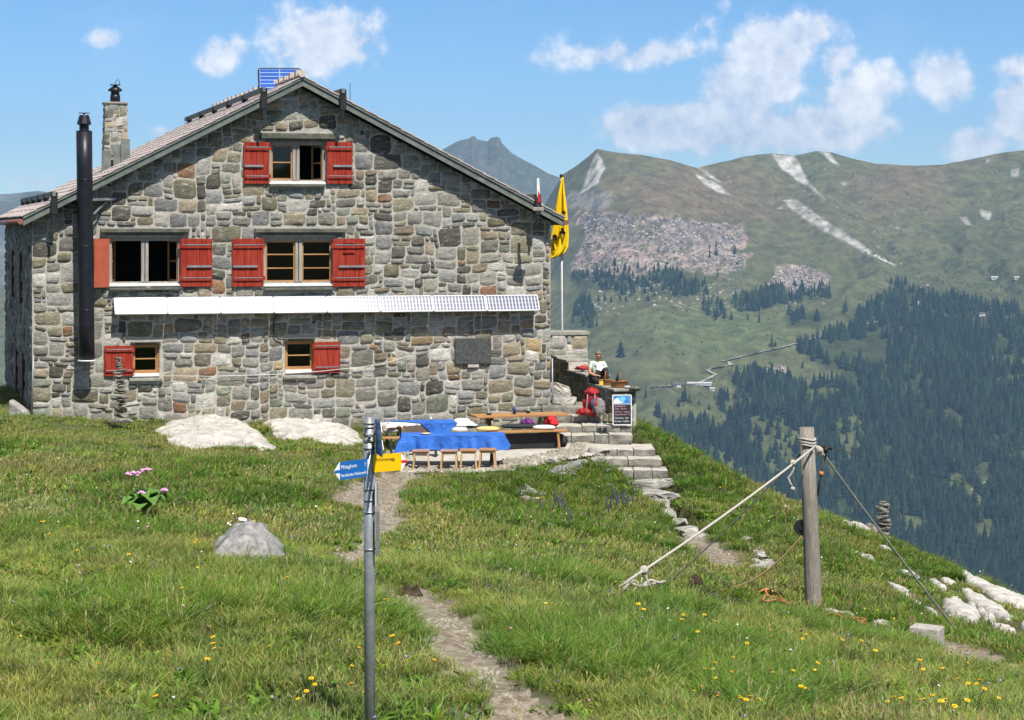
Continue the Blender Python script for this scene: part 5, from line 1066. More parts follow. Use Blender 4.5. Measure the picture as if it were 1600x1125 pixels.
# ------------------------------------------------------------ tables, benches, stools
m_blue = M('blue_tablecloth', (.025,.115,.46), .75, col2=(.05,.18,.60), scale=2.2, spec=.2, bump=4, bscale=3.2)
m_wcl = M('white_linen', (.72,.70,.66), .8, var=.05); m_stoolw = M('stool_beech', (.42,.25,.11), .55, col2=(.55,.36,.18), scale=4, stretch=(1,1,.3)); m_stooltop = M('stool_seat_worn', (.36,.22,.17), .6, var=.2, scale=5); m_dkm = M('dark_steel_legs', (.03,.045,.035), .5)
m_brown = M('brown_cloth', (.13,.10,.085), .85, var=.1)
ZT = -4.70
def cloth(mb, cx, w, dpt, zt, drop, seed, sk=.0):
    """tablecloth: top plus a wavy skirt; local x along the table, y away from the camera"""
    n = 22; m = 5; ring = []
    for i in range(n): ring.append((-w/2+w*i/n, -dpt/2))
    for i in range(8): ring.append((w/2, -dpt/2+dpt*i/8))
    for i in range(n): ring.append((w/2-w*i/n, dpt/2))
    for i in range(8): ring.append((-w/2, dpt/2-dpt*i/8))
    k = len(ring); vs = []; fs = []
    for r in range(m+1):
        f = r/m
        for i, (x, y) in enumerate(ring):
            corner = (abs(abs(x)-w/2) < .02)*(abs(abs(y)-dpt/2) < .02); nx_ = (x/(w/2)) if abs(abs(x)-w/2) < 1e-6 else 0; ny_ = (y/(dpt/2)) if abs(abs(y)-dpt/2) < 1e-6 else 0
            wv = .045*math.sin(i*1.3+seed)+.035*math.sin(i*2.9+seed*2)+.06*corner; sl = .07*f
            vs.append((cx+x+nx_*(f*wv+sl*.6+.01), y+ny_*(f*wv+sl*.6+.01), zt-drop*f*(1+.06*math.sin(i*.7+seed)+.10*corner)-.01*(f > 0)))
    fs = [(r*k+i, (r+1)*k+i, (r+1)*k+(i+1) % k, r*k+(i+1) % k) for r in range(m) for i in range(k)]; fs.append(tuple(range(k)))
    return mb.add(vs, fs, False)
def tpos(px, d): return Vector(((px-CX)/F*d, d, ZT))
# front table
ta = R(14); tl = tpos(708, 39.98); w_ = 160/F*39.8
ft_ = thing('picnic_table', 'front picnic table under the blue cloth with four stools before it', 'table', tl, R(4), 'picnic tables')
MB().box(-w_/2+.03, w_/2-.03, -.32, .32, .555, .585).build('tabletop', m_orange, ft_, .004)
for sx in (-1, 1):
    for sy in (-1, 1): MB().bar((sx*(w_/2-.25), sy*.25, 0), (sx*(w_/2-.2), sy*.22, .55), .04, .04).build('leg', m_dkm, ft_)
c1 = cloth(MB(), 0, w_, .68, .60, .26, 1).build('tablecloth', m_blue); c1.location = tl; c1.rotation_euler.z = R(4); tag(c1, 'bright blue cloth draped over the front table above the stools', 'tablecloth')
# rear table with white cloth, brown hanging side and blue overlay
t2 = tpos(672, 42.55); w2 = 130/F*42.4
rt_ = thing('picnic_table', 'rear picnic table against the wall with white and blue cloths', 'table', t2, R(10), 'picnic tables')
MB().box(-w2/2+.03, w2/2-.03, -.30, .30, .545, .575).build('tabletop', m_orange, rt_, .004)
for sx in (-1, 1):
    for sy in (-1, 1): MB().bar((sx*(w2/2-.25), sy*.25, 0), (sx*(w2/2-.2), sy*.22, .545), .04, .04).build('leg', m_dkm, rt_)
c2 = cloth(MB(), 0, w2, .64, .585, .04, 2).build('white_tablecloth', m_wcl); c2.location = t2; c2.rotation_euler.z = R(10); tag(c2, 'white cloth edge showing under the blue overlay on the rear table', 'tablecloth')
mb = MB(); mb.prism([(-w2*.36,.56),(-w2*.10,.56),(.02*w2,.36),(-w2*.30,.36)], (0,-.40,0), (1,0,0), (0,0,1), (0,.012,0)); o = mb.build('brown_drape', m_brown); o.location = t2; o.rotation_euler.z = R(10); tag(o, 'dull brown blanket hanging from the front of the rear table, its side shading put into the colour, left of the blue corner', 'drape')  # hanging part whose brown carries the side shading of the table edge
mb = MB(); n = 10; top = [(-w2*.5,.20),(-w2*.48,.33),(w2*.30,.33),(w2*.30,-.36),(-w2*.14,-.36),(-w2*.30,.0)]
mb.add([(x, y, .602) for x, y in top], [tuple(range(6))]); mb.prism([(-w2*.14,.60),(w2*.30,.60),(w2*.18,.38),(w2*.0,.37)], (0,-.42,0), (1,0,0), (0,0,1), (0,.02,0)); mb.add([(-w2*.14,-.36,.602),(w2*.30,-.36,.602),(w2*.30,-.42,.60),(-w2*.14,-.42,.60)], [(0,1,2,3)])
mb.prism([(0,.60),(.5,.60),(.25,.42),(0,.40)], (-w2*.5,.33,0), (.02,-.3,0), (0,0,1), (-.01,0,0))
o = mb.build('blue_overlay', m_blue); o.location = t2; o.rotation_euler.z = R(10); tag(o, 'blue overlay cloth with a hanging corner on the rear table', 'tablecloth')
# bench behind the front table
bb = tpos(650, 41.4); bn = thing('wooden_bench', 'low orange bench between the two cloth-covered tables', 'bench', bb, R(6), 'wooden benches')
MB().box(-.68, .55, -.12, .12, .37, .40).build('seat', m_orange, bn, .004)
for sx in (-.5, .4): MB().box(sx-.02, sx+.02, -.1, .1, 0, .37).build('leg', m_dkm, bn)
b2 = tpos(612, 43.1); bn2 = thing('wooden_bench', 'short end of an orange bench just right of the blue sign edges', 'bench', b2, R(12), 'wooden benches')
MB().box(-.2, .45, -.12, .12, .39, .425).build('seat', m_orange, bn2, .004)
for sx in (-.1, .35): MB().box(sx-.02, sx+.02, -.1, .1, 0, .39).build('leg', m_dkm, bn2)
# right wooden table and bench
w3 = 2.05; t3 = tpos(811, 43.75); wt_ = thing('wooden_table', 'bare varnished wooden table beside the right corner of the hut', 'table', t3, R(17))
MB().box(-w3/2, w3/2, -.30, .30, .60, .645).build('tabletop', m_orange, wt_, .006)
for sx in (-.68, .62):
    l_ = MB(); l_.box(sx-.05, sx+.05, -.06, .06, .05, .60); l_.box(sx-.04, sx+.04, -.26, .26, 0, .06); l_.box(sx-.04, sx+.04, -.24, .24, .54, .60); l_.build('leg', M('table_leg_brown', (.14,.06,.03), .6), wt_, .005)
MB().bar((-.68,0,.2),(.62,0,.2), .05,.03).build('stretcher', m_orange, wt_)
b3 = tpos(828, 42.75); wb_ = thing('wooden_bench', 'long varnished bench with cushions in front of the bare wooden table', 'bench', b3, R(15), 'wooden benches')
MB().box(-.95, .78, -.14, .14, .36, .395).build('seat', m_orange, wb_, .005)
for sx, a in ((-.7,-.03), (.58,.03)):
    for sy in (-1, 1): MB().bar((sx+a, sy*.10, 0), (sx, sy*.08, .36), .045, .045).build('leg', m_orange, wb_)
MB().box(-.72, .62, .02, .05, .03, .33).build('shade_board', m_iron, wb_)  # black board added below the seat as the deep shade under the bench
# stools
def stool(first=None):
    t = thing('stool', 'x', 'stool', (0,0,0), 0, 'square wooden stools before the front table')
    MB().box(-.165, .165, -.15, .15, .345, .372).build('seat', m_stooltop, t, .006)
    ap = MB(); ap.box(-.13, .13, -.122, -.108, .30, .345); ap.box(-.13, .13, .108, .122, .30, .345); ap.box(-.137, -.123, -.108, .108, .30, .345); ap.box(.123, .137, -.108, .108, .30, .345); ap.build('apron', m_stoolw, t)
    for sx in (-1, 1):
        for sy in (-1, 1): MB().bar((sx*.155, sy*.14, 0), (sx*.125, sy*.11, .345), .032, .032).build('leg', m_stoolw, t)
    return t
st0 = stool()
for i, (px, d, rz, lab, sc) in enumerate([(658,39.25,.05,'leftmost square wooden stool, with a worn pinkish seat, at the blue table',1),(702,39.25,-.04,'second stool from the left, with a worn pinkish seat, at the blue table',1),(732,39.35,.03,'third stool from the left, with an orange-toned seat, at the blue table',.96),(762,39.45,-.06,'rightmost stool, with an orange-toned seat, at the blue table',.96)]):
    s = st0 if i == 0 else copy_tree(st0); s.location = tpos(px, d); s.rotation_euler.z = rz; s['label'] = lab
    if i > 1:
        for ch_ in s.children:
            if ch_.name.startswith('seat'): ch_.data = ch_.data.copy(); ch_.data.materials[0] = m_orange
# cushions, bags and bottles
def cushion(label, px, d, z, rx, ry, col, rz=0, name='cushion', rzz=.045):
    o = MB().lathe((0,0,0), [(.5,-1),(.9,-.7),(1,0),(.92,.6),(.6,1),(.2,1.1)], 20).build(name, M(name+'_cloth', col, .85, var=.08, scale=6)); o.scale = (rx, ry, rzz); p = tpos(px, d); o.location = (p.x, p.y, ZT+z+rzz); o.rotation_euler.z = rz; return tag(o, label, 'cushion')
cushion('flat white cushion at the right end of the long bench', 850, 42.85, .40, .24, .13, (.74,.73,.68))
cushion('yellow and white cushion lying just behind the right end of the front blue table', 762, 42.55, .40, .25, .15, (.72,.52,.20))
cushion('white cushion on the bench beside the hanging blue corner', 718, 42.2, .42, .16, .13, (.75,.72,.64))
cushion('white cushion on the wall side at the right end of the rear table', 722, 43.3, .50, .17, .12, (.76,.75,.73))
cushion('dark grey cushion between the white cushion and the long bench', 745, 43.1, .41, .24, .14, (.07,.08,.085))
cushion('black padded mat lying along the middle of the long bench', 812, 43.0, .41, .40, .13, (.03,.035,.04))
cushion('grey folded cushion at the left end of the low bench', 610, 42.2, .40, .17, .13, (.36,.34,.30))
p = tpos(665, 39.75); o = MB().lathe((0,0,0), [(.02,0),(.085,.006),(.10,.02),(.09,.022),(.03,.03)], 18).build('straw_plate', M('straw', (.62,.50,.28), .8)); o.location = p+Vector((0,.15,.606)); tag(o, 'small straw-coloured plate on the left back edge of the front blue table', 'plate')
def bottle(label, px, d, z, h, r, col, name='bottle'):
    o = MB().lathe((0,0,0), [(r,0),(r,h*.68),(r*.85,h*.76),(r*.5,h*.82),(r*.5,h*.86),(r*.55,h*.87),(r*.55,h)], 14).build(name, M(name+'_metal', col, .35, var=.05, metal=.3)); p = tpos(px, d); o.location = (p.x, p.y, ZT+z); return tag(o, label, 'bottle')
bottle('tall blue metal drinking bottle standing on the bare wooden table', 803.5, 43.7, .646, .17, .037, (.05,.06,.22))
bottle('small white bottle standing on the blue overlay of the rear table', 673.5, 42.6, .605, .09, .022, (.7,.7,.68), 'small_bottle')
o = MB().lathe((0,0,0), [(.045,0),(.055,.02),(.055,.035),(.02,.04)], 14).build('ashtray', m_iron); o.location = tpos(764, 43.5)+Vector((0,0,.646)); tag(o, 'small dark ashtray left of the blue bottle on the bare table', 'ashtray')
o = MB().lathe((0,0,0), [(.04,0),(.05,.04),(.045,.05),(.03,.055)], 14).build('black_cup', m_iron); o.location = tpos(825, 43.9)+Vector((0,0,.646)); tag(o, 'small black cup right of the blue bottle on the bare table', 'cup')
def bag(name, label, loc, rx, ry, rz_, col, seed, flat=None):
    o = MB().blob((0,0,0), rx, ry, rz_*.85, 24, 18, seed, .36, 0, 3.2).build(name, M(name+'_fabric', col, .7, col2=tuple(c*1.6 for c in col), scale=9, bump=.6, bscale=25)); o.location = loc; return tag(o, label, 'bag')
bag('purple_bag', 'purple bag lying on the bench seat under the bare wooden table', tpos(823, 43.2)+Vector((0,0,.50)), .14, .12, .10, (.10,.02,.11), 5)
bag('red_bag', 'shiny red bag at the right end under the bare wooden table', tpos(862, 43.5)+Vector((0,0,.50)), .13, .12, .12, (.45,.015,.02), 6)
bag('black_satchel', 'black satchel on the ground at the right foot of the long bench', tpos(876, 43.2)+Vector((0,0,.14)), .15, .12, .15, (.02,.02,.02), 7)
o = MB().tube([P(789,667,42.9), P(800,659,43.2), P(808,655,43.3)], .012, 6).build('walking_pole', m_dkm); tag(o, 'dark walking pole leaning on the long bench below the bare table', 'pole')
# menu board
m_chalk = M('chalkboard_black', (.02,.02,.022), .7, var=.2); m_photo = M('poster_sky', (.10,.30,.62), .5, col2=(.75,.80,.85), scale=7); 
mbp = P(958, 664, 44.45); mw = 29/F*44.4; mh = 46/F*44.4
mn = thing('menu_board', 'white-framed chalk menu board with a mountain picture standing on the steps', 'board', mbp, R(4)); tilt = .12
def MP(x, y, off=0.0): return Vector((x*mw, tilt*mh*y-off, y*mh))
fr = MB(); 
for a, b in (((0,0),(1,0)),((0,1),(1,1)),((0,0),(0,1)),((1,0),(1,1)),((0,.70),(1,.70))): fr.bar(MP(*a), MP(*b), .022 if a != (0,.70) else .01, .02, up=(0,1,0))
fr.build('frame', m_white, mn, .003)
MB().add([MP(.03,.02,.004), MP(.97,.02,.004), MP(.97,.69,.004), MP(.03,.69,.004), MP(.03,.02,-.012), MP(.97,.02,-.012), MP(.97,.69,-.012), MP(.03,.69,-.012)], [(0,1,2,3),(7,6,5,4),(0,4,5,1),(3,2,6,7)]).build('chalk_panel', m_chalk, mn)
pic = MB().add([MP(.03,.71,.004), MP(.97,.71,.004), MP(.97,.98,.004), MP(.03,.98,.004)], [(0,1,2,3)]).build('picture', M('poster_blue', (.06,.22,.50), .5, var=.3, scale=9), mn)
MB().add([MP(.05,.73,.007), MP(.10,.86,.007), MP(.28,.92,.007), MP(.40,.80,.007), MP(.62,.76,.007), MP(.30,.72,.007)], [(0,1,2,3,4,5)]).build('snow_shape', m_white, pic); MB().add([MP(.35,.93,.007), MP(.62,.96,.007), MP(.72,.86,.007), MP(.55,.78,.007), MP(.42,.82,.007)], [(0,1,2,3,4)]).build('lake_shape', M('poster_light_blue', (.16,.50,.85), .5), pic)
def text_mesh(body, size, name, mat, parent, M4, ext=.0006, align='LEFT'):
    cu = bpy.data.curves.new(name, 'FONT'); cu.body = body; cu.size = size; cu.extrude = ext; cu.align_x = align; cu.resolution_u = 2
    to = bpy.data.objects.new('tmp_text', cu); scene.collection.objects.link(to); dg = bpy.context.evaluated_depsgraph_get(); me = bpy.data.meshes.new_from_object(to.evaluated_get(dg)); bpy.data.objects.remove(to); bpy.data.curves.remove(cu)
    me.name = name; me.transform(M4); me.materials.clear(); me.materials.append(mat); return link(name, me, parent)
m_cp = M('pink_chalk', (.60,.36,.46), .9); m_cw = M('white_chalk', (.65,.68,.70), .9); Rx = Matrix.Rotation(R(90), 4, 'X')
for i, (s, m_, y) in enumerate([('Speisekarte',m_cp,.61),('Käse  Wurst',m_cp,.52),('Gersten  Suppe  7.',m_cp,.42),('Käseschnitte  Ei',m_cp,.33),('Getränke  kalt',m_cw,.21),('Kuchen  Kaffee',m_cw,.10)]):
    p = MP(.08, y, .010); text_mesh(s, .052, 'chalk_writing', m_, mn, Matrix.Translation(p) @ Rx)
MB().bar(MP(.5,.9,-.02), (mw*.5,.26,0), .02,.015).build('prop_leg', m_oldwood, mn)
# boots
m_boot = M('boot_leather', (.10,.085,.05), .8, col2=(.22,.19,.12), scale=20); m_sole = M('boot_sole', (.012,.012,.012), .8)
bt = thing('hiking_boots', 'pair of worn brown hiking boots left on the step beside the menu board', 'boots', P(949, 663, 44.25)+Vector((0,0,.03)))
for i, (dx, rz) in enumerate(((-.055, .1), (.065, -.1))):
    mb = MB(); mb.lathe((dx, 0, 0), [(.042,.02),(.05,.04),(.047,.09),(.043,.14),(.05,.19),(.052,.205),(.03,.20)], 14, sx=1, sy=1.15); mb.blob((dx, -.085, .055), .046, .09, .045, 12, 8, i, .06); mb.build('boot', m_boot, bt)
    MB().blob((dx, -.05, .012), .056, .135, .02, 14, 6, 3+i, .03).build('sole', m_sole, bt)
# rucksacks
m_rr = M('red_nylon', (.17,.01,.014), .65, col2=(.50,.03,.035), scale=7, bump=.8, bscale=12); m_gn = M('grey_nylon', (.22,.21,.21), .7, var=.4, scale=14)
rp = P(925, 648, 45.15); rs = thing('red_rucksack', 'large red trekking rucksack slumped against the parapet below the reader', 'rucksack', rp)
MB().blob((-.02,.05,.27), .17, .13, .28, 26, 20, 3, .30, 0, 3.6).build('main_bag', m_rr, rs)
MB().blob((-.01,.02,.50), .14, .12, .08, 20, 12, 4, .28, 0, 3.4).build('top_lid', m_rr, rs)
MB().blob((-.17,-.04,.07), .17, .10, .08, 22, 12, 5, .35, 0, 3.4).build('hip_belt', m_rr, rs)
MB().blob((.04,-.09,.24), .10, .05, .10, 14, 8, 6, .2, .3).build('front_pocket', M('navy_nylon', (.06,.07,.14), .6, var=.3), rs)
for dx in (-.10, .06): MB().tube([(dx,-.11,.46),(dx-.01,-.15,.32),(dx-.03,-.13,.14),(dx-.06,-.12,.05)], .016, 6).build('strap', m_gn, rs)
rs2 = P(938, 648, 45.0); o = MB().blob((.0,0,.17), .13, .10, .19, 16, 12, 9, .2, .4, 2.2).build('grey_rucksack', m_gn); o.location = rs2; tag(o, 'small grey rucksack leaning against the right side of the red one', 'rucksack')
MB().blob((-.09,-.04,.15), .04, .05, .17, 12, 10, 11, .2).build('red_side_panel', m_rr, o)
o = bag('red_jacket', 'crumpled dark red jacket lying on the parapet coping left of the reader', PW(2.7, .18, -3.36), .20, .12, .06, (.28,.03,.03), 12); o['category'] = 'jacket'; o.rotation_euler.z = R(20); MB().blob((.2,-.02,.02), .12, .07, .035, 12, 8, 3, .2).build('blue_white_lining', M('blue_white_lining', (.05,.06,.15), .7, col2=(.6,.6,.62), scale=18), o)
# baskets on the parapet
m_wick = M('wicker', (.26,.11,.04), .7, col2=(.42,.20,.08), scale=30, bump=1, bscale=60, stretch=(1,1,3))
def basket(label, loc, rx, ry, h, rz):
    t = thing('wicker_basket', label, 'basket', loc, rz, 'wicker baskets on the parapet')
    MB().lathe((0,0,0), [(.86,0),(.9,h*.1),(1,h*.9),(1.04,h*.92),(1.04,h),(.96,h),(.9,h*.8)], 22, sx=rx, sy=ry).build('body', m_wick, t)
    MB().tube([(0,-ry,h*.9),(0,-ry*.95,h*1.6),(0,-ry*.5,h*2.1),(0,0,h*2.25),(0,ry*.5,h*2.1),(0,ry*.95,h*1.6),(0,ry,h*.9)], .012, 7).build('handle', m_wick, t)
    return t
zb_ = -3.64
basket('larger wicker basket with a tall handle at the front end of the parapet', PW(.35, .22, zb_), .20, .15, .15, R(10)); 
basket('smaller wicker basket between the reader and the larger basket', PW(.95, .12, zb_), .15, .13, .14, R(-15))
o = MB().box(-.045,.045,-.004,.004,-.05,.05).build('paper_note', M('yellow_paper', (.75,.50,.06), .7)); o.location = PW(.86,-.03,zb_+.07)-Vector((0,.03,0)); tag(o, 'small yellow and white paper bag tucked at the side of the smaller basket', 'paper bag')
for i, (l, of, h, c_, lb) in enumerate(((.42,.2,.24,(.02,.03,.03),'dark bottle sticking up out of the larger basket'),(-.0,.28,.06,(.6,.62,.60),'small pale bowl on the front end of the parapet'),)):
    o = (MB().lathe((0,0,0), [(.035,0),(.035,h*.6),(.013,h*.8),(.013,h)], 12) if i == 0 else MB().lathe((0,0,0), [(.03,0),(.06,.03),(.07,h),(.06,h)], 14)).build('bottle' if i == 0 else 'bowl', M('ware%d' % i, c_, .3)); o.location = PW(l, of, zb_+(.05 if i == 0 else 0)); tag(o, lb, 'bottle' if i == 0 else 'bowl')
pl_ = MB().blob((0,0,.05), .13,.10,.05,14,8,4,.3).build('moss_clump', M('moss', (.03,.04,.02), .95, col2=(.20,.20,.17), scale=25)); pl_.location = PW(-.12,.42,-3.68); tag(pl_, 'small dark potted herb at the very front edge of the parapet', 'plant')

# ------------------------------------------------------------ the reader
m_skin = M('skin', (.50,.27,.18), .55, var=.06); m_shirt = M('shirt_pale_green', (.52,.62,.48), .8, var=.08, scale=6, bump=.5, bscale=8); m_vest = M('shirt_yoke', (.70,.72,.76), .8, col2=(.20,.25,.45), scale=6, lo=.5, hi=.56); m_trs = M('trousers_black', (.028,.028,.032), .85, var=.3, scale=6, bump=.5, bscale=8); m_hair = M('grey_brown_hair', (.10,.075,.055), .8, col2=(.25,.21,.17), scale=40)
def skin_body(name, verts, edges, rad, mat, parent, root=0, lv=2, par_inv=None):
    me = bpy.data.meshes.new(name); me.from_pydata(verts, edges, []); o = link(name, me, parent); sk = o.modifiers.new('skin', 'SKIN'); sk.use_smooth_shade = True
    for i, r in enumerate(rad): me.skin_vertices[0].data[i].radius = (r, r) if not isinstance(r, tuple) else r
    me.skin_vertices[0].data[root].use_root = True; sb = o.modifiers.new('sub', 'SUBSURF'); sb.levels = lv; sb.render_levels = lv
    dg = bpy.context.evaluated_depsgraph_get(); nm = bpy.data.meshes.new_from_object(o.evaluated_get(dg)); o.modifiers.clear(); o.data = nm; nm.materials.clear(); nm.materials.append(mat); nm.name = name
    for p in nm.polygons: p.use_smooth = True
    return o
sc_ = .90
pr = thing('person', 'grey-haired reader in a pale green shirt sitting on the parapet with one knee up', 'person', PW(1.55, .16, -3.63), R(8)); pr.scale = (sc_,)*3
# joints: pelvis at the origin, facing the camera and slightly left; x right in the picture, -y to the camera
J = dict(pel=(-.05,.02,.10), wa=(-.06,.03,.24), ch=(-.055,.02,.42), nk=(-.04,-.02,.545), hd0=(-.035,-.045,.60), hd=(-.03,-.06,.68), hd2=(-.03,-.045,.75),
 sl=(-.21,.0,.50), el=(-.27,-.08,.27), wl=(-.13,-.20,.20), hl=(-.06,-.235,.21), sr=(.11,.0,.50), er=(.19,-.08,.29), wr=(.17,-.20,.20), hr=(.16,-.24,.16),
 hpl=(-.13,-.02,.09), knl=(-.17,-.36,.10), anl=(.06,-.40,.02), ftl=(.17,-.43,.0), hpr=(.04,-.03,.10), knr=(.10,-.30,.40), anr=(.16,-.36,.06), ftr=(.17,-.48,.03))
names = list(J); ix = {n: i for i, n in enumerate(names)}
E = [('pel','wa'),('wa','ch'),('ch','nk'),('nk','hd0'),('hd0','hd'),('hd','hd2'),('ch','sl'),('sl','el'),('el','wl'),('wl','hl'),('ch','sr'),('sr','er'),('er','wr'),('wr','hr'),('pel','hpl'),('hpl','knl'),('knl','anl'),('anl','ftl'),('pel','hpr'),('hpr','knr'),('knr','anr'),('anr','ftr')]
RD = dict(pel=.13, wa=.125, ch=.13, nk=.052, hd0=.06, hd=.092, hd2=.07, sl=.06, el=.042, wl=.027, hl=.03, sr=.06, er=.042, wr=.027, hr=.03, hpl=.085, knl=.062, anl=.038, ftl=.034, hpr=.085, knr=.062, anr=.038, ftr=.034)
skin_body('body', [J[n] for n in names], [(ix[a], ix[b]) for a, b in E], [RD[n] for n in names], m_skin, pr)
def sub(name, ks, es, rad, mat): 
    i2 = {k: i for i, k in enumerate(ks)}; return skin_body(name, [J[k] for k in ks], [(i2[a], i2[b]) for a, b in es], rad, mat, pr)
J['nk2'] = (-.045,-.0,.505); J['el2'] = tuple(a*.35+b*.65 for a, b in zip(J['sl'], J['el'])); J['er2'] = tuple(a*.35+b*.65 for a, b in zip(J['sr'], J['er'])); J['wa0'] = (-.055,.03,.13)
sub('shirt', ['wa0','wa','ch','nk2','sl','el2','sr','er2'], [('wa0','wa'),('wa','ch'),('ch','nk2'),('ch','sl'),('sl','el2'),('ch','sr'),('sr','er2')], [.15,.148,.15,.09,.078,.06,.078,.06], m_shirt)
yk = MB().blob((-.05,-.045,.455), .155,.105,.075, 16, 10, 2, .08); yk.build('shirt_yoke', m_vest, pr)
sub('trousers', ['pel','hpl','knl','anl','hpr','knr','anr'], [('pel','hpl'),('hpl','knl'),('knl','anl'),('pel','hpr'),('hpr','knr'),('knr','anr')], [.145,.10,.078,.05,.10,.078,.05], m_trs)
MB().blob((-.03,-.035,.745), .088,.095,.075, 16, 10, 5, .10, 0, 3).build('hair', m_hair, pr)
fc_ = MB(); fc_.blob((-.032,-.155,.668), .014,.02,.022, 10, 6, 1, .02); fc_.build('nose', m_skin, pr)
MB().tube([(-.095,-.135,.69),(-.06,-.152,.692),(-.03,-.156,.69),(.0,-.152,.692),(.035,-.13,.69)], .012, 6).build('sunglasses', m_iron, pr)
MB().tube([(-.055,-.142,.635),(-.03,-.148,.632),(-.008,-.142,.635)], .006, 5).build('mouth', M('lips', (.30,.10,.08), .6), pr)
for s in (-1, 1): MB().blob((-.03+s*.092,-.05,.675), .012,.022,.03, 8, 6, 1, .02).build('ear', m_skin, pr)
def hand(w_pt, dirv, side, name='hand'):
    w_pt = Vector(w_pt); d = Vector(dirv).normalized(); s = d.cross(Vector((0,0,1))).normalized()*side; vs = [tuple(w_pt), tuple(w_pt+d*.045)]; es = [(0,1)]; rd = [.022,.026]
    for k in range(4):
        o_ = s*(-.027+.018*k); L_ = (.060,.070,.066,.052)[k]; a = w_pt+d*.07+o_; b = a+d*L_*.5+Vector((0,0,-.006)); c = b+d*L_*.4+Vector((0,0,-.026)); i0 = len(vs); vs += [tuple(a), tuple(b), tuple(c)]; es += [(1,i0),(i0,i0+1),(i0+1,i0+2)]; rd += [.010,.009,.008]
    a = w_pt+d*.03-s*.035; b = a+d*.03-s*.012+Vector((0,0,-.01)); i0 = len(vs); vs += [tuple(a), tuple(b)]; es += [(0,i0),(i0,i0+1)]; rd += [.011,.009]
    return skin_body(name, vs, es, rd, m_skin, pr, 0, 1)
hand(J['wl'], Vector(J['hl'])-Vector(J['wl']), 1); hand(J['wr'], Vector(J['hr'])-Vector(J['wr']), -1)
for k_, dv in (('anl',(.12,-.03,-.01)),('anr',(.02,-.13,-.02))):
    a = Vector(J[k_]); MB().tube([a+Vector((0,0,.05)), a+Vector((0,0,0)), a+Vector(dv)*.6, a+Vector(dv)*1.3], [.045,.05,.045,.03], 10).build('shoe', m_boot, pr)
bk = MB(); bk.add([(-.10,-.25,.36),(.0,-.27,.335),(.0,-.19,.43),(-.10,-.17,.45)], [(0,1,2,3)]); bk.add([(0,-.27,.335),(.12,-.25,.36),(.12,-.17,.45),(0,-.19,.43)], [(0,1,2,3)]); bo_ = bk.build('open_book', m_white); bo_.location = pr.location; bo_.rotation_euler = pr.rotation_euler; bo_.scale = pr.scale
so = bo_.modifiers.new('t', 'SOLIDIFY'); so.thickness = .015; tag(bo_, 'open white book held on the raised knee of the reader', 'book')
# ------------------------------------------------------------ hiking signpost
m_gal = M('galvanised_post', (.27,.29,.30), .42, col2=(.38,.40,.41), scale=16, metal=.45, bump=.1)
m_sblue = M('sign_blue', (.012,.14,.46), .4, var=.05, scale=8); m_sy = M('sign_yellow', (.85,.50,.004), .4, var=.04, scale=8); m_sw = M('sign_white', (.80,.80,.80), .45, var=.03); m_sr = M('sign_red', (.65,.02,.02), .45); m_sk = M('sign_black', (.02,.02,.02), .5)
DS = 13.6; sb_ = P(578, 1160, DS); gz = float(ground_at(sb_.x, sb_.y)); S0 = Vector((sb_.x, sb_.y, gz)); topz = P(576, 653, DS).z
sg = thing('signpost', 'galvanised hiking signpost with blue and yellow arrow signs in the foreground meadow', 'signpost', S0)
xt = P(576.5, 653, DS).x-S0.x
def SP(y, off=0.0, d=0.0):  # point on the post axis at photo row y
    z = P(578, y, DS).z-gz; return Vector((xt*z/(topz-gz)+off, d, z))
MB().tube([SP(1160)-Vector((0,0,.5)), SP(900), SP(653)], .0365, 28).build('post', m_gal, sg)
MB().lathe(SP(653), [(.036,0),(.036,.003),(.02,.006)], 24).build('post_cap', m_gal, sg)
for y in (661, 667, 679, 689, 700, 764, 781, 800, 858): MB().lathe(SP(y), [(.0375,-.006),(.0405,-.006),(.0405,.006),(.0375,.006)], 24).build('clamp_band', m_gal if y > 750 else m_zinc, sg)
for y, o_ in ((679,.01),(704,.006),(665,-.015)): MB().tube([SP(y, o_, -.038), SP(y, o_, -.062)], .011, 8).build('clamp_bolt', m_zinc, sg)
MB().tube([SP(686,-.03,-.03), SP(687,.02,-.045), SP(688,.06,-.05), SP(690,.09,-.20)], .003, 5).build('tie_string', M('tie_string', (.35,.40,.20), .8), sg)
def arrow(name, p0, dr, L_, h, tip, face, tipm, bar, txts, label=None, back=None):
    """arrow plate from p0 along dr (unit, horizontal); p0 at mid height"""
    dr = Vector(dr).normalized(); up = Vector((0,0,1)); n = dr.cross(up); n = n if n.y < 0 else -n
    if name == 'edge_sign': n = -n if n.x > 0 else n
    t = .004; q = h/2
    pl = MB().prism([(0,-q),(L_,-q),(L_,q),(0,q)], p0-n*t/2, dr, up, n*t).build(name, face, sg)
    if label: tag(pl, label)
    MB().prism([(L_,-q),(L_+tip,0),(L_,q)], p0-n*t/2, dr, up, n*t).build('arrow_tip', tipm, pl)
    if bar: MB().prism([(L_,-q*.16),(L_+tip*.87,-q*.16),(L_+tip,0),(L_+tip*.87,q*.16),(L_,q*.16)], p0+n*(t/2), dr, up, n*.0015).build('tip_bar', bar, pl)
    flip = (dr.x < 0)
    for (s, along, zz, sz, mt) in txts:
        X = -dr if flip else dr; M4 = Matrix(((X.x, up.x, n.x, 0),(X.y, up.y, n.y, 0),(X.z, up.z, n.z, 0),(0,0,0,1)))
        p = p0+dr*along+up*zz+n*(t/2+.001); text_mesh(s, sz, 'lettering', mt, pl, Matrix.Translation(p) @ M4)
    return pl
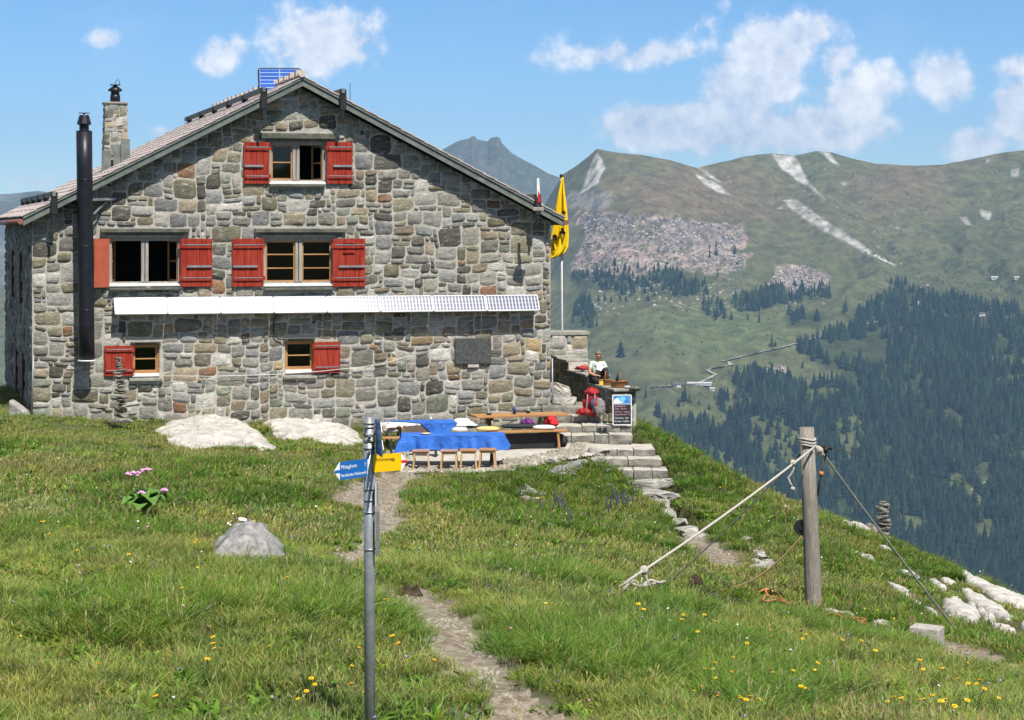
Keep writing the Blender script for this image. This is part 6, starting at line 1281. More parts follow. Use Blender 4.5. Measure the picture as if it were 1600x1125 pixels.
arrow('blue_arrow_sign', SP(729, -.012, -.045), (-.6,-.8,0), .27, .118, .055, m_sblue, m_sw, m_sblue, [('Mittaghorn', .262, .012, .036, m_sw), ('1', .03, .012, .036, m_sw), ('Fürstboden-Rüdenen', .262, -.040, .028, m_sw), ('4 2', .03, -.040, .028, m_sw)], 'blue arrow sign with two lines of white writing, pointing left')
arrow('yellow_arrow_sign', SP(723.5, .028, -.03), (.84,.54,0), .215, .116, .045, m_sy, m_sw, m_sr, [('Schönenegg', .02, .014, .030, m_sk), ('', .03, -.03, .03, m_sk)], 'yellow arrow sign with a red and white tip, pointing right')
MB().box(SP(735).x+.026, SP(735).x+.032, -.075, -.071, SP(737).z, SP(731).z).build('black_mark', m_sk, sg)
arrow('edge_sign', SP(668.5, .042, .02), (.062,-.30,0), .25, .118, .06, m_sblue, m_sw, None, [], 'upper blue arrow sign seen almost edge-on, its face in shade')
arrow('edge_sign', SP(695.0, .044, .02), (.066,-.30,0), .27, .112, .06, m_sblue, m_sw, None, [], 'lower blue arrow sign seen almost edge-on, its face in shade')
for (y0, y1, o_, w_, mm) in ((755,789,.052,.006,m_sw),(797,866,.058,.010,m_gal)):
    a = SP(y1, o_, .0); b = SP(y0, o_, .0)
    m_ = MB(); m_.prism([(0,a.z),(.11,a.z),(.11,b.z),(0,b.z)], (a.x-.012, -.07, 0), (.10,.99,0), (0,0,1), (w_*.8,0,0)); m_.build('route_plate', m_gal, sg, .002)
    m_ = MB(); m_.box(a.x-.012+w_, a.x-.012+w_+.005, -.072, -.04, a.z, b.z); m_.build('plate_edge', mm, sg)

# ------------------------------------------------------------ wooden pole, pulley and ropes
m_polew = M('silvered_pole_wood', (.20,.175,.14), .85, col2=(.42,.385,.33), scale=9, stretch=(6,6,.35), bump=1, bscale=30, lo=.3, hi=.7); m_ropew = M('pale_rope', (.50,.46,.40), .85, var=.2, scale=60, bump=.6, bscale=200); m_roped = M('steel_cable', (.05,.05,.045), .6); m_ropeb = M('brown_rope', (.20,.14,.07), .85, var=.2, scale=40); m_ropeo = M('orange_cord', (.50,.20,.06), .75, var=.15, scale=30); m_conc = M('concrete', (.40,.37,.33), .9, var=.2, scale=9, bump=.8)
DP = 29.0; pb_ = pick1(1271, 962); DP = pb_.y
wp = thing('wooden_pole', 'weathered round wooden pole wound with rope standing on the right meadow', 'pole', pb_)
def WPp(x, y, d=DP): return P(x, y, d)-pb_
cyl = [WPp(1271.5, 985), WPp(1271,962), WPp(1269, 880), WPp(1265, 780), WPp(1260.5, 668)]
MB().tube(cyl, [.125,.123,.118,.108,.102], 26).build('trunk', m_polew, wp)
for y in (686, 691, 695):
    c = WPp(1261.5, y); MB().tube([c+Vector((math.cos(t*math.pi/7)*.115, math.sin(t*math.pi/7)*.115, .012*math.sin(t*.9))) for t in range(15)], .016, 7).build('rope_turn', m_ropew, wp)
c = WPp(1253, 825); MB().tube([c+Vector((0,.02,0)), c+Vector((0,.10,0))], .105, 22).tube([c+Vector((0,-.0,0)), c+Vector((0,.02,0))], .03, 12).build('pulley', m_iron, wp)
c = WPp(1295, 701); 
kn = MB(); kn.tube([WPp(1270,697), WPp(1277,700), WPp(1283,706), WPp(1281,714)], [.02,.035,.04,.03], 8); kn.blob(WPp(1280,704), .055,.05,.06, 12, 8, 4, .3); kn.build('rope_knot', m_ropew, wp)
MB().tube([WPp(1281,698), WPp(1300,701)], .022, 8).tube([WPp(1292,696), WPp(1290,712), WPp(1287,722)], [.03,.02,.012], 8).blob(WPp(1290,703), .045,.04,.03, 10, 6, 3, .2).build('shackle', m_iron, wp)
MB().tube([WPp(1288,715), WPp(1283,742), WPp(1277,775)], .014, 6).build('turnbuckle_cord', m_roped, wp)
MB().blob(WPp(1283,740), .035,.03,.035, 10, 8, 3, .3).build('orange_knot', m_ropeo, wp)
o = MB().tube([Vector((0,-.03,0)), Vector((0,.03,0))], .095, 20).tube([Vector((0,-.045,0)), Vector((0,.045,0))], .03, 12).build('white_pulley_disc', M('bleached_plastic', (.58,.54,.47), .7, var=.15, scale=20)); o.location = P(1277, 962, DP-.25); tag(o, 'round bleached disc leaning at the foot of the wooden pole', 'pulley')
def rope(name, label, pts, r, mat, cat='rope'):
    base = pts[0]; o = MB().tube([p-base for p in pts], r, 8).build(name, mat); o.location = base; return tag(o, label, cat)
def sagp(a, b, s, n=24): return [a.lerp(b, t/n)+Vector((0,0,-s*4*(t/n)*(1-t/n))) for t in range(n+1)]
A1 = P(1272, 699, DP-.12); B1 = pick1(964, 921); C1 = pick1(1041, 914); E1 = pick1(1500, 992)
k1 = A1.lerp(B1, .885)
rope('guy_rope', 'thick pale guy rope running from the pole top down to the left into the grass', sagp(A1, B1+Vector((0,0,.02)), .05), .017, m_ropew)
o = MB().blob((0,0,0), .05,.045,.05, 14, 10, 5, .3).tube([(-.0,0,-.03),(-.03,0,-.16),(-.12,-.02,-.24),(-.25,-.05,-.28)], .012, 6).tube([(.02,0,-.03),(.05,0,-.12),(.10,-.03,-.22)], .012, 6).build('rope_knot', m_ropew); o.location = k1; tag(o, 'knot with loose ends near the ground end of the pale guy rope', 'knot')
k2 = A1.lerp(B1, .128)
o = MB().blob((0,0,0), .04,.04,.04, 12, 8, 5, .3).tube([(0,0,-.02),(.02,0,-.08),(-.02,0,-.16),(-.06,0,-.2),(-.03,0,-.28),(.0,0,-.34)], .016, 6).blob((-.0,0,-.36), .035,.03,.03, 8, 6, 3, .3).build('rope_end', m_ropew); o.location = k2; tag(o, 'short knotted rope end dangling from the upper part of the pale guy rope', 'rope')
rope('steel_cable', 'thin dark cable running parallel behind the pale guy rope', sagp(P(1256, 704, DP+.12), C1, .04), .010, m_roped, 'cable')
rope('brown_rope', 'brown rope hanging from the black pulley down to the dug earth', sagp(P(1252, 838, DP), pick1(1120, 922), .18), .014, m_ropeb)
rope('steel_guy_cable', 'grey cable stretched from the pole top down to the right over the white rocks', sagp(P(1284, 706, DP), E1, .03), .015, M('grey_cable', (.22,.23,.20), .5, metal=.4), 'cable')
rope('valley_cable', 'hair-thin dark cable leaving the pole top to the right across the forested valley', sagp(P(1299, 700, DP), P(2100, 843, 260), 1.5, 30), .006, m_roped, 'cable')
def loose(name, label, px, r, mat, cat='rope', lift=.03):
    q = [pick1(*p)+Vector((0,0,lift+.05*abs(math.sin(i*1.7)))) for i, p in enumerate(px)]; out = []
    for i in range(len(q)-1):
        a, b, c, d = q[max(i-1, 0)], q[i], q[i+1], q[min(i+2, len(q)-1)]
        for t in range(5):
            t /= 5; out.append(.5*((2*b)+(c-a)*t+(2*a-5*b+4*c-d)*t*t+(3*b-a-3*c+d)*t**3))
    return rope(name, label, out+[q[-1]], r, mat, cat)
loose('orange_cord', 'tangle of orange cord in the grass left of the pole foot', [(1184,936),(1200,935),(1212,947),(1205,955),(1193,953),(1197,945),(1215,948),(1235,960),(1225,952),(1212,938),(1196,937),(1206,946),(1232,959)], .013, m_ropeo, lift=.09)
loose('orange_cord', 'straggling orange cord on the ground right of the pole foot', [(1283,974),(1300,973),(1320,976),(1337,980),(1352,979),(1346,985),(1330,976),(1322,972),(1340,985),(1352,987)], .012, m_ropeo, lift=.08)
loose('frayed_rope', 'pale frayed rope lying curled to the right of the white disc', [(1284,964),(1296,966),(1312,967),(1326,971),(1336,977),(1322,972),(1306,969),(1290,967)], .022, m_ropew, lift=.08)
loose('frayed_rope', 'bundle of pale frayed rope lying at the lower end of the guy rope', [(975,929),(990,922),(1003,926),(1015,921),(1030,922),(1040,921),(1022,925),(1000,929),(985,925)], .018, m_ropew, lift=.07)
o = MB().blob((0,0,.05), .13,.10,.07, 14, 8, 3, .3).build('white_rag', m_ropew); o.location = pick1(1376, 983); tag(o, 'small crumpled white rag on bare soil between the pole and the concrete block', 'rag')
cb_ = pick1(1446, 1003); o = MB().box(-.19,.20,-.16,.22,-.12,.20).build('concrete_block', m_conc, None, .012); o.location = cb_; o.rotation_euler = (R(-2), R(2), R(-24)); o.scale = (1,1,1); tag(o, 'squared grey concrete block sitting in the grass of the lower right slope', 'block')

# ------------------------------------------------------------ meadow plants
m_leaf = M('broad_leaf', (.07,.16,.025), .6, col2=(.13,.26,.05), scale=12); m_pink = M('pink_umbel', (.55,.22,.42), .8, col2=(.75,.42,.60), scale=40); m_stem = M('plant_stem', (.10,.13,.04), .8); m_dais = M('daisy_white', (.85,.85,.82), .7); m_yf = M('yellow_petals', (.85,.56,.01), .6, col2=(.90,.66,.02), scale=30); m_or = M('flower_heart', (.65,.25,.01), .7); m_vio = M('violet_flower', (.07,.06,.15), .8, col2=(.15,.13,.26), scale=30)
pp_ = pick1(225, 812); pt = thing('pink_alpine_plant', 'tall alpine plant with two pink flower heads over broad fresh leaves', 'plant', pp_)
dpt = pp_.y; r_ = random.Random(3)
for (x, y, s) in ((209,743,1.1),(229,738,1.0),(221,772,.5),(257,768,.6)):
    q = P(x, y, dpt)-pp_; MB().tube([(0,0,0),(q.x*.5+.02,0,q.z*.55),q], .006, 5).build('stem', m_stem, pt)
    u = MB()
    for k in range(26): a = r_.uniform(0, 6.28); rr_ = r_.uniform(0, .10)*s; u.blob(q+Vector((rr_*math.cos(a), rr_*math.sin(a), .03*s-.2*rr_+r_.uniform(0,.02))), .016*s+.006,.016*s+.006,.014, 7, 5, k, .1)
    u.build('flower_head', m_pink, pt)
for k in range(13):
    a = r_.uniform(0, 6.28); L_ = r_.uniform(.2,.34); z = r_.uniform(.25,.42); w = L_*.42; d = Vector((math.cos(a), math.sin(a), 0)); s = Vector((-d.y, d.x, 0)); b = Vector((0,0,z*.3)); mb = MB()
    mb.add([b, b+d*L_*.35+s*w+Vector((0,0,z*.6)), b+d*L_*.4+Vector((0,0,z*.52)), b+d*L_*.35-s*w+Vector((0,0,z*.6)), b+d*L_*.8+s*w*.8+Vector((0,0,z*.7)), b+d*L_*.8+Vector((0,0,z*.6)), b+d*L_*.8-s*w*.8+Vector((0,0,z*.7)), b+d*L_*1.15+Vector((0,0,z*.35))], [(0,1,2),(0,2,3),(1,4,5,2),(3,2,5,6),(4,7,5),(5,7,6)], True); mb.build('leaf', m_leaf, pt)
def flower_mesh(name, n, r, h, pm, hm, hr):
    mb = MB(); mb.tube([(0,0,0),(.01,0,h*.5),(.0,0,h)], .0025, 4)
    a0 = len(mb.f)
    for k in range(n):
        a = 2*math.pi*k/n; c, s = math.cos(a), math.sin(a); q = math.pi/n*.85
        mb.add([(0,0,h), (r*.8*math.cos(a-q), r*.8*math.sin(a-q), h+.006), (r*c, r*s, h+.002), (r*.8*math.cos(a+q), r*.8*math.sin(a+q), h+.006)], [(0,1,2,3)])
    a1 = len(mb.f); mb.lathe((0,0,h-.004), [(hr,0),(hr,.010),(hr*.5,.014)], 8)
    me = mb.mesh(name, [m_stem, pm, hm]); 
    for i, p in enumerate(me.polygons): p.material_index = 0 if i < a0 else (1 if i < a1 else 2)
    return me
YF = [(487,1070),(262,1100),(436,1022),(318,1043),(350,1023),(342,1023),(497,1068),(480,1079),(484,1088),(291,930),(451,915),(163,1053),(55,822),(78,818),(100,833),(40,725),(77,692),(175,822),(205,869),(295,853),(305,853),(92,838),(348,1002),(560,1108),(555,1078),(403,727),
 (1104,966),(1108,971),(1098,986),(1164,1002),(1208,985),(1213,994),(1260,991),(1268,988),(1272,989),(1302,995),(1336,996),(1280,988),(1154,1028),(1153,1032),(1107,1040),(1108,1050),(1127,1043),(1127,1051),(1125,1057),(1203,1051),(1214,1056),(1228,1051),(1250,1070),(1262,1037),(1303,1041),(1268,1071),(1358,1009),(1481,1047),(1513,1060),(1519,1067),(1521,1072),(1530,1065),(1535,1064),(1466,1088),(1483,1091),(1388,1096),(1407,1103),(1428,1110),(1457,1104),(1467,1107),(1475,1109),(1490,1113),(1500,1108),(1547,1082),(1415,1113),(1150,1114),(1156,1115),(1160,1113),(1163,1116),(1146,1117),(1170,1110),(1087,1118),(1424,1033),(1436,1042),(1431,1033),
 (1058,963),(1060,972),(1035,927),(973,905),(838,772),(842,772),(868,793),(880,794),(972,845),(1020,850),(996,944),(1002,951),(625,996),(640,1012),(660,1035),(612,947),(555,1021),(540,1046)]
fm_y = flower_mesh('yellow_flower', 12, .020, .24, m_yf, m_or, .010)
first = None
for i, (x, y) in enumerate(YF):
    y2 = y+9; p = pick1(x, min(1140, y2+ (0.24*F/ max(12, 13+ (1125-y)*.06)) *.75)); o = link('yellow_flower', fm_y); o.location = p+Vector((0,0,.0)); s = rnd.uniform(.75, 1.25); o.scale = (s, s, rnd.uniform(.9, 1.1)); o.rotation_euler = (R(rnd.uniform(-25,25)), R(rnd.uniform(-20,20)), rnd.uniform(0,6))
    tag(o, 'bright yellow hawkbit flower standing in the meadow grass', 'flower', 'yellow flowers scattered over the meadow')
# daisies on the boulder
fm_w = flower_mesh('white_daisy', 12, .024, .07, m_dais, m_or, .008)
for (x, y) in ((353,818),(366,815),(371,812),(375,810),(379,811),(385,813),(368,813)):
    o = link('white_daisy', fm_w); p = P(x, y, 23.0); o.location = (p.x, p.y, p.z-.06); o.scale = (1.3,1.3,1); o.rotation_euler = (R(35), 0, rnd.uniform(0,6)); tag(o, 'small white daisy growing on top of the grey boulder', 'flower', 'white daisies on the grey boulder')
# violet flower spikes in the bank
def spike(seed, h=.34):
    mb = MB(); r_ = random.Random(seed); mb.tube([(0,0,0),(.01,.0,h*.5),(0,0,h*.95)], .004, 4); a0 = len(mb.f)
    for k in range(24):
        f = k/24; a = k*2.4; r = .016*(1-f*.6); z = h*(.5+.5*f); mb.blob((r*math.cos(a), r*math.sin(a), z), .009,.009,.011, 5, 4, k, .1)
    a1 = len(mb.f)
    for k in range(10):
        a = k*2.1; z = h*(.08+.045*k); L_ = .10; d = Vector((math.cos(a), math.sin(a), .4)); s = Vector((-d.y, d.x, 0))*.012; b = Vector((0,0,z)); mb.add([b, b+d*L_*.5+s, b+d*L_, b+d*L_*.5-s], [(0,1,2,3)])
    me = mb.mesh('violet_flower_spike', [m_stem, m_vio, m_leaf])
    for i, p in enumerate(me.polygons): p.material_index = 0 if i < a0 else (1 if i < a1 else 2)
    return me
sm = [spike(k) for k in range(3)]
for i in range(30):
    x, y = (rnd.gauss(962, 13), rnd.gauss(795, 6)) if i < 18 else ((rnd.gauss(862, 26), rnd.gauss(806, 9)) if i < 38 else (rnd.uniform(10, 75), rnd.uniform(775, 800)))
    p = pick1(x, y); o = link('violet_flower_spike', sm[i % 3]); o.location = p; s = rnd.uniform(.6, 1.05); o.scale = (s,s,s); o.rotation_euler = (R(rnd.uniform(-8,8)), R(rnd.uniform(-8,8)), rnd.uniform(0,6))
    tag(o, ['violet flower spike in the dense clump left of the lower steps','violet flower spike on the grassy bank below the wooden bench','dull violet flower spike in the meadow at the left edge'][0 if i < 18 else 1], 'plant', ['violet spikes by the lower steps','violet spikes on the bank','violet spikes at the left edge'][0 if i < 18 else 1])

# ------------------------------------------------------------ grass: tufts of real blades instanced over the hillside
def leaf_mat(name):
    m = bpy.data.materials.new(name); m.use_nodes = True; nt = m.node_tree; N = nt.nodes.new; L = nt.links.new; b = nt.nodes['Principled BSDF']; b.inputs['Roughness'].default_value = .55; b.inputs['Specular IOR Level'].default_value = .25
    at = N('ShaderNodeAttribute'); at.attribute_name = 'Col'; ge = N('ShaderNodeNewGeometry')
    def ns(sc, det=4):
        n = N('ShaderNodeTexNoise'); n.inputs['Scale'].default_value = sc; n.inputs['Detail'].default_value = det; L(ge.outputs['Position'], n.inputs['Vector']); return n.outputs[0]
    def rg(v, a, c, lo, hi):
        r = N('ShaderNodeMapRange'); L(v, r.inputs[0]); r.inputs[1].default_value = a; r.inputs[2].default_value = c; r.inputs[3].default_value = lo; r.inputs[4].default_value = hi; return r.outputs[0]
    mx = N('ShaderNodeMix'); mx.data_type = 'RGBA'; mx.blend_type = 'MULTIPLY'; mx.inputs['Factor'].default_value = 1; L(at.outputs['Color'], mx.inputs['A'])
    c = N('ShaderNodeMix'); c.data_type = 'RGBA'; L(rg(ns(.45), .36, .64, 0, 1), c.inputs['Factor']); c.inputs['A'].default_value = (.88,1.04,.85,1); c.inputs['B'].default_value = (1.20,1.12,1.0,1); L(c.outputs['Result'], mx.inputs['B'])
    m2 = N('ShaderNodeMix'); m2.data_type = 'RGBA'; m2.blend_type = 'MULTIPLY'; m2.inputs['Factor'].default_value = 1; L(mx.outputs['Result'], m2.inputs['A'])
    c2 = N('ShaderNodeMix'); c2.data_type = 'RGBA'; L(rg(ns(1.9), .38, .62, 0, 1), c2.inputs['Factor']); c2.inputs['A'].default_value = (.80,.86,.85,1); c2.inputs['B'].default_value = (1.2,1.14,1.0,1); L(c2.outputs['Result'], m2.inputs['B'])
    L(m2.outputs['Result'], b.inputs['Base Color'])
    tr_ = N('ShaderNodeBsdfTranslucent'); L(m2.outputs['Result'], tr_.inputs[0]); ms = N('ShaderNodeMixShader'); ms.inputs[0].default_value = .32; L(b.outputs[0], ms.inputs[1]); L(tr_.outputs[0], ms.inputs[2]); L(ms.outputs[0], nt.nodes['Material Output'].inputs[0]); return m
m_grass = leaf_mat('grass_blades')
GREENS = [(.17,.24,.042),(.24,.30,.06),(.31,.35,.085),(.13,.195,.034),(.38,.375,.145)]; DRY = [(.44,.39,.20),(.38,.31,.17),(.48,.44,.27)]
def tuft(seed, nb, rad, h0, h1, w, bend, dry=.1, greens=None, heads=0, thr=1.0):
    r_ = random.Random(seed); V = []; Fc_ = []; C = []; gs = greens or GREENS
    for k in range(nb):
        a = r_.uniform(0, 6.28); rr_ = rad*math.sqrt(r_.random()); bx = rr_*math.cos(a); by = rr_*math.sin(a); h = r_.uniform(h0, h1); da = a+r_.gauss(0, .9); be = h*bend*r_.uniform(.3, 1.4); ww = w*r_.uniform(.6, 1.2)
        dx, dy = math.cos(da), math.sin(da); fa = r_.uniform(0, 6.28); sx, sy = math.cos(fa), math.sin(fa); c = r_.choice(DRY) if r_.random() < dry else r_.choice(gs); c = [v*r_.uniform(.75, 1.25) for v in c]
        b = len(V)
        for t, wf in ((0,.8),(.4,1),(.75,.7)):
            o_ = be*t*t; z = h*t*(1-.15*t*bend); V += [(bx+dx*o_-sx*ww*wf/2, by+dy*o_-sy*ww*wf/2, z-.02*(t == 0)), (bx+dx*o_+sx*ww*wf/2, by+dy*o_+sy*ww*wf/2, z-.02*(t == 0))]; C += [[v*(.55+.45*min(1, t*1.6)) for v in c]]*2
        V.append((bx+dx*be, by+dy*be, h*(1-.22*bend))); C.append([c[0]*1.15, c[1]*1.08, c[2]*1.1]); Fc_ += [(b,b+1,b+3),(b,b+3,b+2),(b+2,b+3,b+5),(b+2,b+5,b+4),(b+4,b+5,b+6)]
    for k in range(heads):
        a = r_.uniform(0, 6.28); rr_ = rad*math.sqrt(r_.random()); x = rr_*math.cos(a); y = rr_*math.sin(a); h = r_.uniform(h1*.9, h1*1.45); lx = r_.gauss(0, .05); ly = r_.gauss(0, .05); c = r_.choice([(.36,.29,.17),(.40,.35,.20),(.30,.20,.14),(.26,.30,.11)]); b = len(V); q = w*.32; hw = .0065*thr
        V += [(x-q,y,0),(x+q,y,0),(x+lx-q,y+ly,h*.8),(x+lx+q,y+ly,h*.8),(x+lx-hw,y+ly,h*.88),(x+lx+hw,y+ly,h*.88),(x+lx*1.2,y+ly*1.2,h)]; C += [(.16,.19,.06)]*2+[c]*5; Fc_ += [(b,b+1,b+3),(b,b+3,b+2),(b+2,b+3,b+5),(b+2,b+5,b+4),(b+4,b+5,b+6)]
    return np.array(V), np.array(Fc_), np.array(C)
LUSH = [(.08,.165,.018),(.11,.20,.026),(.145,.24,.034),(.19,.28,.045)]
gcoll = bpy.data.collections.new('grass_sources')
SPEC = [(75,.14,.05,.12,.0055,.8,.10,None,0),(75,.15,.06,.14,.0055,.9,.07,None,1),(75,.14,.05,.11,.006,.7,.16,None,0),(85,.14,.07,.17,.0055,.9,.08,None,2),   # 0-3 near mixed
        (90,.13,.13,.26,.006,1.2,.04,LUSH,1),(80,.12,.12,.23,.006,1.3,.06,LUSH,1),                                                                   # 4-5 lush long
        (55,.14,.06,.15,.005,.6,.32,None,6),(60,.15,.06,.14,.005,.6,.26,None,4),                                                                    # 6-7 dry with heads
        (60,.20,.04,.10,.011,.8,.10,None,0),(60,.20,.05,.12,.011,.8,.07,None,1),(65,.18,.09,.19,.011,1.0,.05,LUSH,1),(50,.20,.05,.12,.010,.6,.28,None,4),
        (26,.12,.04,.11,.030,1.3,.02,LUSH,0),(30,.15,.05,.13,.036,1.2,.04,LUSH,0)]  # 12-13 broad-leaved herbs # 8-11 far, wider blades
for i, s in enumerate(SPEC):
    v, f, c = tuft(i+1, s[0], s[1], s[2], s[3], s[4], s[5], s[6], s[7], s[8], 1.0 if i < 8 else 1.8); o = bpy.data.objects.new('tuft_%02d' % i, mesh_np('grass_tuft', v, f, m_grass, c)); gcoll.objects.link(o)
rg_ = np.random.default_rng(5); Xs = []; Ys = []
for (d0_, d1_, dens_) in ((10.5,14,75),(14,18,70),(18,24,56),(24,31,42),(31,40,34),(40,51,30)):
    w_ = .265*d1_+1.5; n = int((d1_-d0_)*2*w_*dens_); x = rg_.uniform(-w_, w_, n); y = rg_.uniform(d0_, d1_, n); k = np.abs(x) < .265*y+1.5; Xs.append(x[k]); Ys.append(y[k])
X = np.concatenate(Xs); Y = np.concatenate(Ys); Z = ground_at(X, Y); k = np.ones(len(X), bool)
pmk = path_mask(X, Y); ragged = rg_.uniform(-.17, .0, len(X)); k &= pmk < ragged
tdm = edge_dist(tp_, X, Y); tdm = np.where(inside(tp_, X, Y), tdm, -tdm); k &= tdm < rg_.uniform(-.05, .18, len(X))
PXs, PYs = project(X, Y, Z)
lu = (X-H0.x)*UX.x+(Y-H0.y)*UX.y; lv = (X-H0.x)*VX.x+(Y-H0.y)*VX.y; k &= ~((lu > -.05) & (lu < HW+.2) & (lv > -.10) & (lv < HL+.2))
k &= ~((lu > HW-.1) & (lu < HW+2.35) & (lv > -1.2))                      # landing, parapet and upper steps
for poly in ROCKPX:
    q = np.array(poly, float); x_, y_, z_ = pick(q[:, 0], q[:, 1]); pl2 = list(zip(x_, y_)); dd = edge_dist(pl2, X, Y); k &= ~(inside(pl2, X, Y) & (dd > rg_.uniform(.0, .10, len(X)))); k &= ~((dd < .10) & (PXs > 1290))
k &= ~inside(STAIR, X, Y)
bare = np.full(len(X), -9.0)
for poly in DXY: dd = edge_dist(poly, X, Y); bare = np.maximum(bare, np.where(inside(poly, X, Y), dd, -dd))
k &= ~((bare+fbm(X*4, Y*4, 8, 2)*.15 > 0) & (rg_.random(len(X)) < .93))
k &= np.hypot(X-pt.location.x, Y-pt.location.y) > .16
wpd = np.hypot(X-wp.location.x, Y-wp.location.y); k &= wpd > .14
X, Y, Z, PXs, PYs, pmk, tdm = X[k], Y[k], Z[k], PXs[k], PYs[k], pmk[k], tdm[k]
lush = 1.25*fbm(X*.55, Y*.33, 200, 4)+.25*np.exp(-((PXs-180)/110)**2-((PYs-960)/70)**2)*2+.5*np.exp(-((PXs-930)/70)**2-((PYs-760)/40)**2)+.35*np.exp(-((PXs-1060)/120)**2-((PYs-720)/60)**2)+.25*np.exp(-((PXs-850)/100)**2-((PYs-1020)/40)**2); dryn = 1.3*fbm(X*.8+40, Y*.45, 201, 4)+.3*np.exp(-((PXs-330)/200)**2-((PYs-845)/45)**2)+.25*np.exp(-((PXs-100)/140)**2-((PYs-830)/40)**2)
u = rg_.random(len(X)); idx = np.where(u < .3, 0, np.where(u < .55, 1, np.where(u < .75, 2, 3))); idx = np.where((lush > .20) & (rg_.random(len(X)) < .75), np.where(u < .5, 4, 5), idx); idx = np.where((dryn > .36) & (rg_.random(len(X)) < .65) & (idx < 4), np.where(u < .5, 6, 7), idx)
far = Y > 25; idx = np.where(far, np.select([idx <= 3, idx <= 5], [np.where(u < .5, 8, 9), 10], 11), idx)
herb = (fbm(X*.9, Y*.7, 220, 3) > .12) & (rg_.random(len(X)) < .34); idx = np.where(herb, np.where(u < .5, 12, 13), idx)
scl = rg_.uniform(.75, 1.25, len(X))*(1+.25*fbm(X*.35, Y*.35, 210, 3)); scl *= np.where((pmk > -.35) | (tdm > -.5), .7, 1); scl *= np.where((Y > 36) & (PXs < 560), .78, 1)
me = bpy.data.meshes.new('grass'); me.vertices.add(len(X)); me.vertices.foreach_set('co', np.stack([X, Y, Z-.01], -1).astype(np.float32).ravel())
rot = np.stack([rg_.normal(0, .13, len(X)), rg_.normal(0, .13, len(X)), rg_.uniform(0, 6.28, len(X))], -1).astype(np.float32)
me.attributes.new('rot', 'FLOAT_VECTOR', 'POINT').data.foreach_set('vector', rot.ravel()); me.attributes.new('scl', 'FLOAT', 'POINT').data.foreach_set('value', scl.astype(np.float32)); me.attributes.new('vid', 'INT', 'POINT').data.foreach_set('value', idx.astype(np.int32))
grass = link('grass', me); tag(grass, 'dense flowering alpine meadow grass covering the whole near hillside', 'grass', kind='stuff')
def scatter_tree(name, coll):
    ng = bpy.data.node_groups.new(name, 'GeometryNodeTree'); ng.interface.new_socket('Geometry', in_out='INPUT', socket_type='NodeSocketGeometry'); ng.interface.new_socket('Geometry', in_out='OUTPUT', socket_type='NodeSocketGeometry')
    N = ng.nodes.new; L = ng.links.new; gi = N('NodeGroupInput'); go = N('NodeGroupOutput'); ci = N('GeometryNodeCollectionInfo'); ci.inputs['Collection'].default_value = coll; ci.inputs['Separate Children'].default_value = True; ci.inputs['Reset Children'].default_value = True
    ip = N('GeometryNodeInstanceOnPoints'); ip.inputs['Pick Instance'].default_value = True
    def att(nm, ty): n = N('GeometryNodeInputNamedAttribute'); n.data_type = ty; n.inputs[0].default_value = nm; return n.outputs[0]
    L(gi.outputs[0], ip.inputs['Points']); L(ci.outputs[0], ip.inputs['Instance']); L(att('vid', 'INT'), ip.inputs['Instance Index']); L(att('rot', 'FLOAT_VECTOR'), ip.inputs['Rotation']); L(att('scl', 'FLOAT'), ip.inputs['Scale']); L(ip.outputs[0], go.inputs[0]); return ng
md = grass.modifiers.new('scatter', 'NODES'); md.node_group = scatter_tree('grass_scatter', gcoll)
print('TUFTS', len(X))
# small meadow flowers nobody could count: white, violet and pink specks
fl_ = MB(); n = 900; fx = rg_.uniform(-12, 13, n); fy = rg_.uniform(12, 44, n); fz = ground_at(fx, fy); fp_ = path_mask(fx, fy); colr = []
for i in range(n):
    if fp_[i] > -.1 or abs(fx[i]) > .26*fy[i]+1: continue
    lu_ = (fx[i]-H0.x)*UX.x+(fy[i]-H0.y)*UX.y; lv_ = (fx[i]-H0.x)*VX.x+(fy[i]-H0.y)*VX.y
    if lv_ > -.5 or inside(tp_, fx[i], fy[i]): continue
    h = rnd.uniform(.12, .26); r = rnd.uniform(.009, .017); a = rnd.uniform(0, 6); c = rnd.choices([(.75,.75,.72),(.30,.25,.50),(.60,.28,.45),(.70,.42,.03),(.20,.10,.08)], [3,3,2,2,3])[0]; b = len(fl_.v)
    p = Vector((fx[i], fy[i], fz[i]+h)); fl_.add([p+Vector((r*math.cos(a+k*1.257), r*math.sin(a+k*1.257), .012*(k % 2))) for k in range(5)]+[p+Vector((0,0,-.012)), p+Vector((-.0015,0,-h)), p+Vector((.0015,0,-h)), p], [(0,1,2,3,4),(0,4,5),(1,0,5),(2,1,5),(3,2,5),(4,3,5),(6,7,8)]); colr += [c]*6+[(.1,.14,.04)]*3
me = fl_.mesh('meadow_flowers', M('flower_specks', (1,1,1), .7, var=.05, attr=True)); ca = me.color_attributes.new('Col', 'FLOAT_COLOR', 'POINT'); ca.data.foreach_set('color', np.concatenate([np.array(colr), np.ones((len(colr), 1))], 1).astype(np.float32).ravel())
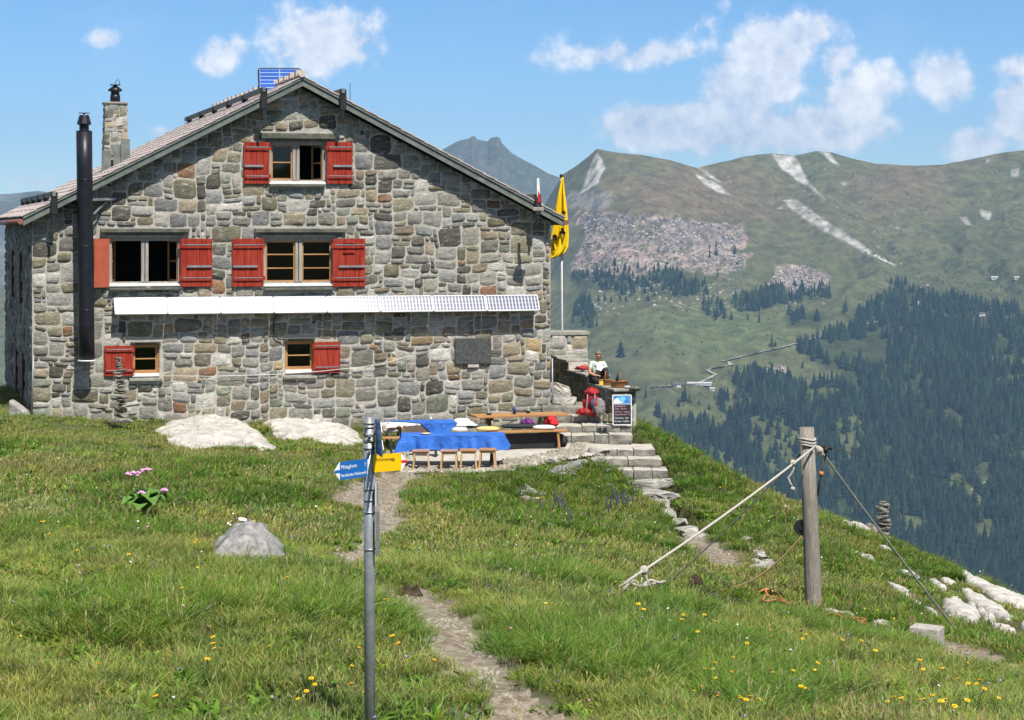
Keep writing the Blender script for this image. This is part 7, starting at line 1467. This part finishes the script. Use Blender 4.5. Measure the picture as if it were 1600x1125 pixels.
tag(link('meadow_flowers', me), 'tiny white, violet and pink flower specks strewn through the meadow', 'flowers', kind='stuff')
# flat gravel flakes on the lanes
def flakes(name, label, n, smin, smax, test, seed, mat):
    r2 = np.random.default_rng(seed); V = []; Fq = []
    while len(Fq) < n*4:
        x = r2.uniform(-4, 12, 4000); y = r2.uniform(12, 44, 4000); ok = test(x, y); z = ground_at(x, y)
        for i in np.nonzero(ok)[0]:
            s = r2.uniform(smin, smax); a = r2.uniform(0, 6.28); h = s*r2.uniform(.15, .4); c, s_ = math.cos(a), math.sin(a); b = len(V); q = [(r2.uniform(.6,1), r2.uniform(-.3,.3)), (r2.uniform(-.3,.3), r2.uniform(.4,.7)), (-r2.uniform(.6,1), r2.uniform(-.3,.3)), (r2.uniform(-.3,.3), -r2.uniform(.4,.7))]; tz = r2.normal(0, .2, 2)
            for (u_, w_) in q: V.append((x[i]+s*(u_*c-w_*s_), y[i]+s*(u_*s_+w_*c), z[i]+.015 if name == 'path_stones' else -4.70))
            for (u_, w_) in q: V.append((x[i]+s*.8*(u_*c-w_*s_), y[i]+s*.8*(u_*s_+w_*c), (z[i]+.03 if name == 'path_stones' else -4.68)+h*.6+s*.5*(u_*tz[0]+w_*tz[1])))
            Fq += [(b+4,b+5,b+6,b+7),(b,b+1,b+5,b+4),(b+1,b+2,b+6,b+5),(b+2,b+3,b+7,b+6),(b+3,b,b+4,b+7)]
            if len(Fq) >= n*4: break
    return tag(link(name, mesh_np(name, np.array(V), np.array(Fq), mat)), label, 'gravel', kind='stuff')
m_fl = M('gravel_flakes', (.20,.175,.135), .9, col2=(.37,.33,.27), scale=3.1, lo=.3, hi=.7, spec=.2)
flakes('path_stones', 'flat broken slate chips covering the worn footpaths', 4200, .012, .045, lambda x, y: path_mask(x, y) > .02, 3, m_fl)
flakes('terrace_rubble', 'broken slabs and chips over the gravelled terrace edge', 900, .03, .10, lambda x, y: (inside(tp_, x, y) & (edge_dist(tp_, x, y) < .8) & (x/y < .036)), 4, m_fl)
